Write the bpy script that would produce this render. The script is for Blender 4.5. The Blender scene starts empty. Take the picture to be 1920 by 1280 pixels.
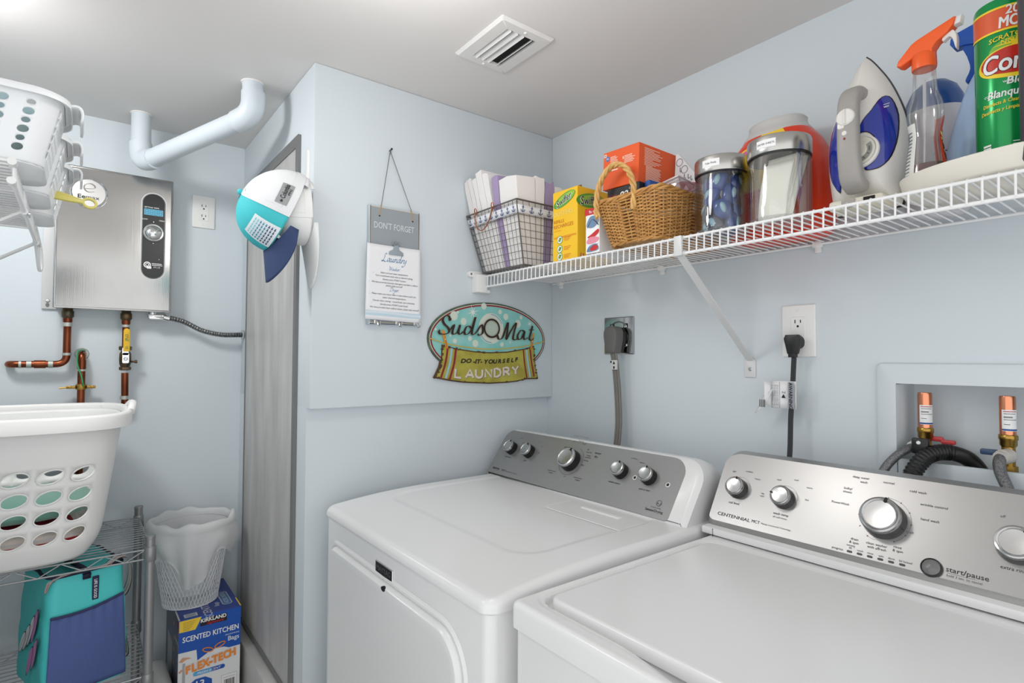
import bpy, bmesh, math, random
from mathutils import Vector, Matrix
from mathutils.geometry import tessellate_polygon
PI = math.pi
random.seed(7)
SC = bpy.context.scene
COL = SC.collection

# ------------------------------------------------------------------ camera
YAW, PITCH, ROLL, FPX = 0.6580040, 0.0294233, 0.0037392, 1050.2416
CAM = Vector((-1.36, -1.5200, 1.33))
def _camera():
    fw = Vector((math.sin(YAW)*math.cos(PITCH), math.cos(YAW)*math.cos(PITCH), math.sin(PITCH)))
    r = Vector((math.cos(YAW), -math.sin(YAW), 0.0))
    u = r.cross(fw)
    r2 = r*math.cos(ROLL) + u*math.sin(ROLL)
    u2 = r2.cross(fw)
    cd = bpy.data.cameras.new('camera'); cd.sensor_width = 36.0; cd.lens = FPX/1920*36.0
    cd.clip_start = 0.02
    co = bpy.data.objects.new('camera', cd); COL.objects.link(co)
    m = Matrix.Identity(4)
    for i in range(3):
        m[i][0] = r2[i]; m[i][1] = u2[i]; m[i][2] = -fw[i]; m[i][3] = CAM[i]
    co.matrix_world = m
    SC.camera = co
_camera()

# ------------------------------------------------------------------ world, lamps, exposure
W = bpy.data.worlds.new('world'); SC.world = W; W.use_nodes = True
W.node_tree.nodes['Background'].inputs[0].default_value = (0.985, 0.995, 1.0, 1)
W.node_tree.nodes['Background'].inputs[1].default_value = 1.45
def area(name, loc, target, size, power, col=(1, 1, 1), sizey=None):
    l = bpy.data.lights.new(name, 'AREA'); l.energy = power; l.color = col
    l.shape = 'RECTANGLE' if sizey else 'DISK'; l.size = size
    if sizey: l.size_y = sizey
    o = bpy.data.objects.new(name, l); COL.objects.link(o)
    o.location = loc
    d = Vector(target) - Vector(loc)
    o.rotation_euler = d.to_track_quat('-Z', 'Y').to_euler()
    return o
def globe(name, loc, rad, power, col):
    l = bpy.data.lights.new(name, 'POINT'); l.energy = power; l.color = col; l.shadow_soft_size = rad
    o = bpy.data.objects.new(name, l); COL.objects.link(o); o.location = loc
    return o
globe('ceiling_globe_lamp', (-0.92, -0.62, 1.95), 0.09, 4.2, (1.0, 0.985, 0.96))
area('left_fill_lamp', (-1.66, 0.08, 2.09), (-1.05, 0.55, 0.75), 0.24, 7.0, (1.0, 0.985, 0.965))  # unseen fill lamp added at left to brighten the back wall, door and bin
SC.view_settings.view_transform = 'Standard'
SC.view_settings.look = 'None'
SC.view_settings.gamma = 1.0
SC.view_settings.exposure = -0.05
SC.view_settings.use_curve_mapping = False

# ------------------------------------------------------------------ materials
def lin(c):
    c = c/255.0
    return c/12.92 if c <= 0.04045 else ((c+0.055)/1.055)**2.4
def rgb(*c):
    if len(c) == 1 and isinstance(c[0], str):
        h = c[0].lstrip('#'); c = tuple(int(h[i:i+2], 16) for i in (0, 2, 4))
    return (lin(c[0]), lin(c[1]), lin(c[2]), 1.0)
_M = {}
def mat(name, col, rough=0.5, metal=0.0, spec=0.5, bump=0.0, bscale=(60, 60, 60), var=0.0, vscale=(8, 8, 8),
        coat=0.0, trans=0.0, alpha=1.0, emit=0.0, sheen=0.0, sss=0.0, col2=None, detail=3.0):
    """principled material, optional noise bump and a noise mix towards col2 (wear, weave, mottling of the thing itself)"""
    if name in _M: return _M[name]
    m = bpy.data.materials.new(name); m.use_nodes = True
    nt = m.node_tree; b = nt.nodes['Principled BSDF']
    c = rgb(col) if isinstance(col, str) else rgb(*col)
    b.inputs['Base Color'].default_value = c
    b.inputs['Roughness'].default_value = rough
    b.inputs['Metallic'].default_value = metal
    b.inputs['Specular IOR Level'].default_value = spec
    b.inputs['Coat Weight'].default_value = coat
    b.inputs['Transmission Weight'].default_value = trans
    b.inputs['Alpha'].default_value = alpha
    if sheen: b.inputs['Sheen Weight'].default_value = sheen
    if emit:
        b.inputs['Emission Color'].default_value = c; b.inputs['Emission Strength'].default_value = emit
    if sss:
        b.inputs['Subsurface Weight'].default_value = sss
        b.inputs['Subsurface Radius'].default_value = (0.01, 0.01, 0.01)
    if bump or var:
        tc = nt.nodes.new('ShaderNodeTexCoord')
    if bump:
        mp = nt.nodes.new('ShaderNodeMapping'); mp.inputs['Scale'].default_value = bscale
        nz = nt.nodes.new('ShaderNodeTexNoise'); nz.inputs['Scale'].default_value = 1.0; nz.inputs['Detail'].default_value = detail
        bp = nt.nodes.new('ShaderNodeBump'); bp.inputs['Strength'].default_value = bump; bp.inputs['Distance'].default_value = 0.002
        nt.links.new(tc.outputs['Object'], mp.inputs['Vector']); nt.links.new(mp.outputs[0], nz.inputs['Vector'])
        nt.links.new(nz.outputs['Fac'], bp.inputs['Height']); nt.links.new(bp.outputs[0], b.inputs['Normal'])
    if var:
        mp = nt.nodes.new('ShaderNodeMapping'); mp.inputs['Scale'].default_value = vscale
        nz = nt.nodes.new('ShaderNodeTexNoise'); nz.inputs['Scale'].default_value = 1.0; nz.inputs['Detail'].default_value = 5.0
        rp = nt.nodes.new('ShaderNodeValToRGB')
        rp.color_ramp.elements[0].position = 0.5-0.5*min(1, 0.35/max(var, .01))*var; rp.color_ramp.elements[1].position = 0.5+0.5*min(1, 0.35/max(var, .01))*var+0.05
        mx = nt.nodes.new('ShaderNodeMix'); mx.data_type = 'RGBA'
        mx.inputs['A'].default_value = c
        c2 = (rgb(col2) if isinstance(col2, str) else rgb(*col2)) if col2 else tuple(x*0.7 for x in c[:3])+(1,)
        mx.inputs['B'].default_value = c2
        nt.links.new(tc.outputs['Object'], mp.inputs['Vector']); nt.links.new(mp.outputs[0], nz.inputs['Vector'])
        nt.links.new(nz.outputs['Fac'], rp.inputs['Fac']); nt.links.new(rp.outputs['Color'], mx.inputs['Factor'])
        nt.links.new(mx.outputs['Result'], b.inputs['Base Color'])
    _M[name] = m
    return m
def clear(name, tint=(255, 255, 255), gloss=0.06, rough=0.03, body=0.0, bodycol=(255, 255, 255)):
    """thin clear glass or plastic: see-through with a fresnel gloss and an optional milky body"""
    if name in _M: return _M[name]
    m = bpy.data.materials.new(name); m.use_nodes = True
    nt = m.node_tree; nt.nodes.clear()
    out = nt.nodes.new('ShaderNodeOutputMaterial')
    tr = nt.nodes.new('ShaderNodeBsdfTransparent'); tr.inputs[0].default_value = rgb(*tint)
    gl = nt.nodes.new('ShaderNodeBsdfGlossy'); gl.inputs['Roughness'].default_value = rough
    lw = nt.nodes.new('ShaderNodeLayerWeight'); lw.inputs['Blend'].default_value = 0.35
    ml = nt.nodes.new('ShaderNodeMath'); ml.operation = 'MULTIPLY_ADD'; ml.inputs[1].default_value = 0.38; ml.inputs[2].default_value = gloss
    nt.links.new(lw.outputs['Fresnel'], ml.inputs[0])
    mx = nt.nodes.new('ShaderNodeMixShader')
    nt.links.new(ml.outputs[0], mx.inputs[0]); 
    base = tr.outputs[0]
    if body:
        df = nt.nodes.new('ShaderNodeBsdfDiffuse'); df.inputs[0].default_value = rgb(*bodycol)
        m2 = nt.nodes.new('ShaderNodeMixShader'); m2.inputs[0].default_value = body
        nt.links.new(tr.outputs[0], m2.inputs[1]); nt.links.new(df.outputs[0], m2.inputs[2]); base = m2.outputs[0]
    nt.links.new(base, mx.inputs[1]); nt.links.new(gl.outputs[0], mx.inputs[2])
    nt.links.new(mx.outputs[0], out.inputs[0])
    _M[name] = m
    return m

# ------------------------------------------------------------------ mesh building
def V3(*a): return Vector(a)
class Fr:
    """a local frame: (u, v, w) -> world point; w is the outward normal"""
    def __init__(s, o, u, v, w=None):
        s.o = Vector(o); s.u = Vector(u).normalized(); s.v = Vector(v).normalized()
        s.w = Vector(w).normalized() if w else s.u.cross(s.v)
    def __call__(s, u, v, w=0.0): return s.o + s.u*u + s.v*v + s.w*w
    def at(s, u, v, w=0.0, ang=0.0):
        f = Fr(s(u, v, w), s.u*math.cos(ang)+s.v*math.sin(ang), s.v*math.cos(ang)-s.u*math.sin(ang), s.w); return f
def right_wall(x=0.0): return Fr((x, 0, 0), (0, -1, 0), (0, 0, 1), (-1, 0, 0))     # u = -y, v = z
def back_wall(y=0.0): return Fr((0, y, 0), (1, 0, 0), (0, 0, 1), (0, -1, 0))       # u = x, v = z
def flat(z=0.0): return Fr((0, 0, z), (1, 0, 0), (0, 1, 0), (0, 0, 1))

class MB:
    def __init__(s): s.v = []; s.f = []; s.m = []
    def add(s, vs, fs, mi=0):
        n = len(s.v); s.v += [tuple(p) for p in vs]; s.f += [tuple(i+n for i in f) for f in fs]; s.m += [mi]*len(fs)
        return s
    def bm(s, b, mi=0, fn=None):
        b.verts.index_update()
        s.add([fn(v.co) if fn else v.co for v in b.verts], [[v.index for v in f.verts] for f in b.faces], mi); b.free(); return s
    def box(s, lo, hi, mi=0, bev=0.0, seg=2, fr=None):
        b = bmesh.new(); bmesh.ops.create_cube(b, size=1.0)
        lo = Vector(lo); hi = Vector(hi)
        for v in b.verts: v.co = Vector((lo[i] + (v.co[i]+0.5)*(hi[i]-lo[i]) for i in range(3)))
        if bev: bmesh.ops.bevel(b, geom=b.edges[:], offset=bev, segments=seg, profile=0.5, affect='EDGES')
        return s.bm(b, mi, (lambda c: fr(c.x, c.y, c.z)) if fr else None)
    def prism(s, poly, w0, w1, fr, mi=0, bev=0.0, seg=2, back=True):
        """extrude a 2-D outline from w0 to w1 (front, optionally bevelled)"""
        n = len(poly); rings = [[(p[0], p[1], w0) for p in poly]]
        if bev:
            ins = inset(poly, bev)
            for k in range(seg+1):
                a = k/seg*PI/2; t = 1-math.cos(a); h = math.sin(a)
                rings.append([(p[0]+(q[0]-p[0])*t, p[1]+(q[1]-p[1])*t, w1-bev*(1 if w1 > w0 else -1)*(1-h)) for p, q in zip(poly, ins)])
        else: rings.append([(p[0], p[1], w1) for p in poly])
        vs = [fr(*p) for r in rings for p in r]; fs = []
        for k in range(len(rings)-1):
            for i in range(n):
                j = (i+1) % n; fs.append((k*n+i, k*n+j, (k+1)*n+j, (k+1)*n+i))
        k0 = (len(rings)-1)*n
        fs += [tuple(k0+i for i in f) for f in capfaces([(p[0], p[1]) for p in rings[-1]])]
        if back: fs += [tuple(reversed(f)) for f in capfaces(poly)]
        return s.add(vs, fs, mi)
    def face(s, poly, fr, w=0.0, mi=0):
        return s.add([fr(p[0], p[1], w) for p in poly], capfaces(poly), mi)
    def loft(s, rings, mi=0, closed=True, cap0=True, cap1=True):
        n = len(rings[0]); vs = [p for r in rings for p in r]; fs = []
        for k in range(len(rings)-1):
            for i in range(n if closed else n-1):
                j = (i+1) % n; fs.append((k*n+i, k*n+j, (k+1)*n+j, (k+1)*n+i))
        if closed and cap0: fs.append(tuple(reversed(range(n))))
        if closed and cap1: fs.append(tuple(range((len(rings)-1)*n, len(rings)*n)))
        return s.add(vs, fs, mi)
    def lathe(s, prof, fr, seg=32, mi=0, cap0=True, cap1=True):
        """profile of (radius, height) turned about fr's w axis"""
        rings = [[fr(r*math.cos(2*PI*i/seg), r*math.sin(2*PI*i/seg), h) for i in range(seg)] for r, h in prof]
        return s.loft(rings, mi, True, cap0, cap1)
    def grid(s, fn, nu, nv, mi=0, cu=False):
        vs = [fn(i/nu, j/nv) for j in range(nv+1) for i in range(nu if cu else nu+1)]
        w = nu if cu else nu+1; fs = []
        for j in range(nv):
            for i in range(nu):
                a = j*w+i; b2 = j*w+(i+1) % w; fs.append((a, b2, b2+w, a+w))
        return s.add(vs, fs, mi)
    def tube(s, pts, r, sides=8, mi=0, closed=False, caps=True, flat_=1.0):
        pts = [Vector(p) for p in pts]; n = len(pts)
        rr = r if isinstance(r, (list, tuple)) else [r]*n
        ts = []
        for i in range(n):
            a = pts[i-1] if (i > 0 or closed) else pts[i]; b = pts[(i+1) % n] if (i < n-1 or closed) else pts[i]
            t = (b-a); ts.append(t.normalized() if t.length > 1e-9 else Vector((0, 0, 1)))
        up = Vector((0, 0, 1)) if abs(ts[0].z) < 0.9 else Vector((1, 0, 0))
        nrm = (up - ts[0]*up.dot(ts[0])).normalized(); rings = []
        for i in range(n):
            if i:
                nrm = nrm - ts[i]*nrm.dot(ts[i])
                nrm = nrm.normalized() if nrm.length > 1e-6 else Vector((1, 0, 0))
            bn = ts[i].cross(nrm)
            rings.append([pts[i] + (nrm*math.cos(2*PI*k/sides) + bn*math.sin(2*PI*k/sides)*flat_)*rr[i] for k in range(sides)])
        if closed: rings.append(rings[0])
        return s.loft(rings, mi, True, caps and not closed, caps and not closed)
    def sphere(s, c, r, mi=0, seg=16, rings=8, sc=(1, 1, 1)):
        c = Vector(c); R = [[c+Vector((math.sin(PI*k/rings)*math.cos(2*PI*i/seg)*r*sc[0], math.sin(PI*k/rings)*math.sin(2*PI*i/seg)*r*sc[1], math.cos(PI*k/rings)*r*sc[2])) for i in range(seg)] for k in range(rings, -1, -1)]
        return s.loft(R, mi)
    def text(s, t, size, fr, u, v, mi=0, al='C', shear=0.0, bold=0.0, w=0.0005, sx=1.0, ang=0.0, vc=True):
        vs, fs, x0, x1, y0, y1 = glyphs(t, shear, 0.0)
        k = size/0.72; ox = {'C': -(x0+x1)/2, 'L': -x0, 'R': -x1}[al]; oy = -0.36 if vc else 0.0
        ca, sa = math.cos(ang), math.sin(ang)
        # heavier weights are several impressions a hair apart
        n = 0 if bold <= 0.004 else (4 if bold < 0.025 else 8)
        for i, (dx, dy) in enumerate([(0, 0)]+[(bold*0.62*math.cos(2*PI*j/n), bold*0.62*math.sin(2*PI*j/n)) for j in range(n)]):
            def q(p):
                a = ((p[0]+ox)*sx+dx)*k; b = (p[1]+oy+dy)*k
                return fr(u+a*ca-b*sa, v+a*sa+b*ca, w+i*6e-6)
            s.add([q(p) for p in vs], fs, mi)
        return s
    def pen(s, pts, fr, w=0.002, nib=0.7, mi=0, off=0.0006, thin=0.25, sub=6, smooth=True):
        """broad-nib pen stroke along 2-D points"""
        P = [Vector((p[0], p[1])) for p in pts]
        if smooth: P = catmull(P, sub)
        nb = Vector((math.cos(nib), math.sin(nib)))*w*0.5; L = []; R = []
        for i, p in enumerate(P):
            t = P[min(i+1, len(P)-1)]-P[max(i-1, 0)]
            t = t.normalized() if t.length > 1e-9 else Vector((1, 0))
            nn = Vector((-t.y, t.x))
            h = max(abs(nb.dot(nn)), w*0.5*thin)
            L.append(p+nn*h); R.append(p-nn*h)
        n = len(P)
        vs = [fr(p.x, p.y, off+i*3e-6) for i, p in list(enumerate(L))+list(enumerate(R))]
        return s.add(vs, [(i, i+1, n+i+1, n+i) for i in range(n-1)], mi)

def capfaces(poly):
    n = len(poly); sg = 0; convex = True
    for i in range(n):
        a, b, c = poly[i-1], poly[i], poly[(i+1) % n]; x = (b[0]-a[0])*(c[1]-b[1])-(b[1]-a[1])*(c[0]-b[0])
        if abs(x) > 1e-12:
            if sg and x*sg < 0: convex = False
            sg = 1 if x > 0 else -1
    if convex: return [tuple(range(n))]
    return [tuple(t) for t in tessellate_polygon([[Vector((p[0], p[1], 0)) for p in poly]])]
def catmull(P, sub=6, closed=False):
    P = list(P); n = len(P); out = []
    for i in range(n if closed else n-1):
        p0 = P[(i-1) % n] if (closed or i) else P[0]; p1 = P[i]; p2 = P[(i+1) % n]
        p3 = P[(i+2) % n] if (closed or i+2 < n) else P[-1]
        for k in range(sub):
            t = k/sub
            out.append(0.5*((2*p1)+(p2-p0)*t+(2*p0-5*p1+4*p2-p3)*t*t+(3*p1-p0-3*p2+p3)*t*t*t))
    if not closed: out.append(P[-1])
    return out
def smoothpath(pts, sub=6, closed=False): return catmull([Vector(p) for p in pts], sub, closed)
def inset(poly, d):
    n = len(poly); A = sum(poly[i][0]*poly[(i+1) % n][1]-poly[(i+1) % n][0]*poly[i][1] for i in range(n)); sg = 1 if A > 0 else -1
    out = []
    for i in range(n):
        p = Vector(poly[i]); a = Vector(poly[i-1]); b = Vector(poly[(i+1) % n])
        e1 = (p-a); e2 = (b-p)
        e1 = e1.normalized() if e1.length > 1e-9 else Vector((1, 0)); e2 = e2.normalized() if e2.length > 1e-9 else e1
        n1 = Vector((-e1.y, e1.x))*sg; n2 = Vector((-e2.y, e2.x))*sg
        m = n1+n2; m = m.normalized() if m.length > 1e-6 else n1
        k = d/max(0.35, m.dot(n1)); out.append((p.x+m.x*k, p.y+m.y*k))
    return out
def rrect(u0, v0, u1, v1, r, n=5):
    """rounded rectangle outline, counter-clockwise; r is one radius or four (lower left, lower right, upper right, upper left)"""
    R = r if isinstance(r, (list, tuple)) else [r]*4; out = []
    for (cx, cy, rr, a0) in ((u0+R[0], v0+R[0], R[0], PI), (u1-R[1], v0+R[1], R[1], 1.5*PI), (u1-R[2], v1-R[2], R[2], 0), (u0+R[3], v1-R[3], R[3], .5*PI)):
        if rr < 1e-6: out.append((cx, cy)); continue
        for k in range(n+1): a = a0+k/n*PI/2; out.append((cx+rr*math.cos(a), cy+rr*math.sin(a)))
    return out
def ell(cu, cv, ru, rv, n=32, a0=0.0): return [(cu+ru*math.cos(a0+2*PI*i/n), cv+rv*math.sin(a0+2*PI*i/n)) for i in range(n)]
_G = {}
def glyphs(t, shear, bold):
    key = (t, shear, bold)
    if key not in _G:
        cu = bpy.data.curves.new('lettering', 'FONT'); cu.body = t; cu.resolution_u = 2 if len(t) > 10 else 4; cu.shear = shear; cu.offset = bold
        ob = bpy.data.objects.new('lettering', cu)
        me = bpy.data.meshes.new_from_object(ob)
        vs = [tuple(v.co) for v in me.vertices]; fs = [tuple(p.vertices) for p in me.polygons]
        xs = [p[0] for p in vs] or [0]; ys = [p[1] for p in vs] or [0]
        _G[key] = (vs, fs, min(xs), max(xs), min(ys), max(ys))
        bpy.data.objects.remove(ob); bpy.data.meshes.remove(me); bpy.data.curves.remove(cu)
    return _G[key]
def obj(name, mb, mats, parent=None, local=False, angle=38, label=None, solid=0.0, subd=0):
    me = bpy.data.meshes.new(name); me.from_pydata(mb.v, [], mb.f)
    for m in (mats if isinstance(mats, (list, tuple)) else [mats]): me.materials.append(m)
    me.polygons.foreach_set('material_index', mb.m)
    b = bmesh.new(); b.from_mesh(me); bmesh.ops.recalc_face_normals(b, faces=b.faces[:]); b.to_mesh(me); b.free()
    me.polygons.foreach_set('use_smooth', [True]*len(me.polygons))
    me.set_sharp_from_angle(angle=math.radians(angle))
    o = bpy.data.objects.new(name, me); COL.objects.link(o)
    if parent:
        o.parent = parent
        if not local: o.matrix_parent_inverse = WORLD[parent.name].inverted()
    WORLD[o.name] = Matrix.Identity(4) if not local or not parent else WORLD[parent.name].copy()
    if solid:
        s = o.modifiers.new('thickness', 'SOLIDIFY'); s.thickness = solid; s.offset = -1
    if subd:
        s = o.modifiers.new('rounding', 'SUBSURF'); s.levels = subd; s.render_levels = subd
    if label: o['label'] = label
    return o
WORLD = {}
def thing(name, label, cat, loc=(0, 0, 0), rotz=0.0, group=None, mtx=None):
    o = bpy.data.objects.new(name, None); COL.objects.link(o); o.empty_display_size = 0.05
    m = mtx if mtx else Matrix.Translation(Vector(loc)) @ Matrix.Rotation(rotz, 4, 'Z')
    o.matrix_world = m; WORLD[o.name] = m.copy()
    o['label'] = label; o['category'] = cat
    if group: o['group'] = group
    return o
def tag(o, label, cat, group=None, kind=None):
    o['label'] = label; o['category'] = cat
    if group: o['group'] = group
    if kind: o['kind'] = kind
    return o
def struct(name, mb, m, angle=30):
    o = obj(name, mb, m, angle=angle); o['kind'] = 'structure'; return o
def dup(root, mtx, label=None):
    r = root.copy(); COL.objects.link(r); r.matrix_world = mtx; WORLD[r.name] = mtx.copy()
    if label: r['label'] = label
    for ch in root.children:
        c = ch.copy(); COL.objects.link(c); c.parent = r; c.matrix_parent_inverse = ch.matrix_parent_inverse.copy(); WORLD[c.name] = mtx.copy()
        for g in ch.children:
            d = g.copy(); COL.objects.link(d); d.parent = c; d.matrix_parent_inverse = g.matrix_parent_inverse.copy()
    return r
def at(loc, rz=0.0): return Matrix.Translation(Vector(loc)) @ Matrix.Rotation(rz, 4, 'Z')
def screw(mb, fr, u, v, r=0.004, h=0.002, mi=0):
    f = fr.at(u, v); mb.lathe([(r, 0), (r, h*0.5), (r*0.75, h), (r*0.2, h*0.9)], f, 12, mi)

# shared finishes
WALL = mat('pale blue wall paint', (209, 217, 222), 0.55, bump=0.03, bscale=(25, 25, 25), spec=0.3)
CEIL = mat('flat white ceiling paint', (224, 221, 219), 0.85, bump=0.05, bscale=(30, 30, 30), spec=0.2)
ENAMEL = mat('white appliance enamel', (228, 228, 228), 0.22, spec=0.5)
PLASTIC = mat('white plastic', (232, 232, 230), 0.38)
WIRE = mat('white vinyl coated wire', (236, 236, 236), 0.35)
CHROME = mat('chrome', (215, 215, 215), 0.12, 1.0)
STEEL = mat('brushed steel', (178, 177, 176), 0.34, 1.0, bump=0.025, bscale=(4, 40, 1400))
STEELH = mat('brushed steel sheet', (200, 199, 197), 0.33, 1.0, bump=0.05, bscale=(500, 4, 4))
BLACK = mat('black plastic', (20, 20, 21), 0.4)
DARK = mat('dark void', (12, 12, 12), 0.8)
INK = mat('dark grey print', (45, 46, 48), 0.6)
INKB = mat('black print', (18, 18, 18), 0.6)
WHITEINK = mat('white print', (238, 238, 236), 0.6)
GREYINK = mat('grey print', (110, 112, 115), 0.6)
PAPER = mat('white paper', (240, 240, 240), 0.8)
COPPER = mat('aged copper', (150, 84, 58), 0.32, 1.0, var=0.9, vscale=(30, 30, 12), col2=(86, 44, 30))
NEWCOPPER = mat('bright copper', (226, 150, 116), 0.25, 1.0)
BRASS = mat('brass', (176, 140, 70), 0.3, 1.0)
SOLDER = mat('solder and flux residue', (185, 190, 184), 0.5, 0.6)
# ================================================================== the room
ZC = 2.135
mb = MB()
# right wall with the recess for the washer supply box
RY0, RY1, RZ0, RZ1 = -1.45, -1.083, 1.06, 1.28
for lo, hi in (((0, RY1, 0), (0.14, 0.95, ZC)), ((0, -2.3, 0), (0.14, RY0, ZC)), ((0, RY0, RZ1), (0.14, RY1, ZC)), ((0, RY0, 0), (0.14, RY1, RZ0)), ((0.10, RY0, RZ0), (0.14, RY1, RZ1))):
    mb.box(lo, hi)
struct('wall_right', mb, WALL)
struct('wall_back', MB().box((-1.92, 0.815, 0), (0.0, 0.95, ZC)), WALL)
struct('wall_left', MB().box((-1.92, -0.66, 0), (-1.78, 0.815, ZC)), WALL)  # unseen wall cut short; opening added so world light fills from the left
struct('ceiling', MB().box((-1.92, -2.3, ZC), (0.14, 0.95, ZC+0.1)), CEIL)
FLOOR = mat('pale grey floor tile', (206, 204, 200), 0.35, var=0.5, vscale=(6, 6, 6), col2=(190, 188, 184))
struct('floor', MB().box((-1.92, -2.3, -0.1), (0.14, 0.95, 0)), FLOOR)
mb = MB(); mb.box((-0.868, 0.0, 1.19), (0.0, 0.815, ZC), bev=0.004, seg=2); mb.box((-0.868, 0.03, 0), (0.0, 0.815, 1.192))
struct('wall_column', mb, WALL)
mb = MB(); mb.box((-0.905, -0.25, 0), (-0.8685, 0.812, 0.365), bev=0.004)
CURB = mat('white curb stone', (206, 205, 202), 0.4, var=0.5, vscale=(9, 9, 9), col2=(188, 186, 182))
struct('trim_1', mb, CURB)

# ------------------------------------------------------------------ ceiling vent
t = thing('ceiling_vent', 'white square air vent with angled louvres in the ceiling', 'vent', (-0.51, -0.38, ZC))
VENT = mat('white painted vent metal', (226, 225, 223), 0.4)
F = Fr((-0.51, -0.38, ZC), (1, 0, 0), (0, -1, 0), (0, 0, -1))
mb = MB(); ou = rrect(-0.082, -0.106, 0.082, 0.106, 0.004, 3); inn = rrect(-0.046, -0.077, 0.046, 0.077, 0.001, 3)
ou2 = rrect(-0.076, -0.100, 0.076, 0.100, 0.004, 3)
mb.loft([[F(*p, 0.0005) for p in ou], [F(*p, 0.003) for p in ou], [F(*p, 0.009) for p in ou2], [F(*p, 0.0095) for p in inn], [F(*p, 0.001) for p in inn]], 0, True, False, False)
obj('frame', mb, VENT, t)
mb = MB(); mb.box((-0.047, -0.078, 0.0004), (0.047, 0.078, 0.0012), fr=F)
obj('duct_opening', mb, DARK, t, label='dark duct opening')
for i, a in enumerate((62, 55, 55, -55)):
    u = (-0.036, -0.016, 0.003, 0.034)[i]; mb = MB()
    g = Fr(F(u, 0, 0.0062), F.u*math.cos(math.radians(a))+F.w*math.sin(math.radians(a)), F.v)
    mb.box((-0.0065, -0.0765, -0.0005), (0.0065, 0.0765, 0.0005), fr=g)
    mb.tube([g(-0.0065, -0.0765, 0), g(-0.0065, 0.0765, 0)], 0.001, 6)
    obj('louvre', mb, VENT, t)
for v in (-0.090, 0.090):
    mb = MB(); screw(mb, F.at(0.0, v, 0.009), 0, 0, 0.004, 0.003); obj('screw', mb, VENT, t)

# ------------------------------------------------------------------ painted drain pipe under the ceiling
PIPEP = mat('pale painted pvc pipe', (205, 213, 219), 0.42)
t = thing('drain_pipe', 'fat pale painted pvc drain pipe bending down from the ceiling', 'pipe', (-1.21, 0.66, ZC))
pA = Vector((-1.212, 0.69, ZC)); pB = Vector((-1.212, 0.675, 1.965)); pC = Vector((-0.972, 0.215, 2.035)); pD = Vector((-0.972, 0.235, ZC))
r = 0.0285
def bend(a, b, c, rad, n=8):
    d1 = (a-b).normalized(); d2 = (c-b).normalized(); out = []
    p0 = b+d1*rad; p2 = b+d2*rad
    for k in range(n+1):
        s = k/n; out.append(p0*(1-s)**2+b*2*s*(1-s)+p2*s*s)
    return out
b1 = bend(pA, pB, pC, 0.05); b2 = bend(pB, pC, pD, 0.05)
obj('pipe', MB().tube([pA]+b1+b2+[pD], r, 28), PIPEP, t)
for bb in (b1, b2):
    a0 = bb[0]+(bb[0]-bb[1]).normalized()*0.018; a1 = bb[-1]+(bb[-1]-bb[-2]).normalized()*0.018
    obj('elbow', MB().tube([a0]+bb+[a1], r+0.0042, 28), PIPEP, t)
for p in (pA, pD):
    mb = MB(); mb.lathe([(0.026, 0), (0.0315, 0.0), (0.0305, 0.003), (0.0285, 0.004)], Fr((p.x, p.y, ZC), (1, 0, 0), (0, -1, 0), (0, 0, -1)), 28)
    obj('caulk_collar', mb, CEIL, t, label='rough caulked ceiling joint')

# ------------------------------------------------------------------ tankless water heater
HY = 0.74
HST = mat('brushed stainless heater cover', (184, 183, 181), 0.16, 1.0, bump=0.05, bscale=(500, 5, 5), var=0.25, vscale=(3, 3, 2), col2=(164, 163, 162))
HGRY = mat('grey enamelled heater body', (206, 206, 206), 0.4)
F = back_wall(HY)
t = thing('water_heater', 'flat stainless tankless water heater on the blue back wall', 'water heater', (-1.27, 0.815, 1.48))
obj('body', MB().box((-1.424, HY+0.008, 1.486), (-1.116, 0.813, 1.938), bev=0.003), HGRY, t)
mb = MB(); mb.prism(rrect(-1.429, 1.482, -1.110, 1.942, 0.004, 3), -0.010, 0.0, F, 0, 0.003, 2)
mb.prism(rrect(-1.423, 1.488, -1.116, 1.936, 0.002, 2), 0.0, 0.0012, F, 0, 0.001, 1)
obj('cover', mb, HST, t)
mb = MB(); mb.box((-1.458, 0.806, 1.482), (-1.42, 0.814, 1.93), bev=0.001)
fl = obj('mounting_flange', mb, HGRY, t)
mb = MB(); screw(mb, back_wall(0.806), -1.443, 1.508, 0.006, 0.003); mb.face(ell(-1.443, 1.494, 0.005, 0.007, 16), back_wall(0.806), 0.0004, 1)
obj('screw', mb, [CHROME, GREYINK], fl)
bd = F.at(-1.345, 1.857, 0.0012)
mb = MB(); mb.lathe([(0.050, 0), (0.050, 0.004), (0.046, 0.006), (0.043, 0.004)], bd, 40, 0, True, False); mb.lathe([(0.043, 0.004), (0.02, 0.0045), (0.0005, 0.0046)], bd, 40, 1, False, True)
bg = obj('badge', mb, [CHROME, mat('satin badge', (216, 215, 213), 0.3, 1.0)], t, label='round chrome badge')
mb = MB(); mb.text('Ee', 0.0125, bd, -0.0095, -0.013, 0, 'R', sx=1.25, w=0.0054, bold=0.035); mb.text('max', 0.0125, bd, -0.0080, -0.013, 0, 'L', sx=1.25, w=0.0054)
mb.pen([(-0.014, 0.012), (0.012, 0.016), (0.014, 0.025), (0.002, 0.031), (-0.011, 0.024), (-0.012, 0.011), (-0.002, 0.003), (0.014, 0.006)], bd, 0.0045, 0.5, 1, 0.0052)
obj('lettering', mb, [INKB, mat('embossed grey', (140, 140, 140), 0.3, 0.8)], bg)
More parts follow.
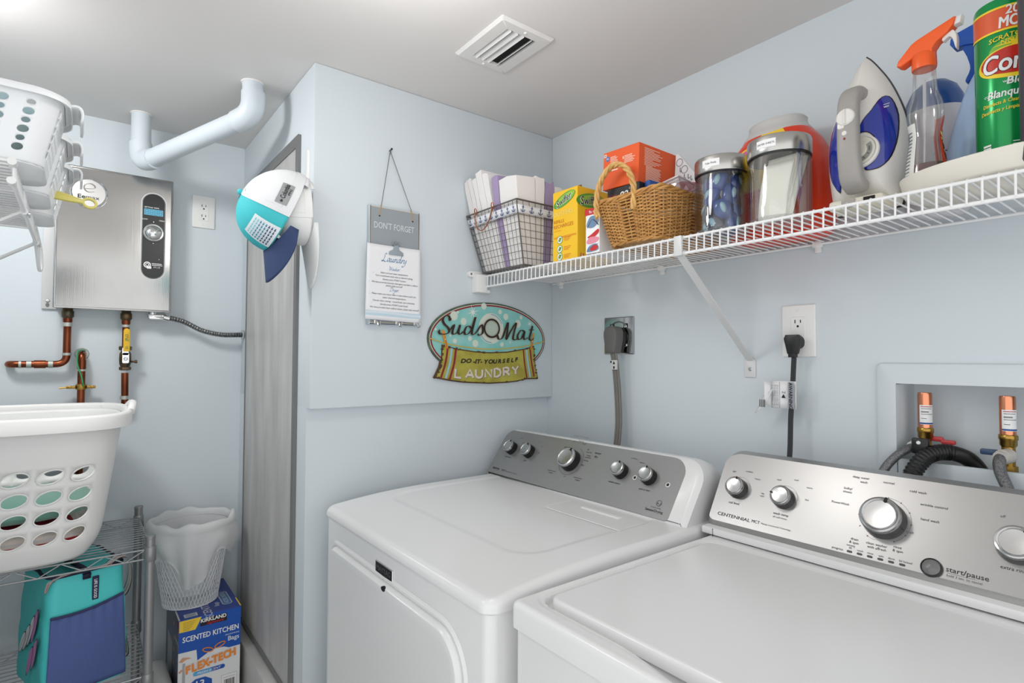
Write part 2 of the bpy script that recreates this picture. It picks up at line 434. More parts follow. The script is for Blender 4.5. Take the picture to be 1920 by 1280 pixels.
# control panel
pu, pz0, pz1, pr_ = -1.167, 1.592, 1.890, 0.0365
mb = MB(); mb.prism(rrect(pu-pr_, pz0, pu+pr_, pz1, pr_*0.98, 10), 0.0012, 0.0022, F, 0); mb.prism(rrect(pu-pr_+0.0025, pz0+0.0025, pu+pr_-0.0025, pz1-0.0025, pr_*0.91, 10), 0.0022, 0.0028, F, 1)
mb.prism(rrect(pu-pr_+0.0035, pz0+0.0035, pu+pr_-0.0035, pz1-0.0035, pr_*0.88, 10), 0.0028, 0.0032, F, 2); mb.prism(rrect(pu-pr_+0.0045, pz0+0.0045, pu+pr_-0.0045, pz1-0.0045, pr_*0.85, 10), 0.0032, 0.0036, F, 1)
CP = mat('glossy black control panel', (26, 26, 28), 0.3)
cp = obj('control_panel', mb, [mat('light rim', (220, 220, 220), 0.4), CP, mat('thin silver line', (190, 190, 190), 0.4)], t, label='black pill-shaped control panel')
LCD = mat('teal lcd', (88, 158, 184), 0.5, emit=0.25)
mb = MB(); mb.prism(rrect(-1.195, 1.812, -1.140, 1.833, 0.001, 2), 0.0036, 0.0042, F, 0)
SEG = mat('lcd segments', (44, 92, 112), 0.5)
for k in range(4):
    x0 = -1.1915+k*0.0132
    for (a, b_) in (((0, 0), (0, 1)), ((0, 1), (0, 2)), ((1, 0), (1, 1)), ((1, 1), (1, 2)), ((0, 0), (1, 0)), ((0, 1), (1, 1)), ((0, 2), (1, 2))):
        p = Vector((x0+a[0]*0.0085, 1.8145+a[1]*0.0078)); q = Vector((x0+b_[0]*0.0085, 1.8145+b_[1]*0.0078)); d = (q-p).normalized(); p += d*0.0008; q -= d*0.0008
        mb.pen([p, q], F, 0.0011, 0, 1, 0.0045, 1.0, smooth=False)
obj('display', mb, [LCD, SEG], cp, label='small teal digital display')
mb = MB(); kf = F.at(pu, 1.752, 0.0036)
mb.lathe([(0.030, 0), (0.030, 0.006), (0.0275, 0.009), (0.0245, 0.008)], kf, 40, 0, False, False); mb.lathe([(0.0245, 0.008), (0.0235, 0.006), (0.023, 0.010), (0.018, 0.0145), (0.010, 0.017), (0.0005, 0.0178)], kf, 40, 1, False, True)
obj('knob', mb, [mat('pale knob ring', (206, 206, 204), 0.25, 0.7), CHROME], cp, label='mirror chrome dial')
mb = MB(); mb.text('SETTING TEMP.', 0.0042, F, -1.1945, 1.8385, 0, 'L', bold=0.02, w=0.0042, sx=1.1)
mb.text('LOW', 0.0042, F, -1.199, 1.797, 0, 'L', bold=0.02, w=0.0042, sx=1.1); mb.text('HIGH', 0.0042, F, -1.136, 1.797, 0, 'R', bold=0.02, w=0.0042, sx=1.1)
mb.face(ell(pu, 1.790, 0.0014, 0.002, 10), F, 0.0042); mb.face(ell(pu, 1.7165, 0.0012, 0.0016, 10), F, 0.0042); mb.face(ell(-1.149, 1.663, 0.0013, 0.001, 8), F, 0.0042)
mb.lathe([(0.0105, 0), (0.0075, 0)], F.at(-1.183, 1.642, 0.0042), 24, 0, False, False); mb.lathe([(0.0055, 0), (0.0035, 0)], F.at(-1.183, 1.642, 0.0042), 20, 0, False, False)
mb.face(rrect(-1.184, 1.629, -1.171, 1.637, 0.0005), F, 0.0043)
for k, (a, b_) in enumerate(((-1.170, -1.141), (-1.170, -1.139))): mb.face(rrect(a, 1.646-k*0.005, b_, 1.648-k*0.005, 0.0004), F, 0.0042)
mb.text('ETL US', 0.0045, F, -1.155, 1.635, 0, bold=0.01, w=0.0042)
obj('lettering', mb, [WHITEINK], cp)

# ------------------------------------------------------------------ copper pipes below the heater
def joint(mb, c, r, ax=(0, 0, 1), h=0.012, mi=1):
    a = Vector(ax); mb.tube([Vector(c)-a*h/2, Vector(c)+a*h/2], r, 16, mi)
def hexnut(mb, c, r, h, mi): mb.lathe([(r*0.86, -h/2), (r, -h/2+0.002), (r, h/2-0.002), (r*0.86, h/2)], Fr(c, (1, 0, 0), (0, 1, 0)), 6, mi)
PY = 0.775
t = thing('copper_pipe', 'bent copper pipe dropping from the heater left port and turning left', 'pipe', (-1.39, PY, 1.30))
mb = MB(); x = -1.391
cb = bend(Vector((x, PY, 1.48)), Vector((x, PY, 1.305)), Vector((-1.52, PY, 1.305)), 0.03)
cb2 = bend(Vector((x, PY, 1.305)), Vector((-1.530, PY, 1.305)), Vector((-1.530, 0.83, 1.305)), 0.022)
mb.tube([(x, PY, 1.475)]+cb+cb2+[(-1.530, 0.83, 1.305)], 0.0105, 16, 0)
joint(mb, (x, PY, 1.432), 0.0122); joint(mb, (x, PY, 1.337), 0.0122, h=0.008); joint(mb, (-1.43, PY, 1.305), 0.0118, (1, 0, 0)); joint(mb, (-1.482, PY, 1.305), 0.0118, (1, 0, 0)); joint(mb, (-1.503, PY, 1.305), 0.0118, (1, 0, 0), 0.006)
mb.tube([(-1.442, PY, 1.305), (-1.470, PY, 1.305)], 0.0128, 16, 0); mb.tube([(x, PY, 1.44), (x, PY, 1.462)], 0.0125, 16, 0)
obj('pipe', mb, [COPPER, SOLDER], t)
mb = MB(); mb.lathe([(0.0125, 1.452), (0.0165, 1.458), (0.0165, 1.474), (0.0135, 1.478), (0.0135, 1.486)], Fr((x, PY, 0), (1, 0, 0), (0, 1, 0)), 18)
obj('union_nut', mb, [mat('tarnished brass', (120, 92, 62), 0.4, 1.0, var=0.8, vscale=(60, 60, 60), col2=(70, 80, 74))], t)
TB = _M['tarnished brass']
t = thing('shutoff_pipe', 'copper pipe with yellow-handled shutoff valve under the heater', 'pipe', (-1.234, PY, 1.15)); x = -1.236
mb = MB(); mb.tube([(x, PY, 1.475), (x, PY, 1.355)], 0.0105, 16); joint(mb, (x, PY, 1.433), 0.012, h=0.008); mb.tube([(x, PY, 1.44), (x, PY, 1.458)], 0.0125, 16, 0)
mb.tube([(x, PY, 1.275)]+bend(Vector((x, PY, 1.26)), Vector((x+0.002, PY, 1.166)), Vector((x+0.002, 0.84, 1.166)), 0.016)+[(x+0.002, 0.83, 1.166)], 0.0105, 16); joint(mb, (x, PY, 1.286), 0.012, h=0.006); joint(mb, (x, PY, 1.192), 0.0122, h=0.012)
obj('pipe', mb, [COPPER, SOLDER], t)
mb = MB(); mb.lathe([(0.0125, 1.452), (0.0165, 1.458), (0.0165, 1.474), (0.0135, 1.478), (0.0135, 1.486)], Fr((x, PY, 0), (1, 0, 0), (0, 1, 0)), 18)
obj('union_nut', mb, [TB], t)
mb = MB(); f0 = Fr((x, PY, 0), (1, 0, 0), (0, 1, 0))
mb.lathe([(0.012, 1.292), (0.014, 1.298), (0.0165, 1.305), (0.0175, 1.32), (0.0165, 1.340), (0.013, 1.346), (0.013, 1.35)], f0, 18); hexnut(mb, (x, PY, 1.358), 0.0185, 0.014, 0); hexnut(mb, (x, PY, 1.290), 0.017, 0.012, 0)
mb.tube([(x+0.012, PY, 1.313), (x+0.030, PY-0.002, 1.313)], 0.0035, 8); mb.tube([(x+0.026, PY-0.002, 1.313), (x+0.034, PY-0.002, 1.313)], 0.0055, 8)
vv = obj('ball_valve', mb, [TB], t, label='brass ball valve')
YEL = mat('yellow valve sleeve', (226, 178, 28), 0.45)
mb = MB(); yf = back_wall(PY-0.024)
mb.prism(rrect(x-0.010, 1.335, x+0.008, 1.36, 0.004, 3)[:] , -0.001, 0.001, yf, 1); mb.prism(rrect(x-0.0095, 1.308, x+0.0095, 1.342, 0.004, 3), -0.001, 0.001, yf, 1); mb.lathe([(0.0065, 0), (0.0065, 0.004), (0.004, 0.005)], yf.at(x, 1.322, 0.001), 6, 1)
mb.tube([(x, PY-0.012, 1.322), (x, PY-0.026, 1.322)], 0.006, 10, 1)
mb.prism(rrect(x-0.0075, 1.347, x+0.0105, 1.424, [0.003, 0.003, 0.009, 0.009], 5), -0.0025, 0.0025, yf, 0, 0.001)
lv = obj('valve_handle', mb, [YEL, CHROME], vv, label='yellow lever handle')
mb = MB(); GI = mat('green print', (30, 120, 66), 0.6)
mb.text('JFLO', 0.008, yf, x+0.001, 1.393, 0, bold=0.03, w=0.003, ang=PI/2); mb.text('180', 0.004, yf, x+0.002, 1.362, 0, w=0.003); mb.text('600', 0.004, yf, x+0.002, 1.357, 0, w=0.003)
mb.face(rrect(x+0.007, 1.378, x+0.0075, 1.41, 0.0001), yf, 0.003)
GI2 = GI
lo = obj('lettering', mb, [GI], t)
t = thing('pipe_stub', 'short copper pipe with brass clamp left of the shutoff valve', 'pipe', (-1.352, PY+0.01, 1.0)); x = -1.352
mb = MB(); cb = bend(Vector((x, 0.82, 1.338)), Vector((x, PY+0.005, 1.338)), Vector((x, PY+0.005, 1.0)), 0.02)
mb.tube([(x, 0.83, 1.338)]+cb+[(x, PY+0.005, 0.90)], 0.0105, 16); joint(mb, (x, PY+0.005, 1.285), 0.012, h=0.006); mb.tube([(x, PY+0.005, 1.290), (x, PY+0.005, 1.318)], 0.012, 16)
mb.lathe([(0.0115, 0), (0.02, 0), (0.018, 0.003)], back_wall(0.8145).at(x, 1.338), 18, 1, False, False)
obj('pipe', mb, [COPPER, SOLDER], t)
mb = MB(); mb.lathe([(0.014, 1.222), (0.015, 1.226), (0.015, 1.236), (0.014, 1.24)], Fr((x, PY+0.005, 0), (1, 0, 0), (0, 1, 0)), 16)
for s in (-1, 1):
    mb.box((x+s*0.026-0.012, PY-0.008, 1.226), (x+s*0.026+0.012, PY+0.006, 1.235), bev=0.002); mb.lathe([(0.005, 0), (0.005, 0.004), (0.003, 0.005)], back_wall(PY-0.008).at(x+s*0.029, 1.2305), 8)
mb.tube([(x-0.036, PY, 1.23), (x-0.056, PY, 1.228)], 0.0025, 8)
obj('ground_clamp', mb, [BRASS], t, label='brass grounding clamp')
gw = obj('ground_wire', MB().tube(smoothpath([(x+0.008, 0.815, 1.348), (x+0.002, 0.79, 1.350), (x-0.010, 0.766, 1.346), (x-0.0125, 0.760, 1.33), (x-0.010, 0.758, 1.30), (x-0.001, 0.757, 1.27), (x+0.004, 0.758, 1.245), (x+0.004, 0.762, 1.234)]), 0.0022, 8), mat('green insulated wire', (44, 150, 96), 0.4))
tag(gw, 'thin green wire running down the short copper pipe to its clamp', 'wire')

# ------------------------------------------------------------------ flexible conduit
FLEX = mat('galvanised flexible conduit', (150, 150, 150), 0.38, 1.0)
t = thing('flexible_conduit', 'ribbed grey metal conduit from the heater to the metal door', 'conduit', (-1.0, 0.765, 1.44))
path = smoothpath([(-1.125, 0.765, 1.468), (-1.07, 0.764, 1.455), (-1.01, 0.764, 1.425), (-0.95, 0.766, 1.412), (-0.90, 0.768, 1.412), (-0.865, 0.77, 1.414)], 44)
rr = [0.0085+0.0016*math.sin(i*2*PI/3.4) for i in range(len(path))]
obj('hose', MB().tube(path, rr, 14), FLEX, t, angle=80)
mb = MB(); mb.lathe([(0.012, 0), (0.012, 0.012)], Fr((-1.162, 0.765, 1.474), (1, 0, 0), (0, 1, 0)), 16)
mb.prism(rrect(-1.176, 1.457, -1.128, 1.476, [0.010, 0.004, 0.003, 0.003], 4), -0.013, 0.013, back_wall(0.765), 0, 0.004)
mb.tube([(-1.132, 0.765, 1.468), (-1.112, 0.765, 1.463)], 0.0115, 14); screw(mb, back_wall(0.752), -1.134, 1.470, 0.004, 0.003)
obj('connector', mb, [CHROME], t)
mb = MB(); mb.lathe([(0.010, -0.012), (0.017, -0.010), (0.017, -0.003), (0.012, 0.0)], Fr((-0.868, 0.77, 1.414), (0, 1, 0), (0, 0, 1), (1, 0, 0)), 12)
obj('lock_nut', mb, [CHROME], t)

# ------------------------------------------------------------------ metal access door on the column's side
DOORM = mat('scuffed galvanised door sheet', (196, 195, 193), 0.42, 0.1, bump=0.25, bscale=(14, 14, 4), var=0.8, vscale=(16, 16, 3.0), col2=(170, 169, 167))
DOORF = mat('dark grey door frame', (118, 118, 118), 0.4, 0.2)
F = Fr((-0.868, 0, 0), (0, -1, 0), (0, 0, 1), (-1, 0, 0))
t = thing('metal_door', 'tall scuffed grey metal access door on the column side', 'door', (-0.868, 0.39, 0.375))
d0, d1, e0, e1 = -0.712, -0.108, 0.372, 1.968
mb = MB(); o_, i_ = [(d0, e0), (d1, e0), (d1, e1), (d0, e1)], [(d0+0.012, e0+0.02), (d1-0.020, e0+0.02), (d1-0.020, e1-0.034), (d0+0.012, e1-0.034)]
mb.loft([[F(*p, 0.0) for p in o_], [F(*p, 0.009) for p in o_], [F(*p, 0.010) for p in i_], [F(*p, 0.004) for p in i_]], 0, True, False, False)
obj('door_frame', mb, DOORF, t)
mb = MB(); mb.box((d0+0.012, e0+0.02, 0.001), (d1-0.020, e1-0.034, 0.007), fr=F)
obj('door_panel', mb, DOORM, t)

# ------------------------------------------------------------------ outlets
def slots(mb, f, mi):
    for u, hgt in ((-0.0064, 0.0085), (0.0064, 0.007)): mb.face(rrect(u-0.0011, -hgt/2+0.004, u+0.0011, hgt/2+0.004, 0.0002), f, 0.0003, mi)
    mb.face(ell(0, -0.0075, 0.0027, 0.0027, 14), f, 0.0003, mi)
def decora(t, f, w, h, used=None):
    """midway plate with a square duplex receptacle"""
    p = MB(); p.prism(rrect(-w/2, -h/2, w/2, h/2, 0.003, 3), 0, 0.0055, f, 0, 0.003, 3); obj('cover_plate', p, PLASTIC, t)
    p = MB(); p.prism(rrect(-0.0168, -0.0335, 0.0168, 0.0335, 0.002, 3), 0.005, 0.0068, f, 0, 0.0008, 1)
    for s in (1, -1): slots(p, f.at(0, s*0.0185, 0.0068), 1)
    obj('receptacle', p, [PLASTIC, DARK], t)
    for s in (1, -1):
        p = MB(); screw(p, f.at(0, s*(h/2-0.013), 0.0055), 0, 0, 0.003, 0.0012); obj('screw', p, PLASTIC, t)
t = thing('wall_outlet', 'white wall outlet on the back wall right of the water heater', 'outlet', (-1.005, 0.815, 1.866), group='wall outlets')
decora(t, back_wall(0.8148).at(-1.005, 1.866), 0.075, 0.120)
t = thing('wall_outlet', 'white wall outlet with the black washer plug in its lower socket', 'outlet', (0, -0.882, 1.397), group='wall outlets')
decora(t, right_wall(-0.0002).at(0.882, 1.397), 0.079, 0.124)
t = thing('dryer_outlet', 'chrome plated dryer outlet with a fat grey plug', 'outlet', (0, -0.32, 1.402))
f = right_wall(-0.0002).at(0.320, 1.402)
mb = MB(); mb.prism(rrect(-0.0615, -0.0595, 0.0615, 0.0595, 0.003, 3), 0, 0.005, f, 0, 0.003, 2); obj('cover_plate', mb, mat('polished steel plate', (190, 190, 190), 0.14, 1.0), t)
mb = MB(); mb.lathe([(0.046, 0.005), (0.046, 0.0065), (0.042, 0.007), (0.042, 0.005)], f, 40, 0, False, False); mb.lathe([(0.032, 0.005), (0.032, 0.010), (0.028, 0.012), (0.0005, 0.012)], f.at(0.006, -0.008), 32, 1, False, True)
for u in (-0.026, 0.030): mb.prism(rrect(u-0.009, 0.02, u+0.009, 0.038, 0.004, 3), 0.005, 0.0058, f, 1)
r_ = obj('receptacle', mb, [mat('mid grey metal', (120, 120, 120), 0.3, 1.0), BLACK], t)
for u, v in ((-0.026, 0.029), (0.030, 0.029), (0.03, -0.03)):
    mb = MB(); screw(mb, f.at(u, v, 0.0058), 0, 0, 0.006, 0.003); obj('screw', mb, CHROME, t)

# ------------------------------------------------------------------ power cords
t = thing('dryer_power_cord', 'flat grey dryer cord hanging from its chrome outlet', 'power cord', (-0.03, -0.33, 1.38))
CG = mat('grey cord rubber', (116, 114, 110), 0.5); CGD = mat('dark grey plug rubber', (98, 97, 95), 0.55)
fp = Fr((-0.050, -0.333, 1.39), (0, -1, 0), (0, 0, 1), (-1, 0, 0))
mb = MB(); pl = [(-0.026, 0.012), (-0.025, 0.026), (-0.015, 0.037), (0.004, 0.040), (0.020, 0.034), (0.027, 0.02), (0.026, 0.0), (0.018, -0.036), (0.014, -0.044), (-0.014, -0.044), (-0.018, -0.036), (-0.025, -0.004)]
pl = [(-a, b_) for a, b_ in pl][::-1]
pl = [(p.x, p.y) for p in catmull([Vector(p) for p in pl], 3, True)]
mb.prism(pl, -0.022, 0.012, fp, 0, 0.006, 3)
mb.prism([(a*0.95, b_*0.95) for a, b_ in pl], -0.036, -0.018, fp, 1, 0.003)
obj('plug', mb, [CGD, BLACK], t)
cp_ = [(-0.05, -0.336, 1.352), (-0.045, -0.338, 1.33), (-0.04, -0.342, 1.27), (-0.038, -0.346, 1.20), (-0.04, -0.350, 1.13), (-0.05, -0.350, 1.05), (-0.06, -0.350, 1.0)]
for k, dx in enumerate((-0.0082, 0.0, 0.0082)):
    obj('cord_strand', MB().tube([(p[0]+0.001*abs(k-1), p[1]+dx, p[2]) for p in smoothpath(cp_, 5)], 0.0046, 10), CG, t)
mb = MB(); mb.box((-0.052, -0.352, 1.295), (-0.044, -0.326, 1.325), bev=0.002); fb = right_wall(-0.0522)
mb.face(rrect(0.328, 1.316, 0.334, 1.322, 0.0005), fb, 0.0002, 1); mb.face(rrect(0.340, 1.298, 0.346, 1.306, 0.0005), fb, 0.0002, 1); mb.face([(0.338, 1.312), (0.348, 1.312), (0.343, 1.322)], fb, 0.0002, 1)
obj('label', mb, [mat('pale label', (205, 205, 203), 0.6), INKB], t, label='small pale warning label')
t = thing('washer_power_cord', 'black washer cord hanging from the white outlet', 'power cord', (-0.03, -0.882, 1.37))
fp = Fr((-0.034, -0.884, 1.370), (0, -1, 0), (0, 0, 1), (-1, 0, 0))
pl = [(-0.015, 0.017), (0.013, 0.017), (0.019, 0.008), (0.011, -0.028), (-0.011, -0.028), (-0.019, 0.008)]
mb = MB(); mb.prism(pl[::-1], -0.004, 0.010, fp, 0, 0.003, 2); mb.prism(ell(0, 0, 0.014, 0.016, 20), -0.028, -0.002, fp, 0, 0.002)
mb.prism(rrect(-0.009, -0.036, 0.009, -0.027, 0.001), -0.002, 0.008, fp, 0, 0.001)
obj('plug', mb, BLACK, t)
path = smoothpath([(-0.031, -0.884, 1.336), (-0.032, -0.883, 1.31), (-0.036, -0.882, 1.26), (-0.04, -0.879, 1.19), (-0.045, -0.879, 1.12), (-0.06, -0.881, 1.06), (-0.07, -0.882, 1.0)], 6)
mb = MB()
for dx in (-0.0035, 0, 0.0035): mb.tube([(p.x, p.y+dx, p.z) for p in path], 0.0026, 8)
obj('cord', mb, mat('black cord', (24, 26, 30), 0.35), t)
fg = Fr((-0.046, -0.868, 1.245), (0, -1, 0), (0, 0, 1), (-1, 0, 0))
mb = MB(); n = 10
def tg(u, v): return fg(-0.030+0.058*u, -0.031+0.064*v, 0.004*math.sin(u*6)+0.002)
mb.grid(tg, n, 4); TAGW = mat('white tag film', (226, 226, 228), 0.5)
mb.grid(lambda u, v: fg(-0.030-0.012*u, -0.028+0.006*u+0.054*v, 0.004+0.010*u), 4, 4)
mb.grid(lambda u, v: fg(-0.042-0.030*u+0.022*v*(1), -0.030-0.018*u+0.045*v, 0.014-0.012*u), 4, 4)
wt = obj('warning_tag', mb, TAGW, t, label='white paper warning tag wrapped round the black cord', solid=0.0004)
mb = MB(); ft = Fr(fg(0, 0, 0.0062), fg.u, fg.v)
mb.face(rrect(0.011, -0.030, 0.025, 0.031, 0.001), ft, 0.0003, 1)
mb.text('AWARNING', 0.008, ft, 0.018, 0.0, 0, bold=0.03, w=0.0012, ang=-PI/2)
for u in (-0.024, -0.020, -0.016, -0.012): mb.text('Do not remove grounding prong', 0.0026, ft, u, 0.0, 2, w=0.0010, ang=-PI/2)
mb.text('2', 0.008, ft, 0.002, 0.007, 2, w=0.001, ang=-PI/2); mb.face([(-0.004, -0.006), (0.006, -0.006), (0.001, 0.003)], ft, 0.001, 0)
mb.face(rrect(-0.0085, -0.030, -0.0079, 0.031, 0.0001), ft, 0.001, 2)
for k in range(4): mb.face(rrect(-0.053+0.004*k, -0.030, -0.051+0.004*k, -0.012, 0.0003), Fr(fg(0, 0, 0.016), fg.u, fg.v), 0, 2)
obj('lettering', mb, [INKB, mat('grey warning band', (150, 154, 160), 0.6), INK], wt)
# ================================================================== dryer and washer
def sst(a, b, x):
    t = max(0.0, min(1.0, (x-a)/(b-a))); return t*t*(3-2*t)
def rr_sd(u, v, cu, cv, hu, hv, r):
    """signed distance to a rounded rectangle (negative inside)"""
    a = abs(u-cu)-hu+r; b = abs(v-cv)-hv+r
    return math.hypot(max(a, 0), max(b, 0))+min(max(a, b), 0)-r
def deck(mb, x0, x1, y0, y1, zlo, hfn, r, edge, nx=90, ny=90, mi=0):
    """a deck with a rounded top edge and corner radius r; hfn gives the top height"""
    def dens(n, a, b):
        # denser near both ends
        return [a+(b-a)*(0.5-0.5*math.cos(PI*(0.04+0.92*i/n)))/1.0 for i in range(n+1)]
    def nz(L, a, b): lo, hi = L[0], L[-1]; return [a+(q-lo)/(hi-lo)*(b-a) for q in L]
    xs = nz(dens(nx, x0, x1), 0, 1); ys = nz(dens(ny, y0, y1), 0, 1)
    cx, cy, hx, hy = (x0+x1)/2, (y0+y1)/2, (x1-x0)/2, (y1-y0)/2
    vs = []; 
    for v in ys:
        for u in xs:
            x = x0+u*(x1-x0); y = y0+v*(y1-y0)
            # pull the corners in to the corner radius
            a = abs(x-cx)-(hx-r); b = abs(y-cy)-(hy-r)
            if a > 0 and b > 0:
                m = max(a, b); l = math.hypot(a, b); k = m/l
                x = cx+math.copysign(hx-r+a*k, x-cx); y = cy+math.copysign(hy-r+b*k, y-cy)
            d = -rr_sd(x, y, cx, cy, hx, hy, r)
            q = max(0.0, 1-d/edge); drop = edge*(1-math.sqrt(max(0, 1-q*q)))
            vs.append((x, y, hfn(x, y)-drop))
    w = nx+1; fs = [(j*w+i, j*w+i+1, (j+1)*w+i+1, (j+1)*w+i) for j in range(ny) for i in range(nx)]
    per = [i for i in range(w)] + [j*w+nx for j in range(1, ny+1)] + [ny*w+i for i in range(nx-1, -1, -1)] + [j*w for j in range(ny-1, 0, -1)]
    n0 = len(vs); m = len(per)
    vs += [(vs[i][0], vs[i][1], zlo) for i in per]
    fs += [(per[k], n0+k, n0+(k+1) % m, per[(k+1) % m]) for k in range(m)]
    fs.append(tuple(n0+k for k in range(m)))
    mb.add(vs, fs, mi); return mb
def console(mb, F, poly, xb, bev, taper, mi_face=0, mi_body=1, topround=0.0):
    """sloped console: outline poly in frame F, its back carried horizontally to x = xb"""
    ins = inset(poly, bev); n = len(poly)
    cu = sum(p[0] for p in poly)/n
    front = [F(*p, 0.0) for p in ins]; edge = [F(*p, -bev*0.6) for p in poly]
    def back(k, s):
        out = []
        for p in poly:
            q = F(*p, -bev*0.6); u = cu+(p[0]-cu)*(1-taper*s); q2 = F(u, p[1], -bev*0.6)
            out.append(Vector((q.x+(xb-q.x)*k, q2.y, q.z-0.012*s*(1 if p[1] > 0.05 else 0))))
        return out
    mb.loft([edge, back(0.35, 0.12), back(0.7, 0.5), back(1.0, 1.0)], mi_body, True, False, True)
    mb.loft([front, edge], mi_body, True, True, False)
    return ins
def knob(t, F, u, v, r, h, skirt, ringm, capm, ang, steel=False, name='knob'):
    f = F.at(u, v, 0.0)
    p = MB(); p.lathe([(r*1.04, 0.0003), (r, h*0.55), (r*0.985, h*0.72), (r*0.93, h*0.76)], f, 36, 0, False, False)
    k = obj(name, p, skirt, t)
    p = MB(); p.lathe([(r*0.97, h*0.70), (r*0.98, h*0.86), (r*0.93, h*0.97), (r*0.84, h), (r*0.76, h*0.95), (r*0.74, h*0.91)], f, 36, 0, False, False)
    obj('knob_ring', p, ringm, k)
    p = MB(); p.lathe([(r*0.745, h*0.91), (r*0.72, h*0.965), (r*0.5, h*0.93), (r*0.2, h*0.905), (0.0004, h*0.90)], f, 36, 0, False, True)
    obj('knob_cap', p, capm, k)
    p = MB(); g = f.at(-math.sin(ang)*r*0.84, math.cos(ang)*r*0.84, h*1.005, ang)
    p.prism(rrect(-r*0.065, -r*0.16, r*0.065, r*0.13, r*0.06, 3), -0.002, 0.0007, g)
    obj('pointer', p, INKB, k)
    return k

# ------------------------------------------------------------------ dryer
t = thing('dryer', 'white clothes dryer with grey control console beside the column', 'dryer', (-0.47, -0.40, 0))
DX0, DX1, DY0, DY1 = -0.836, -0.118, -0.781, -0.024
mb = MB(); mb.prism(rrect(DX0+0.006, DY0+0.006, DX1, DY1-0.006, [0.02, 0.003, 0.003, 0.02], 5), 0.02, 0.9125, flat())
bd = obj('cabinet', mb, ENAMEL, t)
def dtop(x, y):
    z = 0.9565-0.022*max(0.0, (-x-0.50)/0.336)**2.2
    s = rr_sd(x, y, -0.47, -0.385, 0.215, 0.305, 0.07)
    z -= 0.0022*sst(0.006, -0.012, s)
    l = rr_sd(x, y, -0.378, -0.566, 0.045, 0.124, 0.004)
    z -= 0.0016*(1 if -0.0025 < l < 0.0008 else 0)
    return z
mb = MB(); deck(mb, DX0, DX1, DY0, DY1, 0.9155, dtop, 0.028, 0.016, 130, 170)
obj('top_panel', mb, ENAMEL, t, angle=60)
mb = MB(); mb.prism(rrect(DX0+0.008, DY0+0.008, DX1, DY1-0.008, [0.022, 0.003, 0.003, 0.022], 5), 0.9120, 0.9158, flat()); obj('panel_seam', mb, mat('grey seam', (120, 120, 120), 0.6), t)
# lint screen door
fl_ = flat(0.9548)
mb = MB(); mb.prism(rrect(-0.4215, -0.688, -0.3345, -0.444, 0.003, 3), -0.001, 0.0008, fl_, 0, 0.0006, 1)
lf = obj('lint_door', mb, ENAMEL, t)
mb = MB(); mb.prism(rrect(-0.3555, -0.628, -0.338, -0.503, 0.003, 3), 0.0006, 0.0028, fl_, 0, 0.001, 2); obj('lint_door_handle', mb, PLASTIC, lf)
# front door
Fd = Fr((DX0+0.006, 0, 0), (0, -1, 0), (0, 0, 1), (-1, 0, 0))
mb = MB(); o1 = rrect(0.080, 0.30, 0.702, 0.850, [0.05, 0.05, 0.075, 0.035], 8); o2 = inset(o1, 0.006); o3 = inset(o1, 0.014); o4 = inset(o1, 0.022)
mb.loft([[Fd(*p, 0.0002) for p in o1], [Fd(*p, 0.004) for p in inset(o1, -0.006)], [Fd(*p, 0.0045) for p in inset(o1, -0.010)], [Fd(*p, 0.0002) for p in inset(o1, -0.016)]], 0, True, False, False)
obj('door_recess', mb, ENAMEL, t)
mb = MB(); mb.loft([[Fd(*p, 0.0002) for p in o1], [Fd(*p, 0.007) for p in inset(o1, 0.001)], [Fd(*p, 0.0125) for p in o2], [Fd(*p, 0.0135) for p in o3], [Fd(*p, 0.0128) for p in o4]], 0, True, False, True)
dd = obj('door', mb, ENAMEL, t)
mb = MB(); mb.prism(ell(0.410, 0.843, 0.009, 0.005, 12), 0.004, 0.0138, Fd); obj('door_notch', mb, DARK, dd)
for z0 in (0.695, 0.36):
    mb = MB(); mb.prism(rrect(0.0665, z0, 0.0735, z0+0.082, 0.001), 0, 0.004, Fd, 0, 0.001)
    for k in range(1, 5): mb.box((0.0663, z0+0.082*k/5-0.0006, 0.0038), (0.0737, z0+0.082*k/5+0.0006, 0.0043), 1, fr=Fd)
    obj('hinge', mb, [CHROME, INK], dd)
mb = MB(); bdg = [(0.348, 0.8600), (0.372, 0.8575), (0.388, 0.8520), (0.402, 0.8575), (0.4325, 0.8600), (0.4325, 0.8845), (0.348, 0.8845)]
mb.prism(bdg, 0, 0.003, Fd, 0, 0.001, 1); mb.prism(inset(bdg, 0.0025), 0.003, 0.0034, Fd, 1)
bg = obj('badge', mb, [CHROME, INKB], t, label='black badge with silver rim')
mb = MB(); mb.text('MAYTAG', 0.011, Fd, 0.390, 0.873, 0, bold=0.0, w=0.0039, sx=1.15); mb.text('COMMERCIAL', 0.0028, Fd, 0.390, 0.8615, 0, w=0.0039, sx=1.1)
obj('lettering', mb, mat('dark silver print', (92, 92, 92), 0.4), bg)
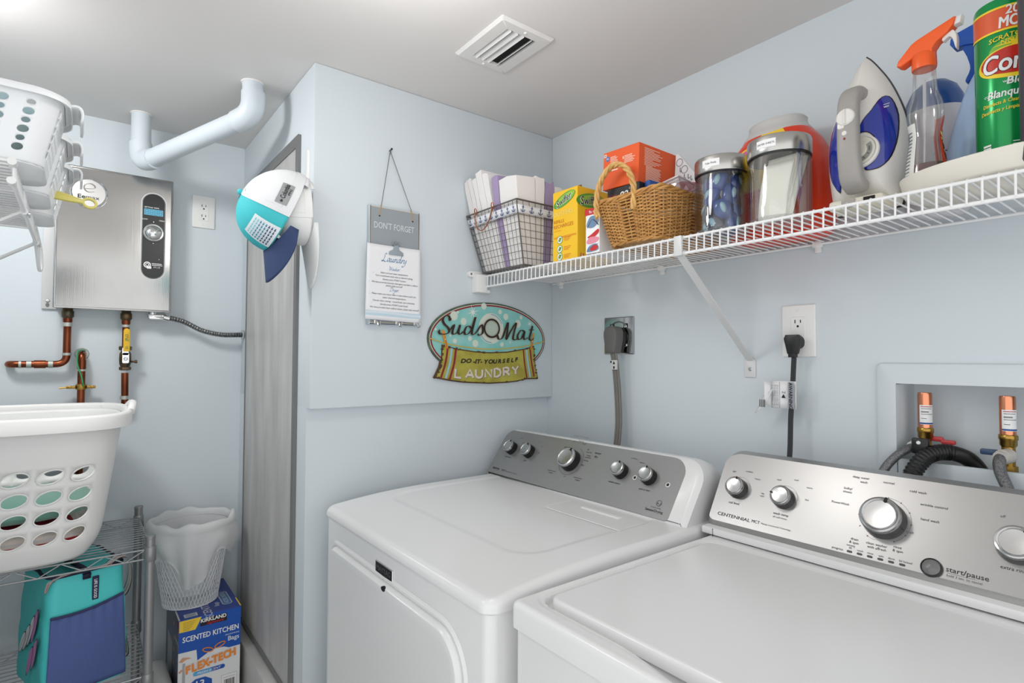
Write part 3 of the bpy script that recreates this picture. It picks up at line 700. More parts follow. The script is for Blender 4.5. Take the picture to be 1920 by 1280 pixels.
# console
cs0 = Vector((-0.300, 0, 0.955)); cs1 = Vector((-0.203, 0, 1.092)); ch = (cs1-cs0).length
F = Fr(cs0, (0, -1, 0), cs1-cs0)
poly = rrect(0.010, -0.004, 0.768, ch+0.004, [0.004, 0.012, 0.062, 0.035], 8)
mb = MB(); console(mb, F, poly, -0.128, 0.014, 0.03)
obj('console', mb, [ENAMEL, ENAMEL], t, angle=60)
GRYP = mat('satin grey console panel', (152, 152, 151), 0.34, 0.55, bump=0.03, bscale=(10, 900, 10))
mb = MB(); gp = rrect(0.0135, 0.006, 0.722, ch-0.004, [0.002, 0.010, 0.045, 0.033], 8); mb.prism(gp, -0.001, 0.0010, F, 0, 0.0006, 1)
pn = obj('control_panel', mb, GRYP, t, label='satin grey control panel')
KR = mat('silver knob ring', (200, 200, 199), 0.22, 1.0); KC = mat('silver knob cap', (186, 186, 185), 0.28, 1.0)
zz = lambda z: (z-0.955)/(1.092-0.955)*ch
for y, z, rad, a in ((0.080, 1.044, 0.0205, -0.25), (0.167, 1.045, 0.0205, -0.2), (0.353, 1.0445, 0.031, -0.35), (0.540, 1.0445, 0.0205, -0.15), (0.630, 1.045, 0.0205, 0)):
    knob(t, F, y, zz(z)-0.010, rad, 0.026 if rad < .03 else 0.030, BLACK, KR, KC, a)
mb = MB(); W_ = 0.0016
mb.text('temperature', 0.0045, F, 0.079, zz(1.012), 0, w=W_, bold=0.01); mb.text('signal', 0.0045, F, 0.166, zz(1.013), 0, w=W_, bold=0.01)
for tx, u, z in (('medium', 0.099, 1.070), ('high', 0.118, 1.058), ('low', 0.118, 1.038), ('on', 0.186, 1.070), ('high', 0.208, 1.058), ('off', 0.208, 1.04)): mb.text(tx, 0.0036, F, u, zz(z), 1, w=W_)
mb.text('timed', 0.006, F, 0.311, zz(1.068), 0, w=W_); mb.text('dry', 0.006, F, 0.309, zz(1.060), 0, w=W_)
mb.text('sensor', 0.0065, F, 0.437, zz(1.068), 0, w=W_); mb.text('dry', 0.0065, F, 0.436, zz(1.059), 0, w=W_)
for tx, u, z in (('more dry', 0.404, 1.066), ('energy', 0.408, 1.058), ('preferred', 0.409, 1.053), ('less dry', 0.407, 1.045), ('damp', 0.402, 1.033), ('off', 0.396, 1.072), ('heavy dry', 0.357, 1.090), ('wrinkle control', 0.405, 1.001), ('no guess', 0.408, 0.996), ('wrinkle control', 0.297, 1.003), ('no guess', 0.296, 0.998), ('off', 0.356, 0.997), ('30', 0.304, 1.044), ('50', 0.330, 1.086), ('casual', 0.372, 1.084)):
    mb.text(tx, 0.0038, F, u, zz(z), 0, w=W_)
mb.text('wrinkle control', 0.0045, F, 0.532, zz(1.010), 0, w=W_, bold=0.01); mb.text('push to start', 0.0045, F, 0.630, zz(1.010), 0, w=W_, bold=0.01)
mb.text('on 40 min', 0.0036, F, 0.563, zz(1.071), 1, w=W_); mb.text('off mini', 0.0036, F, 0.592, zz(1.065), 1, w=W_)
mb.text('BRAVOS', 0.0058, F, 0.052, zz(0.974), 0, bold=0.03, w=W_, sx=1.15); mb.text('MCT', 0.0055, F, 0.090, zz(0.974), 0, bold=0.02, w=W_)
mb.text('Maytag Commercial Technology', 0.0032, F, 0.130, zz(0.9735), 1, w=W_)
mb.text('Sensor', 0.0066, F, 0.678, zz(0.974), 0, 'R', bold=0.02, w=W_); mb.text('Drying', 0.0066, F, 0.679, zz(0.974), 0, 'L', w=W_); mb.text('moisture sensing', 0.003, F, 0.680, zz(0.9805), 1, w=W_)
mb.lathe([(0.0075, 0), (0.0066, 0)], F.at(0.684, zz(0.990), W_), 20, 0, False, False)
for s in (-1, 1): mb.pen([(0.680+s*0.0, zz(0.991)), (0.684+s*0.003, zz(0.987)), (0.684+s*0.0045, zz(0.991))], F, 0.001, 0.5, 0, W_)
ring = [(0.353+0.043*math.cos(a), zz(1.0445)-0.010+0.043*math.sin(a)) for a in [math.radians(205+i*10) for i in range(24)]]
mb.pen(ring, F, 0.0006, 0, 1, W_, 1.0, 2)
obj('lettering', mb, [INKB, INK], pn)
mb = MB()
for u, z in ((0.688, 1.030), (0.588, 1.030)): mb.lathe([(0.006, 0.001), (0.006, 0.0018), (0.0045, 0.002), (0.0045, 0.0012)], F.at(u, zz(z)), 18, 0, False, False); mb.lathe([(0.0035, 0.001), (0.002, 0.002), (0.0003, 0.002)], F.at(u, zz(z)), 14, 1, False, True)
obj('indicator_light', mb, [WHITEINK, INKB], pn)
mb = MB(); fr_ = Fr((-0.170, 0, 1.1065), (0, -1, 0), (1, 0, 0.28)); mb.text('MAYTAG', 0.006, Fr((-0.193, 0, 1.099), (0, -1, 0), (0.6, 0, 0.45)), 0.345, 0.0, 0, w=0.0022, sx=1.8)
obj('lettering', mb, GREYINK, t)

# ------------------------------------------------------------------ washer
t = thing('washer', 'white top-loading washer with a brushed steel control console', 'washing machine', (-0.46, -1.15, 0))
WX0, WX1, WY0, WY1 = -0.806, -0.110, -1.502, -0.800
mb = MB(); mb.prism(rrect(WX0+0.005, WY0+0.005, WX1, WY1-0.004, [0.016, 0.003, 0.003, 0.016], 5), 0.02, 0.9005, flat())
obj('cabinet', mb, ENAMEL, t)
def wtop(x, y):
    z = 0.9440
    s = rr_sd(x, y, -0.530, -1.145, 0.232, 0.318, 0.028)
    z -= 0.0030*sst(0.020, 0.012, s)                       # shallow seat round the lid
    z -= 0.0120*sst(0.0065, 0.001, s)*1.0                    # groove and opening under the lid
    f_ = math.hypot((x+0.765)/0.034, (y+1.20)/0.215)
    z -= 0.016*sst(1.0, 0.3, f_)                            # finger recess at the lid's front edge
    return z
mb = MB(); deck(mb, WX0, WX1, WY0, WY1, 0.9035, wtop, 0.014, 0.010, 150, 150)
obj('top_panel', mb, ENAMEL, t, angle=60)
mb = MB(); mb.prism(rrect(WX0+0.007, WY0+0.007, WX1, WY1-0.006, [0.018, 0.003, 0.003, 0.018], 5), 0.9000, 0.9040, flat()); obj('panel_seam', mb, _M['grey seam'], t)
mb = MB(); deck(mb, -0.757, -0.304, -1.458, -0.832, 0.930, lambda x, y: 0.9475+0.002*(1-((y+1.145)/0.313)**2), 0.026, 0.007, 80, 80)
obj('lid', mb, ENAMEL, t, angle=60)
cs0 = Vector((-0.250, 0, 0.957)); cs1 = Vector((-0.149, 0, 1.121)); ch = (cs1-cs0).length
F = Fr(cs0, (0, -1, 0), cs1-cs0)
WZ = lambda z: (z-0.957)/(1.121-0.957)*ch
mb = MB(); poly = rrect(0.786, 0.0, 1.498, ch+0.004, [0.014, 0.014, 0.036, 0.036], 6)
def wcon():
    ins = inset(poly, 0.002); n = len(poly)
    fr0 = []
    for p in poly: fr0.append((min(max(p[0], 0.782), 1.492), p[1]))
    b0, b1 = 0.020, ch-0.010
    def sh(p, k):
        return (p[0], b0+(p[1]-0)/(ch+0.004)*(b1-b0)) if k else p
    front = [F(*sh((0.7895+(p[0]-0.786)*(0.705/0.712), p[1]), 1), 0.0) for p in poly]
    edge = [F(*p, -0.013) for p in poly]
    back = [Vector((-0.118, q.y, q.z-0.004)) for q in edge]
    mb.loft([front, edge], 0, True, True, False); mb.loft([edge, back], 1, True, False, True)
wcon()
cn = obj('console', mb, [STEEL, mat('grey console back', (170, 170, 170), 0.4)], t, label='brushed steel console', angle=22)
mb = MB(); mb.box((-0.262, -1.497, 0.9465), (-0.118, -0.787, 0.9625), bev=0.004)
mb.box((-0.2625, -0.8155, 0.943), (-0.2615, -0.8145, 0.961), 1); obj('console_base', mb, [ENAMEL, INK], t)
WR = mat('steel knob ring', (176, 176, 176), 0.2, 1.0); WC = mat('spun steel knob cap', (214, 214, 213), 0.25, 1.0); WS = mat('dark grey knob skirt', (84, 84, 85), 0.3, 0.9)
K = [(0.832, 1.047, 0.0215, -0.1), (0.934, 1.046, 0.0215, 1.45), (1.117, 1.0445, 0.0345, -0.2), (1.300, 1.045, 0.0275, -0.5)]
for y, z, rad, a in K: knob(t, F, y+0.006, WZ(z)-0.006, rad, 0.022 if rad < .03 else 0.028, WS, WR, WC, a)
mb = MB(); f = F.at(1.203, WZ(0.9845)); mb.lathe([(0.0155, 0.0), (0.0155, 0.003), (0.014, 0.004)], f, 28, 0, False, False); mb.lathe([(0.0135, 0.002), (0.0125, 0.005), (0.008, 0.0075), (0.0005, 0.0085)], f, 28, 1, False, True)
obj('start_button', mb, [INK, mat('grey button', (112, 112, 112), 0.25)], t, label='round grey start button')
for k in range(6):
    mb = MB(); mb.prism(rrect(-0.0045, -0.0019, 0.0045, 0.0019, 0.0019, 5), 0, 0.0012, F.at(1.079+k*0.0166, WZ(0.9785)), 0, 0.0005, 1)
    obj('indicator_light', mb, mat('dark indicator', (64, 64, 64), 0.3), t)
mb = MB(); W_ = 0.0005
def tx(s, size, u, z, mi=0, al='C', bold=0.0, sx=1.0): mb.text(s, size, F, u, WZ(z), mi, al, 0, bold, W_, sx)
tx('CENTENNIAL', 0.0072, 0.846, 0.9885, 0, bold=0.012, sx=1.25); tx('MCT', 0.0062, 0.896, 0.989, 0, bold=0.01); tx('Maytag Commercial Technology', 0.0034, 0.9075, 0.9888, 1, 'L')
tx('soil level', 0.0052, 0.838, 1.014); tx('wash temp', 0.0052, 0.942, 1.0125); tx('all cold rinses', 0.0038, 0.942, 1.006, 1)
for s, u, z in (('light', 0.818, 1.075), ('medium', 0.852, 1.0795), ('heavy', 0.875, 1.068), ('cool', 0.920, 1.074), ('cool', 0.955, 1.079), ('warm', 0.984, 1.069), ('hot', 0.985, 1.047), ('tap', 0.894, 1.043), ('cold', 0.894, 1.038)): tx(s, 0.0038, u, z, 1)
for s, u, z in (('deep water', 1.072, 1.102), ('wash', 1.078, 1.095), ('normal', 1.119, 1.1005), ('cold wash', 1.166, 1.093), ('wrinkle control', 1.192, 1.075), ('hand wash', 1.190, 1.0525), ('soak', 1.165, 1.029), ('bulky/', 1.054, 1.080), ('sheets', 1.054, 1.074), ('PowerWash', 1.046, 1.053), ('drain', 1.083, 0.9995), ('& spin', 1.083, 0.994), ('clean washer', 1.119, 0.9990), ('with affresh', 1.120, 0.9935), ('rinse', 1.151, 1.0025), ('& spin', 1.152, 0.997)): tx(s, 0.0046, u, z, 0 if 'soak' not in s else 1)
for s, u, z in (('sensing', 1.079, 0.9885), ('fill', 1.079, 0.9845), ('wash', 1.0955, 0.9837), ('rinse', 1.112, 0.9837), ('spin', 1.129, 0.9837), ('done', 1.145, 0.9837), ('lid locked', 1.166, 0.9837)): tx(s, 0.0036, u, z, 1)
tx('progress', 0.004, 1.068, 0.979, 0, 'R')
tx('start/pause', 0.0082, 1.222, 0.9885, 0, 'L', bold=0.01, sx=1.1); tx('hold 3 sec. to cancel', 0.0040, 1.224, 0.9800, 1, 'L'); mb.face(rrect(1.224, WZ(0.983), 1.262, WZ(0.9833), 0.0001), F, W_, 1)
tx('extra rinse', 0.0056, 1.305, 1.009, 0); tx('off', 0.0045, 1.284, 1.078, 1)
for cu, cz, rad, a0, a1 in ((0.838, 1.0475, 0.0275, 20, 130), (0.940, 1.0465, 0.0275, 0, 140), (1.123, 1.045, 0.0415, -60, 100), (1.123, 1.045, 0.0415, 235, 262)):
    mb.pen([(cu+rad*math.cos(math.radians(a)), WZ(cz)-0.006+rad*math.sin(math.radians(a))) for a in range(a0, a1+1, 6)], F, 0.0004, 0, 1, W_, 1.0, 1)
for a in range(-60, 241, 30):
    q = [(1.123+rd*math.cos(math.radians(a)), WZ(1.045)-0.006+rd*math.sin(math.radians(a))) for rd in (0.0405, 0.043)]
    mb.pen(q, F, 0.0011, 0, 0, W_, 1.0, smooth=False)
obj('lettering', mb, [INK, GREYINK], cn)

# ------------------------------------------------------------------ washer supply box in the wall
t = thing('supply_box', 'painted recessed washer supply box in the right wall', 'utility box', (0, -1.25, 1.12))
F = right_wall(0.0)
mb = MB(); o_ = rrect(1.046, 1.02, 1.487, 1.323, 0.012, 4); i_ = rrect(1.083, 1.062, 1.45, 1.28, 0.002, 4)
mb.loft([[F(*p, 0.0) for p in o_], [F(*p, 0.008) for p in inset(o_, 0.002)], [F(*p, 0.010) for p in inset(o_, 0.005)], [F(*p, 0.010) for p in i_], [F(*p, -0.088) for p in inset(i_, 0.004)]], 0, True, False, False); mb.box((0.086, -1.452, 1.058), (0.089, -1.080, 1.284))
obj('frame', mb, WALL, t)
mb = MB(); mb.box((-0.008, -1.449, 1.064), (0.004, -1.084, 1.124), bev=0.002); mb.box((0.004, -1.449, 1.064), (0.09, -1.084, 1.07))
obj('tray_lip', mb, WALL, t)
def arrestor(y, hot, label):
    t = thing('water_hammer_arrestor', label, 'arrestor', (0.035, y, 1.17), group='copper water hammer arrestors')
    f0 = Fr((0.035, y, 0), (1, 0, 0), (0, 1, 0))
    obj('cap_tube', MB().lathe([(0.0125, 1.186), (0.0125, 1.258), (0.0118, 1.2615), (0.0005, 1.2625)], f0, 24), NEWCOPPER, t)
    mb = MB(); mb.lathe([(0.010, 1.164), (0.0135, 1.169), (0.0135, 1.178), (0.015, 1.180), (0.015, 1.187), (0.0125, 1.19)], f0, 8)
    obj('brass_nut', mb, BRASS, t)
    mb = MB(); n = 10; a0, a1 = math.radians(150), math.radians(270)
    P = lambda u, v, r=0.0128: (0.035+r*math.cos(a0+(a1-a0)*u), y+r*math.sin(a0+(a1-a0)*u), 1.196+0.040*v)
    mb.grid(lambda u, v: P(u, v), n, 1); mb.grid(lambda u, v: P(u, 0.02+0.08*v, 0.013), n, 1, 1); mb.grid(lambda u, v: P(0.1+u*0.8, 0.90+0.035*v, 0.013), n, 1, 2)
    for k, w in ((0.80, .7), (0.66, .5), (0.62, .5), (0.52, .8), (0.3, .35)): mb.grid(lambda u, v: P(0.12+u*w, k+0.025*v, 0.013), n, 1, 3)
    obj('label', mb, [PAPER, mat('blue print', (36, 84, 150), 0.6), mat('red print', (176, 52, 48), 0.6), INK], t)
    mb = MB(); mb.tube([(0.035, y, 1.166), (0.035, y, 1.120), (0.035, y, 1.075)], 0.0105, 14)
    mb.lathe([(0.014, 0), (0.014, 0.012)], Fr((0.035, y, 1.118), (1, 0, 0), (0, 1, 0)), 8)
    obj('valve_body', mb, BRASS, t)
    mb = MB(); col = mat('red valve handle', (196, 62, 66), 0.4) if hot else mat('blue valve handle', (52, 74, 108), 0.4)
    if hot:
        mb.box((0.034, y-0.030, 1.162), (0.044, y-0.008, 1.172), bev=0.003); mb.box((0.032, y-0.050, 1.158), (0.044, y-0.026, 1.167), bev=0.003)
    else:
        mb.box((0.012, y+0.010, 1.149), (0.022, y+0.038, 1.160), bev=0.003)
    obj('valve_handle', mb, col, t)
    return t
arrestor(-1.121, True, 'copper arrestor above the black drain hose, with red valve handle')
arrestor(-1.252, False, 'copper arrestor to the right of the black drain hose, with blue valve handle')
BRAID = mat('braided steel hose', (150, 150, 152), 0.35, 0.9, bump=0.8, bscale=(700, 700, 350), var=0.6, vscale=(420, 420, 300), col2=(96, 96, 98))
def hose(name, pts, r, m, label, cat, seg=8, coll=None):
    t = thing(name, label, cat, pts[0])
    p = smoothpath(pts, seg); obj('hose', MB().tube(p, r, 14), m, t)
    mb = MB(); d = (p[3]-p[0]).normalized(); mb.tube([p[0]-d*0.002, p[0]+d*0.020], r*1.45, 16); mb.tube([p[0]+d*0.020, p[0]+d*0.03], r*1.2, 16)
    obj('coupling_nut', mb, coll, t)
    return t
hose('supply_hose', [(0.022, -1.118, 1.155), (-0.004, -1.108, 1.150), (-0.03, -1.092, 1.135), (-0.055, -1.075, 1.105), (-0.075, -1.066, 1.06), (-0.085, -1.06, 0.98)], 0.0085, BRAID, 'braided steel hose behind the black drain hose', 'hose', coll=PLASTIC)
hose('supply_hose', [(0.022, -1.254, 1.150), (-0.008, -1.248, 1.146), (-0.026, -1.252, 1.125), (-0.045, -1.266, 1.098), (-0.07, -1.285, 1.05), (-0.08, -1.29, 0.98)], 0.0095, BRAID, 'braided steel hose under the blue valve handle', 'hose', coll=mat('off white collar', (196, 192, 186), 0.45))
t = thing('drain_hose', 'black corrugated drain hose arching over the box lip', 'hose', (-0.02, -1.15, 1.12))
path = smoothpath([(-0.090, -1.113, 1.00), (-0.075, -1.116, 1.06), (-0.055, -1.124, 1.105), (-0.028, -1.140, 1.138), (0.0, -1.163, 1.147), (0.022, -1.190, 1.138), (0.035, -1.207, 1.115), (0.04, -1.215, 1.085)], 26)
rr = [0.0150+0.0013*math.sin(i*2*PI/4.2)*(1 if i < len(path)*0.62 else 0.0) for i in range(len(path))]
obj('hose', MB().tube(path, rr, 18), mat('black rubber hose', (18, 18, 19), 0.42), t, angle=80)
mb = MB(); mb.box((-0.022, -1.142, 1.140), (-0.012, -1.112, 1.172), bev=0.004); mb.lathe([(0.004, 0), (0.003, 0.002)], right_wall(-0.022).at(1.125, 1.163), 10, 1)
obj('hose_strap', mb, [BLACK, WHITEINK], t, label='black plastic hose strap')
# ================================================================== wire shelf on the right wall
SZ = 1.600; SX = -0.315; SF = 1.6025      # wire centre height, front edge, resting height
t = thing('wire_shelf', 'long white wire shelf on the right wall above the machines', 'shelf', (0, -0.9, SZ))
mb = MB(); y = -0.020
while y > -1.74:
    mb.tube([(-0.010, y, SZ), (SX+0.004, y, SZ), (SX, y, SZ-0.003), (SX-0.001, y, SZ-0.0385)], 0.0017, 6, caps=False); y -= 0.0185
obj('deck_wires', mb, WIRE, t)
mb = MB()
for (x, z, r) in ((SX+0.001, SZ-0.004, 0.0030), (SX+0.002, SZ-0.0385, 0.0034), (-0.012, SZ-0.004, 0.0030), (-0.165, SZ-0.0045, 0.0028)): mb.tube([(x, -0.012, z), (x, -1.75, z)], r, 10)
obj('long_rods', mb, WIRE, t)
mb = MB(); F = back_wall(-0.0005)
mb.prism(rrect(-0.352, 1.541, -0.309, 1.600, 0.003, 3), 0, 0.030, F, 0, 0.003); mb.prism(rrect(-0.372, 1.592, -0.320, 1.611, 0.007, 4), 0, 0.012, F, 0, 0.002); mb.box((-0.312, -0.028, 1.541), (-0.296, -0.004, 1.553), bev=0.003)
mb.lathe([(0.0035, 0), (0.0035, 0.001), (0.001, 0.0014)], F.at(-0.362, 1.601, 0.012), 12, 1)
obj('end_bracket', mb, [PLASTIC, GREYINK], t)
mb = MB(); a = Vector((SX+0.002, -0.772, SZ-0.041)); b = Vector((-0.006, -0.760, 1.328)); d = (b-a).normalized(); n = Vector((0, 1, 0)); k = d.cross(n)
mb.loft([[p+n*s*0.0088+k*q*0.0022 for s, q in ((-1, -1), (1, -1), (1, 1), (-1, 1))] for p in (a, b)])
mb.prism(rrect(0.744, 1.283, 0.774, 1.332, [0.002, 0.002, 0.010, 0.004], 4), 0, 0.004, right_wall(-0.0003), 0, 0.001)
mb.tube([(SX+0.002, -0.786, SZ-0.0385), (SX+0.002, -0.758, SZ-0.0385)], 0.0058, 12)
mb.prism(rrect(0.762, 1.556, 0.782, 1.60, 0.002), 0, 0.004, right_wall(SX-0.004), 0, 0.001)
br = obj('brace', mb, mat('satin white strap', (214, 214, 214), 0.4), t)
mb = MB(); screw(mb, right_wall(-0.0043), 0.760, 1.304, 0.005, 0.002); obj('screw', mb, CHROME, br)
for y in (-0.055, -0.492, -0.931, -1.36):
    mb = MB(); mb.box((-0.020, y-0.010, 1.587), (-0.001, y+0.010, 1.604), bev=0.004); mb.box((-0.012, y-0.007, 1.576), (-0.001, y+0.007, 1.588), bev=0.003); obj('wall_clip', mb, PLASTIC, t)

def inpoly(p, q):
    c = False; n = len(q)
    for i in range(n):
        a, b = q[i], q[i-1]
        if (a[1] > p[1]) != (b[1] > p[1]) and p[0] < (b[0]-a[0])*(p[1]-a[1])/(b[1]-a[1])+a[0]: c = not c
    return c
def patch(mb, poly, surf, cell, mi=0):
    """lay a flat outline onto a curved surface, cell by cell; surf(u, v) -> point"""
    us = [p[0] for p in poly]; vs = [p[1] for p in poly]
    b = bmesh.new(); b.faces.new([b.verts.new((p[0], p[1], 0)) for p in poly])
    for ax, L in ((0, us), (1, vs)):
        c = min(L)+cell
        while c < max(L)-cell*0.3:
            no = (1, 0, 0) if ax == 0 else (0, 1, 0); co = (c, 0, 0) if ax == 0 else (0, c, 0)
            bmesh.ops.bisect_plane(b, geom=b.verts[:]+b.edges[:]+b.faces[:], plane_co=co, plane_no=no, dist=1e-7); c += cell
    mb.bm(b, mi, lambda c: surf(c.x, c.y))
def spl(P, n=5): return [(p.x, p.y) for p in catmull([Vector(p) for p in P], n, True)]

# ------------------------------------------------------------------ wire basket with cloths
GWIRE = mat('dull grey wire', (112, 108, 104), 0.45, 0.7)
t = thing('wire_basket', 'grey wire mesh basket with anchor ribbon on the shelf end', 'basket', (-0.20, -0.13, SF))
B0 = (-0.322, -0.232, -0.07, -0.022); B1 = (-0.378, -0.268, -0.03, -0.008); z0, z1 = SF+0.004, 1.786
def wb(a, b, s):   # a, b in 0..1 across x and y, s height
    x0 = B0[0]+(B1[0]-B0[0])*s; y0 = B0[1]+(B1[1]-B0[1])*s; x1 = B0[2]+(B1[2]-B0[2])*s; y1 = B0[3]+(B1[3]-B0[3])*s
    return Vector((x0+(x1-x0)*a, y0+(y1-y0)*b, z0+(z1-z0)*s))
mb = MB()
for k in range(1, 9): s = k/9.0; mb.tube([wb(0, 0, s), wb(1, 0, s), wb(1, 1, s), wb(0, 1, s)], 0.0009, 5, closed=True)
NX, NY = 15, 13
for i in range(NX+1):
    a = i/NX; mb.tube([wb(a, 0, 1), wb(a, 0, 0), wb(a, 1, 0), wb(a, 1, 1)], 0.0009, 5)
for i in range(1, NY):
    b = i/NY; mb.tube([wb(0, b, 1), wb(0, b, 0), wb(1, b, 0), wb(1, b, 1)], 0.0009, 5)
obj('mesh_wires', mb, GWIRE, t)
mb = MB(); mb.tube([wb(0, 0, 1), wb(1, 0, 1), wb(1, 1, 1), wb(0, 1, 1)], 0.0026, 8, closed=True); mb.tube([wb(0, 0, 0), wb(1, 0, 0), wb(1, 1, 0), wb(0, 1, 0)], 0.0022, 8, closed=True)
for a, b in ((0, 0), (0, 1), (1, 0), (1, 1)): mb.tube([wb(a, b, 0), wb(a, b, 1)], 0.0022, 8)
obj('frame', mb, GWIRE, t)
mb = MB(); RIB = mat('white ribbon', (228, 230, 234), 0.7); NAVY = mat('navy print', (34, 58, 112), 0.6)
def rib(face, off):
    pts = []
    n = 14
    for i in range(n+1):
        q = i/n; wv = 0.0012*math.sin(i*2.2)
        lo = wb(0, 1-q, 0.80) if face == 0 else wb(q, 0, 0.80); hi = wb(0, 1-q, 0.925) if face == 0 else wb(q, 0, 0.925)
        dn = Vector((-1, 0, 0)) if face == 0 else Vector((0, -1, 0))
        pts.append((lo+dn*(off+wv), hi+dn*(off+wv)))
    return pts
for fc in (0, 1):
    p = rib(fc, 0.0020); mb.add([q for a in p for q in a], [(2*i, 2*i+2, 2*i+3, 2*i+1) for i in range(len(p)-1)], 0)
rb = obj('ribbon', mb, RIB, t, label='white ribbon printed with navy anchors', solid=0.0003)
mb = MB()
for fc in (0, 1):
    o = wb(0, 1, 0.8625) if fc == 0 else wb(0, 0, 0.8625); e = wb(0, 0, 0.8625) if fc == 0 else wb(1, 0, 0.8625)
    up = (wb(0, 0, 1)-wb(0, 0, 0)) if fc == 0 else (wb(0.5, 0, 1)-wb(0.5, 0, 0))
    fa = Fr(o, e-o, up, (-1, 0, 0.1) if fc == 0 else (0, -1, 0.1)); L = (e-o).length
    na = 9 if fc == 0 else 10
    for i in range(na):
        c = fa.at((i+0.5)*L/na, 0, 0.0045)
        mb.pen([(0, 0.007), (0, -0.008)], c, 0.0022, 0, 0, 0, 1, smooth=False); mb.pen([(-0.004, 0.0045), (0.004, 0.0045)], c, 0.0018, PI/2, 0, 0, 1, smooth=False)
        mb.pen([(-0.0075, -0.002), (-0.005, -0.007), (0, -0.0085), (0.005, -0.007), (0.0075, -0.002)], c, 0.0022, PI/2, 0, 0, 1)
        mb.lathe([(0.002, 0), (0.0009, 0)], c.at(0, 0.0085), 8, 0, False, False)
obj('anchor_print', mb, NAVY, rb)
mb = MB(); hp = [(-0.050, 0.0), (-0.054, -0.024), (-0.046, -0.048), (-0.022, -0.062), (0.006, -0.052), (0.030, -0.024), (0.040, 0.0)]
fh = Fr(wb(0, 0.58, 1.0), (0, -1, 0), wb(0, 0, 1)-wb(0, 0, 0), (-1, 0, 0))
mb.tube([fh(u, v, 0.006+0.006*(-v/0.06)) for u, v in [(p.x, p.y) for p in catmull([Vector(p) for p in hp], 6)]], 0.0018, 8)
for u in (-0.050, 0.040): mb.tube([fh(u+0.006*math.cos(a), 0.002+0.010*math.sin(a), 0.005) for a in [2*PI*k/14 for k in range(14)]], 0.0016, 6, closed=True)
obj('handle', mb, mat('copper wire', (186, 118, 86), 0.35, 0.9), t, label='copper wire drop handle')
CLW = mat('white soft cloth', (236, 232, 230), 0.95, sheen=0.3, bump=0.2, bscale=(120, 120, 120)); CLL = mat('lavender soft cloth', (164, 146, 184), 0.95, sheen=0.3, bump=0.3, bscale=(160, 160, 160))
def cloth(a0, a1, b0, b1, top, m, label, lean=0.0, along='y', seed=0):
    """folded cloth standing in the basket; fraction a0..a1 across x, b0..b1 across y"""
    R = random.Random(seed); mb = MB(); rings = []
    nz = 9; ht = (top-z0)/(z1-z0)
    for k in range(nz+1):
        s = 0.03+(ht-0.03)*k/nz; e = min(1.08, s); ring = []
        pts = [(a0, b0), (a0, (b0+b1)/2), (a0, b1), ((a0+a1)/2, b1), (a1, b1), (a1, (b0+b1)/2), (a1, b0), ((a0+a1)/2, b0)]
        for i, (a, b) in enumerate(pts):
            p = wb(0.03+0.94*a, 0.03+0.94*b, s) if s <= 1 else wb(0.03+0.94*a, 0.03+0.94*b, 1)+(wb(0.03+0.94*a, 0.03+0.94*b, 1)-wb(0.03+0.94*a, 0.03+0.94*b, 0))*(s-1)*0.55
            p = Vector((p.x+R.uniform(-1, 1)*0.0008, min(p.y+R.uniform(-1, 1)*0.0008, -0.004), z0+(z1-z0)*s))
            if s > 0.9: p.y = min(-0.004, p.y+lean*(s-0.9))
            if k == nz: p.z += R.uniform(-0.004, 0.006)
            ring.append(p)
        rings.append(ring)
    mb.loft(rings); o = obj('folded_cloth', mb, m, angle=60)
    tag(o, label, 'cloth', 'folded cloths in the wire basket')
    return o
ns = [(1.0, 0.905, 1.897, 'white folded cloth at the wall end of the wire basket'), (0.895, 0.82, 1.898, 'second white folded cloth from the wall in the wire basket'), (0.81, 0.73, 1.893, 'third white folded cloth from the wall in the wire basket'), (0.72, 0.60, 1.908, 'tall white folded cloth peaking above its row in the wire basket'), (0.59, 0.48, 1.893, 'white folded cloth just left of the front lavender one')]
for i, (b1, b0, tp, lb) in enumerate(ns): cloth(0.0, 0.55, b0, b1, tp, CLW, lb, 0.02, seed=i)
cloth(0.0, 0.55, 0.345, 0.465, 1.876, CLL, 'lavender folded cloth at the front of the wire basket', seed=11)
cloth(0.0, 0.20, 0.0, 0.33, 1.858, CLW, 'white folded cloth at the near corner of the wire basket', seed=12)
cloth(0.21, 0.31, 0.0, 0.33, 1.866, CLW, 'narrow white cloth left of the rear lavender cloth', seed=13)
cloth(0.32, 0.42, 0.0, 0.33, 1.858, CLL, 'lavender folded cloth on the right side of the wire basket', seed=14)
cloth(0.43, 0.54, 0.0, 0.33, 1.845, CLW, 'white cloth right of the rear lavender cloth', seed=15)
cloth(0.55, 0.75, 0.0, 0.33, 1.842, CLW, 'white cloth beside the yellow carton', seed=16)

# ------------------------------------------------------------------ cartons
YB = mat('yellow carton', (246, 196, 30), 0.5); OL = mat('pale red print', (196, 86, 44), 0.6); GRN = mat('green print oval', (88, 160, 60), 0.6); ORP = mat('orange print', (224, 120, 30), 0.6); REDP = mat('red carton print', (200, 40, 40), 0.55)
t = thing('duster_carton', 'yellow duster refill carton between the wire and wicker baskets', 'carton', (-0.22, -0.38, SF))
yx0, yx1, yy0, yy1, yz0, yz1 = -0.293, -0.150, -0.429, -0.329, SF, 1.802
mb = MB(); mb.box((yx0, yy0, yz0), (yx1, yy1, yz1), bev=0.0012, seg=1); obj('box', mb, YB, t)
mb = MB(); mb.prism([(0.334, 0), (0.424, 0), (0.422, 0.0085), (0.40, 0.010), (0.36, 0.008), (0.336, 0.003)], 0, 0.001, Fr((-0.27, 0, yz1-0.001), (0, -1, 0), (0, 0, 1), (-1, 0, 0)))
obj('top_flap', mb, mat('brown card', (120, 84, 50), 0.8), t)
F = right_wall(yx0); G = back_wall(yy0)
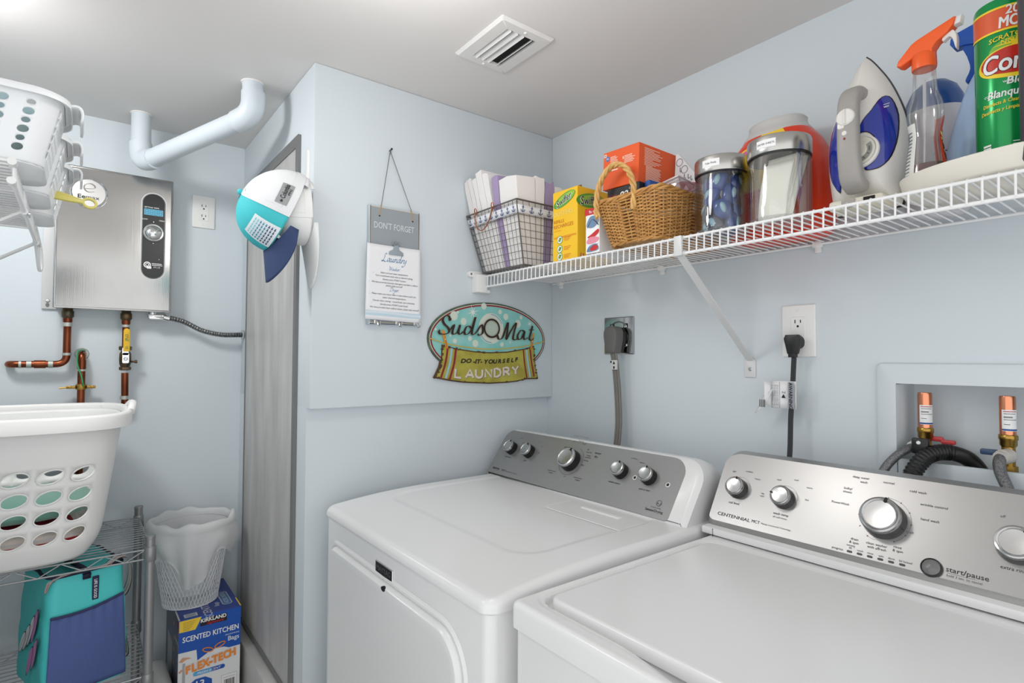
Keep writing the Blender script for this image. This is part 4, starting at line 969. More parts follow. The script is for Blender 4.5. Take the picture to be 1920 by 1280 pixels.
mb = MB(); lf = F.at(0.377, 1.774, 0.0, math.radians(18))
def swlogo(c, k):
    mb.face(ell(0.000, 0.000, 0.046*k, 0.0165*k, 36), c, 0.0007, 1); mb.face(ell(0.004*k, 0.001*k, 0.040*k, 0.012*k, 32), c, 0.0009, 6)
    mb.text('Swiffer', 0.020*k, c, -0.001, 0.0, 3, shear=0.25, bold=0.035, w=0.0011, sx=0.86); mb.text('Swiffer', 0.019*k, c, -0.001, 0.0005, 4, shear=0.25, bold=0.01, w=0.0013, sx=0.86)
swlogo(lf, 1.0)
mb.text('DUSTERS', 0.0125, F.at(0, 0, 0, 0), 0.3345, 1.738, 0, 'L', w=0.0006, sx=1.12); mb.text('DUSTERS', 0.0125, F, 0.3345, 1.738, 5, 'L', bold=-0.02, w=0.0008, sx=1.12)
mb.text('REFILLS', 0.0095, F, 0.3345, 1.716, 0, 'L', w=0.0006); mb.text('RECHARGES', 0.0105, F, 0.3345, 1.702, 0, 'L', w=0.0006)
mb.text('ouate / dusters', 0.0035, F, 0.3345, 1.690, 2, 'L', w=0.0006)
for z in (1.671, 1.668): mb.face(rrect(0.335, z, 0.425, z+0.0012, 0.0001), F, 0.0006, 2)
for k in range(3):
    c = F.at(0.359, (1.663, 1.637, 1.6155)[k], 0); mb.face(ell(0, 0, 0.0115, 0.0115, 24), c, 0.0006, 1); mb.face(ell(0, 0, 0.0098, 0.0098, 24), c, 0.0008, 3); mb.face([(-0.006, -0.004), (0.002, -0.006), (0.008, 0.004), (-0.001, 0.007)], c, 0.001, 1); mb.face([(-0.007, 0.001), (0.0, -0.002), (0.001, 0.002)], c, 0.0012, 2)
    for j in range(3): mb.face(rrect(0.376, (1.666, 1.640, 1.6185)[k]-j*0.004, 0.404-j*0.004, (1.6675, 1.6415, 1.620)[k]-j*0.004, 0.0001), F, 0.0006, 2)
swlogo(G.at(-0.243, 1.768, 0.0, math.radians(8)), 1.2)
for z, w in ((1.735, 0.05), (1.71, 0.04), (1.69, 0.045)): mb.text('DUSTERS' if z > 1.73 else 'REFILLS', 0.013, G, -0.262, z, 7, 'L', bold=0.02, w=0.0006)
mb.face(rrect(-0.283, 1.607, -0.268, 1.618, 0.001), G, 0.0006, 2); mb.text('5', 0.009, G, -0.2755, 1.6125, 3, bold=0.02, w=0.0009)
obj('print', mb, [OL, GRN, ORP, WHITEINK, INKB, mat('pale yellow print', (250, 226, 130), 0.6), mat('light green print', (150, 196, 74), 0.6), REDP], t)
t = thing('narrow_carton', 'narrow white carton with a red top band beside the yellow carton', 'carton', (-0.26, -0.507, SF))
mb = MB(); mb.box((-0.313, -0.529, SF), (-0.20, -0.480, 1.720), bev=0.001, seg=1); obj('box', mb, PAPER, t)
F = right_wall(-0.313).at(-0.003, 0); mb = MB(); mb.face([(0.4805, 1.703), (0.5285, 1.703), (0.5285, 1.7195), (0.4805, 1.7195)], F, 0.0005, 0); mb.text('9x oz', 0.008, F, 0.5085, 1.711, 3, bold=0.01, w=0.0008)
pink = mat('pink print', (226, 140, 160), 0.6); bl = mat('blue grey print', (110, 140, 170), 0.6); grn2 = mat('dark print', (58, 58, 70), 0.6)
mb.face(spl([(0.487, 1.675), (0.50, 1.698), (0.525, 1.695), (0.53, 1.68), (0.51, 1.668)]), F, 0.0005, 1); mb.pen([(0.49, 1.67), (0.508, 1.69), (0.53, 1.672)], F, 0.003, 0.3, 2, 0.0008)
mb.face(spl([(0.49, 1.645), (0.505, 1.652), (0.528, 1.662), (0.53, 1.652), (0.51, 1.642)]), F, 0.0005, 0); mb.face(spl([(0.487, 1.632), (0.50, 1.645), (0.53, 1.64), (0.525, 1.63), (0.50, 1.627)]), F, 0.0007, 4)
mb.face(spl([(0.488, 1.608), (0.497, 1.622), (0.522, 1.625), (0.53, 1.61), (0.51, 1.606)]), F, 0.0005, 1); mb.face(spl([(0.50, 1.61), (0.51, 1.622), (0.528, 1.618), (0.52, 1.609)]), F, 0.0007, 0); mb.pen([(0.49, 1.608), (0.505, 1.618), (0.53, 1.625)], F, 0.003, 0.3, 2, 0.0009)
obj('print', mb, [REDP, bl, grn2, WHITEINK, pink], t)

# ------------------------------------------------------------------ wicker basket and what is in it
WK = mat('honey willow', (206, 156, 88), 0.5, var=0.8, vscale=(40, 40, 90), col2=(166, 112, 52), bump=0.3, bscale=(120, 120, 300)); WK2 = mat('pale willow stake', (222, 180, 112), 0.5, var=0.6, vscale=(60, 60, 60), col2=(190, 140, 76))
t = thing('wicker_basket', 'honey coloured wicker basket with a twisted hoop handle', 'basket', (-0.19, -0.635, SF))
def wk(th, s, off=0.0):
    hx0, hx1, hy0, hy1 = 0.124, 0.140, 0.080, 0.105
    hx = hx0+(hx1-hx0)*s+off; hy = hy0+(hy1-hy0)*s**0.8+off; e = 0.30
    c, n = math.cos(th), math.sin(th); cx = -0.198; cy = -0.646+0.010*s
    dip = 0.010*s*s*(0.5-abs(c*n)*1.0)
    return Vector((cx+hx*math.copysign(abs(c)**e, c), cy+hy*math.copysign(abs(n)**e, n), SF+0.006+0.108*s-dip))
NS = 44
def params(n):
    # spread evenly along the rounded rectangle
    P = [wk(2*PI*i/720, 1.0) for i in range(721)]; L = [0]
    for i in range(720): L.append(L[-1]+(P[i+1]-P[i]).length)
    out = []; j = 0
    for k in range(n):
        d = L[-1]*k/n
        while L[j+1] < d: j += 1
        out.append(2*PI*(j+(d-L[j])/max(1e-9, L[j+1]-L[j]))/720)
    return out
TH = params(NS*4); rows = 27
mb = MB()
for r_ in range(rows):
    s = (r_+0.5)/rows; pts = [wk(th, s, 0.0034*math.cos(PI*(i/4.0))*(1 if r_ % 2 else -1)) for i, th in enumerate(TH)]
    mb.tube(pts, 0.0023, 5, closed=True)
obj('weave', mb, WK, t)
for i in range(0, NS):
    pass
mb = MB()
for i in range(NS): mb.tube([wk(TH[i*4], s/6.0, 0.0) for s in range(0, 7)], 0.0021, 6)
obj('stakes', mb, WK2, t)
mb = MB()
for ph in (0, 1, 2):
    pts = [wk(th, 1.0, 0.0042*math.cos(i*0.42+ph*2.09))+Vector((0, 0, 0.004+0.0042*math.sin(i*0.42+ph*2.09))) for i, th in enumerate(TH)]
    mb.tube(pts, 0.0036, 6, closed=True)
for ph in (0, 1): mb.tube([wk(th, 0.0, 0.0022*math.cos(i*0.5+ph*PI))+Vector((0, 0, 0.0005+0.0022*math.sin(i*0.5+ph*PI))) for i, th in enumerate(TH)], 0.0028, 6, closed=True)
obj('rim_braid', mb, WK, t)
mb = MB(); c0 = Vector((-0.336, -0.605, 1.713)); hp = [Vector((c0.x-0.004, c0.y+0.060*math.cos(a)*(1 if math.sin(a) > -0.1 else 1), c0.z+0.086*max(-0.6, math.sin(a))-(0.03 if False else 0))) for a in [math.radians(-22+d) for d in range(0, 225, 4)]]
for ph in (0, 1, 2):
    q = []
    for i, p in enumerate(hp):
        d = (p-c0).normalized(); a = i*0.55+ph*2.09
        q.append(p+d*0.0042*math.cos(a)+Vector((1, 0, 0))*0.0042*math.sin(a))
    mb.tube(q, 0.0040, 7)
obj('hoop_handle', mb, WK2, t)
mb = MB(); mb.loft([[wk(th, 0.03, -0.004) for th in TH[::4]], [wk(th, 0.08, -0.004) for th in TH[::4]]]); obj('basket_floor', mb, WK, t)
OR = mat('orange carton', (228, 88, 26), 0.5); ORD = mat('orange carton side', (222, 78, 24), 0.5)
M0 = Matrix.Translation((-0.226, -0.590, 1.757)) @ Matrix.Rotation(math.radians(2.0), 4, 'X') @ Matrix.Rotation(math.radians(0.5), 4, 'Y')
t = thing('orange_carton', 'orange carton with fine white print on top of the wicker basket', 'carton', mtx=M0)
mb = MB(); mb.box((-0.078, -0.058, 0), (0.078, 0.058, 0.096), bev=0.001, seg=1); obj('box', mb, OR, t, True)
F = Fr((-0.078, 0, 0), (0, -1, 0), (0, 0, 1), (-1, 0, 0)); G = Fr((0, -0.058, 0), (1, 0, 0), (0, 0, 1), (0, -1, 0))
mb = MB(); mb.face(rrect(-0.055, 0.083, -0.047, 0.091, 0.0005), F, 0.0005, 0); mb.face(rrect(-0.053, 0.085, -0.049, 0.089, 0.0003), F, 0.0007, 2); mb.face(ell(-0.043, 0.078, 0.006, 0.0065, 24), F, 0.0005, 1); mb.text('PG', 0.005, F, -0.043, 0.078, 0, shear=0.2, bold=0.02, w=0.0008)
R = random.Random(3)
for k in range(8): mb.face(rrect(-0.034, 0.079-k*0.0036, -0.034+R.uniform(0.014, 0.032), 0.0805-k*0.0036, 0.0002), F, 0.0005, 0)
for k in range(6): mb.face(rrect(0.012, 0.072-k*0.0034, 0.012+R.uniform(0.022, 0.034), 0.0735-k*0.0034, 0.0002), F, 0.0005, 0)
mb.face(rrect(0.007, 0.066, 0.010, 0.073, 0.0003), F, 0.0005, 0); mb.face(rrect(-0.033, 0.044, -0.008, 0.0475, 0.0003), F, 0.0005, 0)
for k in range(12): mb.face(rrect(-0.058, 0.086-k*0.0037, -0.058+R.uniform(0.03, 0.075), 0.0875-k*0.0037, 0.0002), G, 0.0005, 0)
for k in range(12): mb.face(rrect(-0.052, 0.042-k*0.0032, -0.052+R.uniform(0.045, 0.06), 0.0436-k*0.0032, 0.0002), G, 0.0005, 0)
obj('print', mb, [mat('pale print', (246, 214, 196), 0.6), mat('blue disc print', (30, 120, 190), 0.6), bl], t, True)
t = thing('dark_carton', 'black and dark red carton lying under the orange carton', 'carton', (-0.24, -0.6, 1.715))
mb = MB(); mb.box((-0.308, -0.655, 1.722), (-0.15, -0.552, 1.7545), bev=0.001, seg=1); obj('box', mb, [mat('black carton', (28, 26, 28), 0.45)], t)
mb = MB(); F = right_wall(-0.308); mb.face([(0.553, 1.7225), (0.60, 1.7225), (0.585, 1.738), (0.553, 1.741)], F, 0.0005, 0); mb.text('82', 0.017, F, 0.607, 1.733, 1, shear=0.2, bold=0.03, w=0.0008, sx=1.2); mb.text('COUNT', 0.005, F, 0.636, 1.745, 1, w=0.0008)
obj('print', mb, [mat('dark red print', (96, 24, 34), 0.5), WHITEINK], t)
o = obj('blue_carton', MB().box((-0.292, -0.674, 1.705), (-0.16, -0.657, 1.756), bev=0.001, seg=1), mat('blue carton', (30, 84, 160), 0.45)); tag(o, 'small blue carton in the wicker basket behind the handle', 'carton')
M0 = Matrix.Translation((-0.235, -0.711, 1.712)) @ Matrix.Rotation(math.radians(-13), 4, 'X') @ Matrix.Rotation(math.radians(8), 4, 'Z')
t = thing('plastic_case', 'clear plastic case tilted inside the wicker basket', 'case', mtx=M0)
CLR = clear('clear plastic', (246, 240, 244), 0.10, 0.08, 0.10)
mb = MB(); mb.box((-0.05, -0.034, 0.0), (0.055, 0.034, 0.03), bev=0.003); obj('case', mb, CLR, t, True)
mb = MB(); mb.tube([(-0.05, -0.034, 0.03), (0.055, -0.034, 0.03), (0.055, 0.034, 0.03), (-0.05, 0.034, 0.03)], 0.0022, 6, closed=True); mb.tube([(-0.05, -0.034, 0.022), (-0.05, 0.034, 0.022)], 0.0015, 6); obj('case_rim', mb, clear('clear plastic edge', (235, 225, 232), 0.2, 0.1, 0.45), t, True)
M0 = Matrix.Translation((-0.172, -0.652, 1.737))
t = thing('hook_packet', 'white hook packet with a red base standing at the back of the wicker basket', 'packet', mtx=M0)
mb = MB(); mb.prism([(0.004, 0.0), (0.086, 0.0), (0.086, 0.022), (0.018, 0.108), (0.011, 0.108)], -0.008, 0.0, Fr((-0.004, 0, 0), (0, -1, 0), (0, 0, 1), (-1, 0, 0))); obj('packet', mb, mat('white card', (226, 230, 232), 0.5), t, True)
F = Fr((-0.004, 0, 0), (0, -1, 0), (0, 0, 1), (-1, 0, 0)); mb = MB()
mb.face([(0.005, 0.002), (0.085, 0.002), (0.085, 0.019), (0.060, 0.026), (0.030, 0.036), (0.006, 0.034)], F, 0.0005, 0); mb.text('3M', 0.010, F, 0.0155, 0.046, 0, bold=0.04, w=0.0006)
for u, v in ((0.022, 0.085), (0.036, 0.064)): mb.lathe([(0.010, 0), (0.0085, 0)], F.at(u, v, 0.0006), 18, 1, False, False)
for u, v in ((0.024, 0.072), (0.036, 0.052), (0.047, 0.050), (0.055, 0.044)): mb.pen([(u, v), (u, v-0.010), (u+0.003, v-0.012), (u+0.004, v-0.009)], F, 0.0018, 0.4, 2, 0.0007)
mb.text('50', 0.010, F, 0.070, 0.011, 3, w=0.0009, bold=0.02); mb.face([(0.034, 0.012), (0.040, 0.024), (0.050, 0.010)], F, 0.0008, 3)
obj('print', mb, [mat('crimson print', (158, 24, 36), 0.5), GREYINK, INK, WHITEINK], t, True)

# ------------------------------------------------------------------ glass jars
GL = clear('jar glass', (253, 254, 253), 0.05, 0.02); JL = mat('brushed jar lid', (190, 188, 184), 0.26, 1.0, bump=0.03, bscale=(6, 6, 900))
def jar(c, r, zt, label, text):
    t = thing('glass_jar', label, 'jar', (c[0], c[1], SF), group='glass jars with steel lids')
    f0 = Fr((c[0], c[1], 0), (1, 0, 0), (0, 1, 0)); zl = zt-0.036; b = SF+0.0005
    mb = MB(); mb.lathe([(r*0.9, b), (r, b+0.006), (r, zl-0.012), (r*0.95, zl-0.003), (r*0.95, zl+0.006), (r*0.92, zl+0.006), (r*0.92, zl-0.005), (r-0.0035, zl-0.014), (r-0.0035, b+0.010), (r*0.85, b+0.007)], f0, 56, 0, True, True); obj('glass', mb, GL, t)
    mb = MB(); mb.lathe([(r*0.985, zl+0.001), (r*1.0, zl+0.003), (r*1.0, zt-0.004), (r*0.97, zt), (r*0.9, zt-0.001), (0.0005, zt-0.002)], f0, 56); mb.lathe([(r*0.98, zl-0.001), (r*0.99, zl+0.002), (r*0.9, zl+0.002)], f0, 56, 1, True, False); lid = obj('lid', mb, [JL, BLACK], t)
    a0 = math.atan2(CAM.y-c[1], CAM.x-c[0])-0.40; mb = MB(); hw = 0.019
    P = lambda u, v, k: (c[0]+(r*1.0+k)*math.cos(a0+u/r), c[1]+(r*1.0+k)*math.sin(a0+u/r), zl+0.018+v)
    mb.grid(lambda u, v: P(-hw+2*hw*u, -0.008+0.016*v, 0.0006), 10, 1, 0)
    vs, fs, x0, x1, y0, y1 = glyphs(text, 0, 0.0); k = min(0.0062, 0.033/(x1-x0))
    mb.add([P((p[0]-(x0+x1)/2)*k, (p[1]-0.36)*k, 0.0010) for p in vs], fs, 1); obj('lid_label', mb, [PAPER, INK], lid)
    return t
j1 = (-0.232, -0.824, 0.0575, 1.771); j2 = (-0.232, -0.954, 0.0610, 1.774)
jar(j1[:2], j1[2], j1[3], 'glass jar of blue laundry pods beside the wicker basket', 'Tide Pods')
jar(j2[:2], j2[2], j2[3], 'glass jar of white dryer sheets in front of the orange tub', 'DRYER SHEETS')
PODB = mat('blue pod film', (30, 66, 140), 0.15, coat=0.5); PODL = mat('pale blue pod film', (150, 186, 204), 0.15, coat=0.5); PODD = mat('deep navy pod film', (16, 22, 52), 0.12, coat=0.5)
def pod(m, m2):
    t = thing('laundry_pod', 'glossy blue laundry pod inside the first glass jar', 'laundry pod', (0, 0, 0), group='laundry pods in the jar')
    rings = []
    for k in range(11):
        a = PI*k/10; rr = max(0.0006, math.sin(a))**0.8; h = -math.cos(a)
        rings.append([(0.0235*rr*math.copysign(abs(math.cos(b))**0.7, math.cos(b)), 0.0195*rr*math.copysign(abs(math.sin(b))**0.7, math.sin(b)), 0.0125*h) for b in [2*PI*i/18 for i in range(18)]])
    obj('pod_film', MB().loft(rings), m, t, True)
    mb = MB(); mb.sphere((0, 0, 0.0065), 0.013, 0, 14, 8, (1.1, 0.6, 0.75)); obj('pod_swirl', mb, m2, t, True)
    return t
R = random.Random(5); protos = [pod(PODB, PODL), pod(PODL, PODB), pod(PODD, PODL)]; used = [0, 0, 0]; k = 0
for lay in range(4):
    for i in range(4):
        a = 2*PI*i/4+lay*0.63; rad = 0.0275; w = [0, 2, 0, 1, 0, 0, 2, 1, 0, 0][(k*3+lay) % 10]; k += 1
        if lay == 3 and i > 2: continue
        m = Matrix.Translation((j1[0]+rad*math.cos(a), j1[1]+rad*math.sin(a), SF+0.026+lay*0.030+R.uniform(-.002, .002))) @ Matrix.Rotation(a, 4, 'Z') @ Matrix.Rotation(math.radians(78+R.uniform(-9, 9)), 4, 'Y') @ Matrix.Rotation(R.uniform(-0.6, 0.6), 4, 'Z')
        if not used[w]: protos[w].matrix_world = m; WORLD[protos[w].name] = m; used[w] = 1
        else: dup(protos[w], m)
SH = mat('dryer sheet fabric', (246, 243, 234), 0.8, sss=0.0)
for i in range(9):
    mb = MB(); off = -0.020+0.0052*i
    def sh(u, v, i=i, off=off):
        y = j2[1]+0.030-0.060*u+0.010*(1-v)-(0.010+0.012*(i/8))*v*1.2+0.004*math.sin(3*v+i); x = j2[0]+off*(0.55+0.45*v)+0.004*math.sin(5*u+i)*(1-v)
        d = math.hypot(x-j2[0], y-j2[1]); k = min(1.0, (j2[2]-0.008)/max(d, 1e-6))
        return (j2[0]+(x-j2[0])*k, j2[1]+(y-j2[1])*k, SF+0.012+(0.110+0.016*(i % 3)+0.02*(i > 4))*v)
    mb.grid(sh, 10, 12); o = obj('dryer_sheet', mb, SH, solid=0.0012, angle=60)
    tag(o, 'cream folded dryer sheet standing in the second glass jar', 'dryer sheet', 'dryer sheets in the jar')
# ------------------------------------------------------------------ orange detergent tub
t = thing('detergent_tub', 'big orange detergent tub with a grey lid behind the glass jars', 'tub', (-0.115, -0.890, SF))
ORT = mat('glossy orange red plastic', (224, 58, 20), 0.28); LIDG = mat('pale grey lid plastic', (196, 194, 192), 0.35)
TPROF = [(0.0, 0.100), (0.004, 0.108), (0.03, 0.116), (0.07, 0.1205), (0.11, 0.121), (0.15, 0.116), (0.185, 0.106), (0.215, 0.092), (0.238, 0.074), (0.245, 0.062)]
tcx, tcy = -0.0935, -0.884
def tprof(h):
    for (a, ra), (b, rb_) in zip(TPROF, TPROF[1:]):
        if h <= b: return ra+(rb_-ra)*(h-a)/(b-a)
    return TPROF[-1][1]
TS = [p.y for p in catmull([Vector((i*0.02, r_, 0)) for i, (h, r_) in enumerate(TPROF)], 4)]; TH_ = [p.y for p in catmull([Vector((i*0.02, h, 0)) for i, (h, r_) in enumerate(TPROF)], 4)]
def tub(th, h, off=0.0):
    r_ = tprof(h)+off; c, n = math.cos(th), math.sin(th); e = 0.82
    return Vector((tcx+r_*0.68*math.copysign(abs(c)**e, c), tcy+r_*math.copysign(abs(n)**e, n), SF+h))
mb = MB(); mb.loft([[tub(2*PI*i/64, max(0, min(0.245, h))) for i in range(64)] for h in TH_])
bdy = obj('body', mb, ORT, t, angle=60)
def lidr(k, h): return [Vector((tcx+(k*0.68)*math.copysign(abs(math.cos(a))**0.9, math.cos(a)), tcy+0.002+k*math.copysign(abs(math.sin(a))**0.9, math.sin(a)), SF+h)) for a in [2*PI*i/56 for i in range(56)]]
mb = MB(); mb.loft([lidr(0.0775, 0.2345), lidr(0.0760, 0.240), lidr(0.069, 0.248), lidr(0.066, 0.252), lidr(0.0635, 0.263), lidr(0.0645, 0.267), lidr(0.061, 0.271), lidr(0.03, 0.272)])
obj('lid', mb, LIDG, t, label='pale grey flared lid', angle=50)
mb = MB(); tf = lambda u, v: tub(u, v, 0.0012)
# the wave label faces the room: th = PI is straight out, larger th turns towards the near end
q = lambda P: [(PI+a-0.12, b+0.030) for a, b in spl(P, 6)]
patch(mb, q([(-0.75, 0.10), (-0.55, 0.165), (-0.35, 0.178), (-0.12, 0.182), (0.10, 0.214), (0.35, 0.218), (0.55, 0.195), (0.60, 0.12), (0.3, 0.08), (-0.3, 0.07)]), tf, 0.02, 0)
patch(mb, q([(-0.70, 0.115), (-0.50, 0.160), (-0.32, 0.173), (-0.16, 0.170), (-0.16, 0.140), (-0.40, 0.120)]), lambda u, v: tub(u, v, 0.0018), 0.02, 1)
patch(mb, q([(-0.62, 0.118), (-0.52, 0.150), (-0.44, 0.145), (-0.50, 0.122)]), lambda u, v: tub(u, v, 0.0022), 0.02, 2)
patch(mb, q([(-0.78, 0.085), (-0.50, 0.118), (-0.20, 0.125), (-0.20, 0.108), (-0.55, 0.098)]), lambda u, v: tub(u, v, 0.0023), 0.02, 3)
patch(mb, q([(-0.72, 0.070), (-0.45, 0.096), (-0.25, 0.088), (-0.5, 0.055)]), lambda u, v: tub(u, v, 0.0024), 0.02, 4)
vs, fs, x0, x1, y0, y1 = glyphs('Spring Meadow', 0, 0.0)
mb.add([tub(PI-0.06+(p[0]-x0)*0.095, 0.202+0.004*(p[0]-x0)/(x1-x0)*5+p[1]*0.011, 0.0022) for p in vs], fs, 5)
obj('label', mb, [mat('tub yellow', (244, 206, 52), 0.35), mat('tub pink', (216, 84, 164), 0.35), mat('tub magenta', (206, 30, 140), 0.35), mat('tub pale stripe', (226, 226, 214), 0.35), mat('tub navy', (40, 52, 110), 0.35), INK], bdy)

# ------------------------------------------------------------------ steam iron standing on its heel
t = thing('steam_iron', 'white and blue steam iron standing on its heel on the shelf', 'iron', (-0.24, -1.104, SF))
IW = mat('warm white iron plastic', (222, 219, 213), 0.3); IG = mat('taupe grey handle', (158, 154, 150), 0.45); IB = mat('translucent cobalt tank', (24, 44, 150), 0.12, coat=0.6); IK = mat('iron dark edge', (44, 34, 34), 0.35, 0.5)
iy, iz0, iz1 = -1.104, SF+0.004, 1.899
half = [(0.0, 0.054), (0.08, 0.060), (0.25, 0.0655), (0.42, 0.0665), (0.55, 0.062), (0.68, 0.051), (0.80, 0.037), (0.90, 0.021), (0.965, 0.009), (1.0, 0.0)]
hp = [(p.y, p.x) for p in catmull([Vector((a, b)) for a, b in half], 4)]           # (half width, height fraction)
OUT = [(-w, iz0+(iz1-iz0)*h) for w, h in hp] + [(w, iz0+(iz1-iz0)*h) for w, h in hp[::-1][1:]]   # left side up, right side down (u = -y-side)
NB = 5
OUT += [(OUT[-1][0]+(OUT[0][0]-OUT[-1][0])*k/NB, iz0) for k in range(1, NB)]
ccy, ccz = 0.0, iz0+0.105
def iron_x(s): return -0.196-0.060*(1-s**2.6)**0.75
def ring(k, x, dz=0.0): return [Vector((x, iy-(ccy+(u-ccy)*k), ccz+dz+(z-ccz)*k)) for u, z in OUT]
mb = MB(); mb.loft([ring(1.0, -0.184), ring(1.015, -0.188), ring(1.015, -0.193), ring(1.0, -0.196)]); obj('soleplate', mb, IK, t, label='dark edged soleplate')
mb = MB(); ss = [0.995, 0.985, 0.97, 0.95, 0.92, 0.88, 0.82, 0.74, 0.64, 0.52, 0.38, 0.2, 0.05]
mb.loft([ring(0.995, -0.1955)]+[ring(s, iron_x(s)) for s in ss]); ib = obj('body', mb, IW, t, angle=60)
def bsurf(off):
    def f(u, z):
        # fraction of the outline reached along this direction
        d = (u-ccy, z-ccz); lo, hi = 0.02, 1.6
        for _ in range(18):
            m = (lo+hi)/2
            if inpoly((ccy+d[0]/m, ccz+d[1]/m), OUT): hi = m
            else: lo = m
        s = min(0.99, hi); return Vector((iron_x(s)-off, iy-u, z))
    return f
mb = MB()
tank = spl([(0.006, 1.735), (0.014, 1.758), (0.026, 1.776), (0.037, 1.800), (0.046, 1.798), (0.056, 1.765), (0.057, 1.725), (0.050, 1.690), (0.038, 1.672), (0.024, 1.668), (0.016, 1.672), (0.026, 1.688), (0.033, 1.706), (0.032, 1.724), (0.022, 1.736), (0.012, 1.738)], 3)
tank2 = spl([(-0.040, 1.775), (-0.050, 1.752), (-0.0555, 1.715), (-0.052, 1.68), (-0.040, 1.655), (-0.028, 1.65), (-0.028, 1.775)], 3)
patch(mb, inset(tank, -0.0014), bsurf(0.0012), 0.005, 1); patch(mb, tank, bsurf(0.0020), 0.005, 0); patch(mb, inset(tank2, -0.0012), bsurf(0.0012), 0.005, 1); patch(mb, tank2, bsurf(0.0020), 0.005, 0)
obj('water_tank', mb, [IB, IK], ib, label='cobalt blue water tank windows')
mb = MB(); mb.text('max', 0.005, Fr(bsurf(0.0050)(0.043, 1.780), (0, -1, 0), (0.3, 0, 1), (-1, 0, 0)), 0, 0, 0, bold=0.02); mb.face([(-0.006, 0.004), (0.006, 0.004), (0.006, 0.005), (-0.006, 0.005)], Fr(bsurf(0.0050)(0.043, 1.780), (0, -1, 0), (0.3, 0, 1), (-1, 0, 0)), 0.0005)
obj('lettering', mb, WHITEINK, ib)
mb = MB(); fd = Fr((-0.2545, iy-0.010, 1.702), (0, -1, 0), (0.10, 0, 1)); mb.lathe([(0.0305, 0), (0.0300, 0.004), (0.0265, 0.006), (0.0262, 0.004)], fd, 40, 0, False, False); mb.lathe([(0.0262, 0.004), (0.0255, 0.008), (0.022, 0.009), (0.013, 0.009), (0.0115, 0.0125), (0.0005, 0.013)], fd, 40, 1, False, True)
for k in range(12):
    if k in (5, 6, 7): continue
    a = k*PI/6; mb.text('min|.|..|...|lin|max|1|2|3|4|5|6'.split('|')[k], 0.004, fd.at(0.0178*math.cos(a), 0.0178*math.sin(a), 0.0092, a-PI/2), 0, 0, 3)
mb.grid(lambda u, v: fd((0.0135+0.0085*v)*math.cos(-1.3+1.9*u), (0.0135+0.0085*v)*math.sin(-1.3+1.9*u), 0.0091), 16, 1, 2)
obj('temperature_dial', mb, [IW, mat('cream dial', (212, 208, 196), 0.35), mat('dial grey scale', (150, 150, 146), 0.5), INK], ib)
# handle: stands off the body, joined at the top and the heel
mb = MB(); hpts = [(-0.232, 1.812, 0.015), (-0.258, 1.810, 0.0160), (-0.276, 1.798, 0.0168), (-0.284, 1.775, 0.0172), (-0.286, 1.74, 0.0175), (-0.285, 1.70, 0.018), (-0.280, 1.670, 0.0185), (-0.272, 1.650, 0.019), (-0.250, 1.640, 0.019)]
P = catmull([Vector(p) for p in hpts], 5); rings = []
for i, p in enumerate(P):
    a = P[max(0, i-1)]; b = P[min(len(P)-1, i+1)]; d = Vector((b.x-a.x, 0, b.y-a.y)).normalized(); nn = Vector((d.z, 0, -d.x))
    w = p.z; th_ = 0.0125; uy = iy-0.002
    rings.append([Vector((p.x, uy, p.y))+Vector((0, 1, 0))*w*math.copysign(abs(math.cos(c))**0.55, math.cos(c))+nn*th_*math.copysign(abs(math.sin(c))**0.7, math.sin(c)) for c in [2*PI*k/24 for k in range(24)]])
mb.loft(rings); hd = obj('handle', mb, IG, t, angle=60, label='taupe grey handle')
hf = Fr((-0.2980, iy-0.002, 0), (0, -1, 0), (0, 0, 1), (-1, 0, 0))
mb = MB(); mb.prism(rrect(-0.007, 1.780, 0.003, 1.797, 0.001), -0.012, 0.001, Fr((-0.2890, iy-0.002, 0), (0, -1, 0), (0, 0, 1), (-1, 0, 0)), 0, 0.001); obj('steam_button', mb, IW, hd)
mb = MB(); fk = Fr((-0.2965, iy-0.002, 1.757), (0, -1, 0), (0, 0, 1)); mb.lathe([(0.0150, -0.004), (0.0148, 0.003), (0.0130, 0.005), (0.0005, 0.0055)], fk, 32); mb.box((-0.0012, -0.013, 0.003), (0.0012, 0.013, 0.008), 0, 0.0008, fr=fk); mb.prism(rrect(-0.013, -0.019, -0.002, -0.008, 0.003), -0.003, 0.003, fk, 0, 0.001); obj('steam_dial', mb, IW, hd)
mb = MB(); fk = hf; mb.lathe([(0.0045, -0.002), (0.004, 0.001), (0.0005, 0.0012)], hf.at(-0.002, 1.729), 18, 0); mb.lathe([(0.0022, -0.002), (0.002, 0.001), (0.0004, 0.0012)], hf.at(-0.002, 1.719), 14, 1); obj('indicator', mb, [IW, mat('dark red lamp', (130, 20, 24), 0.3)], hd)
mb = MB(); mb.box((-0.262, iy-0.047, SF), (-0.19, iy+0.044, 1.622), bev=0.006); mb.box((-0.2645, iy-0.002, SF+0.002), (-0.259, iy+0.020, 1.619), 1); mb.box((-0.2635, iy-0.034, SF+0.004), (-0.259, iy-0.016, 1.618), 2)
obj('heel_rest', mb, [mat('cream heel plastic', (214, 208, 190), 0.4), IG, DARK], t, label='cream heel rest')
mb = MB(); mb.sphere((-0.226, iy+0.002, 1.838), 0.008, 0, 16, 8, (1.2, 0.8, 1.2)); obj('spray_nozzle', mb, IW, ib)

